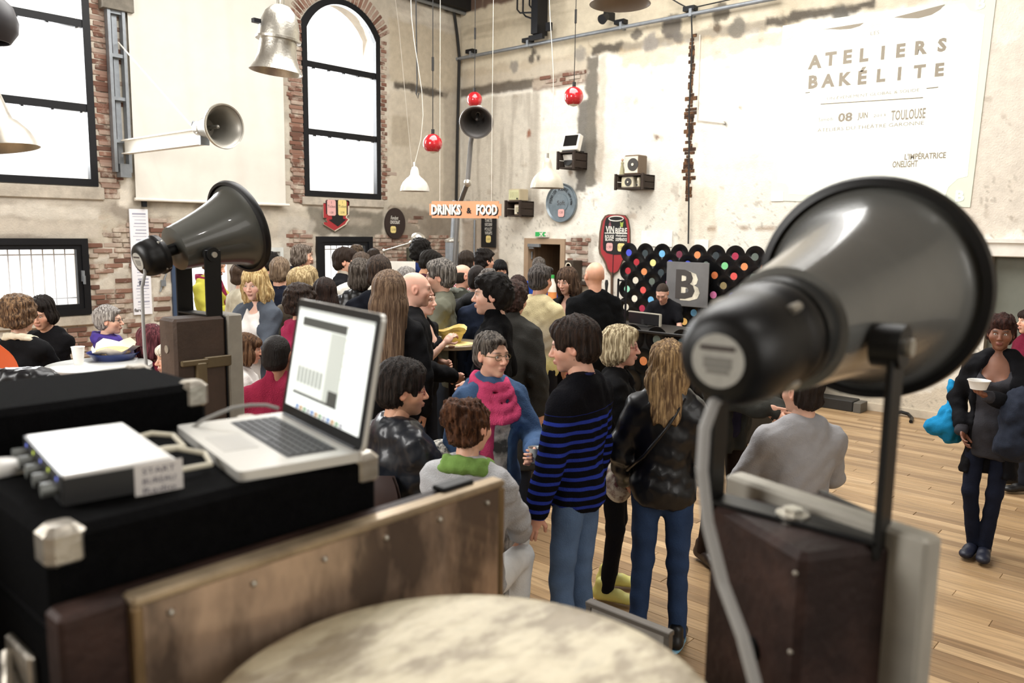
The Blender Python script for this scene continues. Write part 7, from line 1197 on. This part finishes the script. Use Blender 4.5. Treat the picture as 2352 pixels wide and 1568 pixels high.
pq = Fq+uy*(wy*.88)-ux*.006; MB().box((pq[0], pq[1], ZB-.275), (.02, .07, .055), RT, .004).box((pq[0], pq[1], ZB-.235), (.024, .022, .05), RT, .003).build('latch', M_CORN, bx)
pq = Fq+ux*ul*.42-uy*.002; MB().cyl(pq+[0, 0, -.19]-uy*.006, pq+[0, 0, -.19]+uy*.002, .018, n=18).build('finger_hole', mat('hole_black', '050505', .9), bx)
for k in range(6): z = ZB-.03-k*.12; MB().sph(Fq+ux*.012-uy*.001+[0, 0, z-ZB+ZB-Fq[2]], .004, 8, 6).build('nail', M_CORN, bx)
cw = [back_p for back_p in ()]; dv = DP(1662, 905, 1.03); tag(MB().tube([dv+[0, 0, .03], dv, DP(1640, 925, 1.02), DP(1618, 985, 1.01), DP(1612, 1080, 1.0), DP(1625, 1200, .99), DP(1660, 1340, .97), DP(1705, 1460, .94), DP(1740, 1590, .92), DP(1750, 1800, .9)], .0075, 10).build('cable', mat('grey_speaker_cable', '8f8d8a', .55)), 'thick grey cable hanging from the driver of the big horn', 'cable')
dl = DP(333, 628, 3.5); tag(MB().tube([dl+[0, 0, .02], dl, DP(326, 660, 3.48), DP(329, 740, 3.46), DP(332, 800, 3.45), DP(336, 840, 3.44), DP(340, 900, 3.42)]+[np.array([*DP(340, 900, 3.42)[:2], .02])], .0075, 8).build('cable', mat('grey_speaker_cable', '8f8d8a', .55)), 'grey cable hanging from the driver of the tilted horn', 'cable')
# trunk under the tilted horn
ZL_ = 1.70; x0 = GZ(399, 734, ZL_)[0]; y0 = GZ(399, 734, ZL_)[1]; x1 = onp(520, 728, 1, y0)[0]; x2 = onp(553, 722, 1, y0)[0]
lt = thing('brown_trunk', 'brown upright trunk with a grey frame carrying the tilted horn loudspeaker', 'trunk', (x0, y0, 0)); MB().bb((x0, y0, 0), (x1-.006, y0+.15, ZL_), .012).build('body', mat('dark_brown_trunk', '4a3a30', .6, .1, .25, 9, bump=.12), lt); MB().bb((x1-.006, y0+.006, 0), (x1, y0+.145, ZL_-.006)).build('dark_gap', M_BLK, lt); MB().bb((x1, y0-.012, 0), (x2, y0+.16, ZL_+.006), .006).build('lid_frame', M_TFR, lt)
zl2 = onp(450, 832, 1, y0)[2]; MB().bb((x0+.02, y0-.02, zl2-.012), (x1-.1, y0, zl2+.014), .004).bb((x1-.12, y0-.016, zl2-.03), (x2-.06, y0, zl2+.02), .004).bb((x1-.16, y0-.024, zl2-.16), (x1-.11, y0, zl2-.0), .006).build('latch', mat('brass_latch', '6b5d45', .45, .4, .3), lt); MB().cyl((x0-.004, y0+.075, zl2+.06), (x0+.002, y0+.075, zl2+.06), .018, n=18).build('finger_hole', M_CORN, lt)
# grey tray frame behind the drum
p0, p1 = GZ(1352, 1380, .80), GZ(1532, 1452, .80); o = thing('steel_crate', 'grey steel crate with one tall side standing on the floor behind the drum', 'crate', ((p0[0]+.15), (p0[1]+p1[1])/2, 0)); M_CRT = mat('grey_crate_steel', '8f8b84', .5, .3, .25, 12)
MB().bb((p0[0], p1[1], 0), (p0[0]+.02, p0[1], .79)).build('front_side', M_CRT, o); MB().bb((p0[0]+.36, p1[1], 0), (p0[0]+.38, p0[1], .30)).bb((p0[0]+.02, p0[1]-.02, 0), (p0[0]+.36, p0[1], .30)).bb((p0[0]+.02, p1[1], 0), (p0[0]+.36, p1[1]+.02, .30)).build('side_wall', M_CRT, o); MB().bb((p0[0]-.008, p1[1]-.01, .782), (p0[0]+.028, p0[1]+.01, .80), .003).build('rolled_rim', mat('crate_rim', '5d5852', .45, .4), o); MB().bb((p0[0]-.004, p1[1]-.008, 0), (p0[0]+.02, p1[1]+.012, .79)).bb((p0[0]-.004, p0[1]-.012, 0), (p0[0]+.02, p0[1]+.008, .79)).build('corner_post', mat('crate_rim', '5d5852', .45, .4), o)
# ---- high tables and what is on them
def high_table(label, c, r, z, m):
    o = thing('high_table', label, 'table', (c[0], c[1], 0)); c = np.array([c[0], c[1], 0]); MB().lathe([(.001, z-.035), (r-.02, z-.035), (r, z-.03), (r, z-.004), (r-.006, z), (.001, z)], c, UP, 56).build('table_top', m, o, True, 35); MB().cyl(c+[0, 0, .03], c+[0, 0, z-.03], .035, n=16).build('column', M_BLK, o); MB().lathe([(.001, 0), (.24, 0), (.24, .012), (.05, .03), (.001, .03)], c, UP, 32).build('foot_plate', M_BLK, o, True, 40); return o
def cup(label, p, h=.085, r=.035, m=None, nm='paper_cup'):
    o = thing(nm, label, 'cup', p); MB().lathe([(.001, .002), (r*.72, .002), (r*.72, 0), (r, h), (r*1.05, h+.002), (r*1.05, h-.002), (r*.95, h-.002), (r*.70, .006), (.001, .006)], p, UP, 24, caps=False).build('wall', m or mat('white_cup', 'eeece6', .5), o, True, 40); MB().lathe([(.001, h*.7), (r*.88, h*.7)], p, UP, 20, caps=False).build('drink', mat('dark_drink', '4a3324', .3), o); return o
tc_ = GZ(228, 836, 1.15); ra = np.linalg.norm(GZ(352, 832, 1.15)-tc_)*.98; high_table('round pale grey high table with a blue dish on it', tc_, ra, 1.15, mat('pale_table', 'd2d2cc', .25, 0, .05, coat=.3))
pdish = GZ(262, 824, 1.15); o = thing('pie_dish', 'blue oval enamel dish of food in white paper on the pale table', 'dish', pdish); MB().lathe([(.001, .0), (.13, .0), (.17, .05), (.178, .052), (.172, .046), (.128, .006), (.001, .006)], pdish, UP, 40, caps=False).build('dish', mat('blue_enamel', '24366f', .25, 0, .1, coat=.4), o, True, 40)
P = []; n = 20
for j, (r, z) in enumerate(((.05, .03), (.11, .04), (.145, .07), (.155, .085))):
    for i in range(n): a = 2*PI*i/n; k = 1+.12*math.sin(3*a+j)+.06*math.sin(8*a); P.append(pdish+[r*k*math.cos(a), r*k*math.sin(a), z+(.04*max(0, math.sin(a*1.0+.8))+.02*math.sin(5*a))*(j > 1)])
mesh_obj('paper_liner', P, [(j*n+i, j*n+(i+1) % n, j*n+n+(i+1) % n, j*n+n+i) for j in range(3) for i in range(n)], mat('dish_paper', 'efe6d2', .8), o, True, 0); MB().sph(pdish+[0, 0, .055], (.12, .12, .035), 24, 10).build('pie', mat('baked_crust', 'd7b98a', .8, 0, .25, 25, bump=.4), o, True, 0)
pc_ = GZ(181, 836, 1.15); cup('white plastic cup standing on the pale table beside the blue dish', pc_, .12, .042)
TC = GZ(1040, 786, 1.2); high_table('small round wooden high table with a yellow bowl in the crowd', TC, .25, 1.2, mat('table_wood', '8a7a62', .5, 0, .2, 5))
pb_ = GZ(1036, 786, 1.2); o = thing('chip_bowl', 'pale yellow paper lined bowl on the wooden high table', 'bowl', pb_); MB().lathe([(.001, 0), (.075, 0), (.115, .10), (.121, .102), (.11, .096), (.07, .006), (.001, .006)], pb_, UP, 32, caps=False).build('bowl', mat('pale_yellow_bowl', 'dcc47a', .6, 0, .05), o, True, 40)
P = []
for j, (r, z) in enumerate(((.105, .075), (.125, .11), (.135, .12))):
    for i in range(n): a = 2*PI*i/n; P.append(pb_+[r*(1+.1*math.sin(4*a+j))*math.cos(a), r*(1+.1*math.sin(4*a+j))*math.sin(a), z+.02*math.sin(3*a+1)*(j > 0)])
mesh_obj('paper_liner', P, [(j*n+i, j*n+(i+1) % n, j*n+n+(i+1) % n, j*n+n+i) for j in range(2) for i in range(n)], mat('yellow_paper', 'ead58e', .8), o, True, 0)
cup('small white cup on the wooden high table beside the yellow bowl', GZ(1003, 795, 1.2), .075, .035); o = thing('paper_napkin', 'flat yellow napkin with crumbs under the yellow bowl', 'napkin', pb_); MB().bb(TC+[-.13, -.2, 0], TC+[.1, .06, .003]).build('sheet', mat('yellow_paper', 'ead58e', .8), o); MB().sph(GZ(1037, 800, 1.2)+[0, 0, .012], (.03, .02, .014), 12, 8).build('crumb', mat('brown_crumb', '6a4a32', .8), o)
# cups and things in hands
def in_hand(key, i, label, h=.085, r=.036, up=.0, m=None):
    p = PPL[key]; w = p.world(p.handc[i]); return cup(label, w+[0, 0, -h*.5+up], h, r, m)
in_hand('c32', 0, 'white cup held by the brown haired woman at the bar'); in_hand('rightw', 1, 'white paper bowl held by the woman in the black cardigan', .055, .062, .05); in_hand('blazer', 0, 'clear cup held by the blonde woman in the blazer'); in_hand('c30', 0, 'white cup held by the woman in the yellow jumper')
in_hand('bun', 0, 'white cup held by the seated woman with the green scarf'); in_hand('denim', 1, 'small glass held by the woman with the pink scarf', .07, .03, 0, mat('clear_cup', 'aab0b0', .15))
p = PPL['c20']; w = p.world(p.handc[0]); tag(MB().bb(w+[-.05, -.03, 0], w+[.05, .03, .012], .003).build('phone', mat('pale_phone', 'b9bcc0', .3)), 'pale phone held by the grey haired man in khaki', 'phone')
p = PPL['yellow']; w = p.world((p.handc[0]+p.handc[1])/2); tag(MB().bb(w+[-.035, -.05, .0], w+[.035, .05, .01], .002).build('phone', mat('white_phone', 'dcdcdc', .3)), 'white phone held by the woman in the yellow shirt', 'phone')
# bags
def soft(name, fn, lo, hi, m, label, cat, h=.011):
    f = Field(lo, hi, h); fn(f); V, Q = f.mesh(); return tag(mesh_obj(name, V, Q, m, None, True, 0), label, cat)
p = PPL['rightw']; w = p.world(p.J(.27, -.04, .93)); soft('cloth_bag', lambda f: (f.ell(w, (.11, .09, .14), .03), f.cap(w+[0, 0, .05], w+[.02, .02, .28], .045, .03, .03), f.ell(w+[-.06, .07, -.02], (.06, .07, .06), .03), f.warp(.012, 45, 3), f.warp(.008, 90, 5)), w-.3, w+.4, cloth('1c7fb0', 'cotton'), 'bright blue crumpled cloth bag hanging at the woman in the black cardigan', 'bag')
w = p.world(p.J(-.17, .20, .98)); soft('folded_jacket', lambda f: (f.cap(w+[0, 0, .18], w+[-.02, 0, -.05], .11, .13, .05, sy=1.3), f.ell(w+[0, 0, -.08], (.14, .11, .10), .04), f.warp(.016, 38, 9), f.warp(.008, 80, 2)), w-.35, w+.4, cloth('252a36', 'denim'), 'dark blue jacket draped over the arm of the woman in the cardigan', 'jacket')
p = PPL['denim']; w = p.world(p.J(.27, -.06, 1.02)); soft('shoulder_bag', lambda f: (f.ell(w, (.10, .12, .13), .03), f.warp(.006, 40, 3)), w-.25, w+.25, mat('spotted_cloth', 'd6d2c8', .8, 0, .05, 26, col2='1b1b1c'), 'black and white patterned shoulder bag of the woman in denim', 'bag')
p = PPL['cream']; w = p.world(p.J(-.24, .05, 1.0)); soft('shoulder_bag', lambda f: (f.ell(w, (.07, .10, .14), .03), f.cap(w+[0, 0, .1], w+[.05, 0, .42], .012, .012, .01)), w-.22, w+.5, mat('brown_leather', '5a3220', .4), 'brown leather bag of the person in the cream sweater', 'bag')
p = PPL['blondeg']; w = p.world(p.J(.30, .05, .86)); soft('shoulder_bag', lambda f: (f.ell(w, (.09, .08, .12), .03), f.warp(.006, 40, 3)), w-.22, w+.22, mat('floral_cloth', 'c9c2b2', .8, 0, .1, 18, col2='5a3230'), 'small floral bag between the striped man and the leather jacket woman', 'bag')
# orange chair and jacket at the left edge
ch = GZ(20, 905, .55); ch = DP(-62, 850, 4.9); o = thing('orange_chair', 'orange plastic shell chair at the left edge by the table', 'chair', (ch[0], ch[1], 0)); c = np.array([ch[0], ch[1], 0]); zt_ = DP(10, 762, 4.9)[2]; M_ORG = mat('orange_plastic', 'cc5a2c', .4, 0, .05)
fw = -c/np.linalg.norm(c); rt = np.array([-fw[1], fw[0], 0]); P = []; k1, k2 = 13, 12
for j in range(k2):
    for i in range(k1):
        u = (i/(k1-1)-.5)*2; t = j/(k2-1); wdt = .25*(1-.35*t**4); P.append(c+rt*u*wdt-fw*(-.05*u*u+.06*t-.05)+UP*(zt_-.55+.55*t-.10*u*u*t**3))
q = [(j*k1+i, j*k1+i+1, j*k1+k1+i+1, j*k1+k1+i) for j in range(k2-1) for i in range(k1-1)]; nn = len(P); mesh_obj('backrest', P+[p_+fw*.012 for p_ in P], q+[tuple(nn+i for i in reversed(f_)) for f_ in q], M_ORG, o, True, 0)
MB().lathe([(.001, zt_-.60), (.22, zt_-.60), (.24, zt_-.57), (.22, zt_-.545), (.001, zt_-.555)], c-fw*.0, UP, 28).build('seat', M_ORG, o, True, 40)
for sx in (-1, 1):
    for sy in (-1, 1): MB().cyl(c+rt*sx*.15+fw*sy*.12+UP*(zt_-.58), c+rt*sx*.2+fw*sy*.18, .014, n=8).build('leg', M_GRY, o)
w = DP(30, 865, 4.55); soft('leather_jacket', lambda f: (f.cap(w+[-.12, .05, 0], w+[.12, -.12, -.03], .07, .08, .04), f.ell(w+[0, 0, -.10], (.15, .13, .12), .04), f.warp(.014, 42, 3), f.warp(.008, 90, 7)), w-.4, w+.35, LEA, 'black leather jacket lying over the stool before the orange chair', 'jacket'); stool((w[0], w[1]), w[2]-.20, 'black stool under the leather jacket by the orange chair')
# low things along the right wall
p = GZ(1945, 938); o = thing('equipment_box', 'low dark equipment boxes on the floor against the right wall', 'box', (p[0], p[1], 0)); o['label'] = 'long low dark equipment box against the right wall'; MB().bb((XR-.28, p[1]-.12, 0), (XR-.03, p[1]+.75, .13), .008).build('case', mat('dark_grey_box', '2a2825', .7), o); MB().bb((XR-.29, p[1]-.22, .0), (XR-.06, p[1]-.13, .12), .005).build('end_block', mat('grey_block', '5d5952', .7), o)
tag(MB().tube([GZ(2050, 948, .03), GZ(2070, 946, .05), GZ(2085, 950, .04), GZ(2095, 960, .02), GZ(2092, 968, .02)], .02, 8).build('hose', M_HBLK), 'thick black hose lying on the floor at the right wall', 'hose')
p = GZ(2128, 956); tag(MB().lathe([(.025, 0), (.025, .07), (.018, .09), (.001, .09)], p, UP, 14).build('floor_stopper', M_GRY), 'small grey door stopper on the floor by the right wall', 'stopper')
# cables on the riser at the lower left
for lab, pts in (('black cable curling over the grey riser', [(5, 1490), (40, 1530), (90, 1555), (130, 1540), (150, 1500)]), ('black cable looping at the foot of the flight cases', [(0, 1420), (30, 1470), (60, 1500), (100, 1512), (140, 1490)])): tag(MB().tube([GZ(x, y, ZP+.012) for x, y in pts], .012, 8).build('cable', M_HBLK), lab, 'cable')
flush_text()
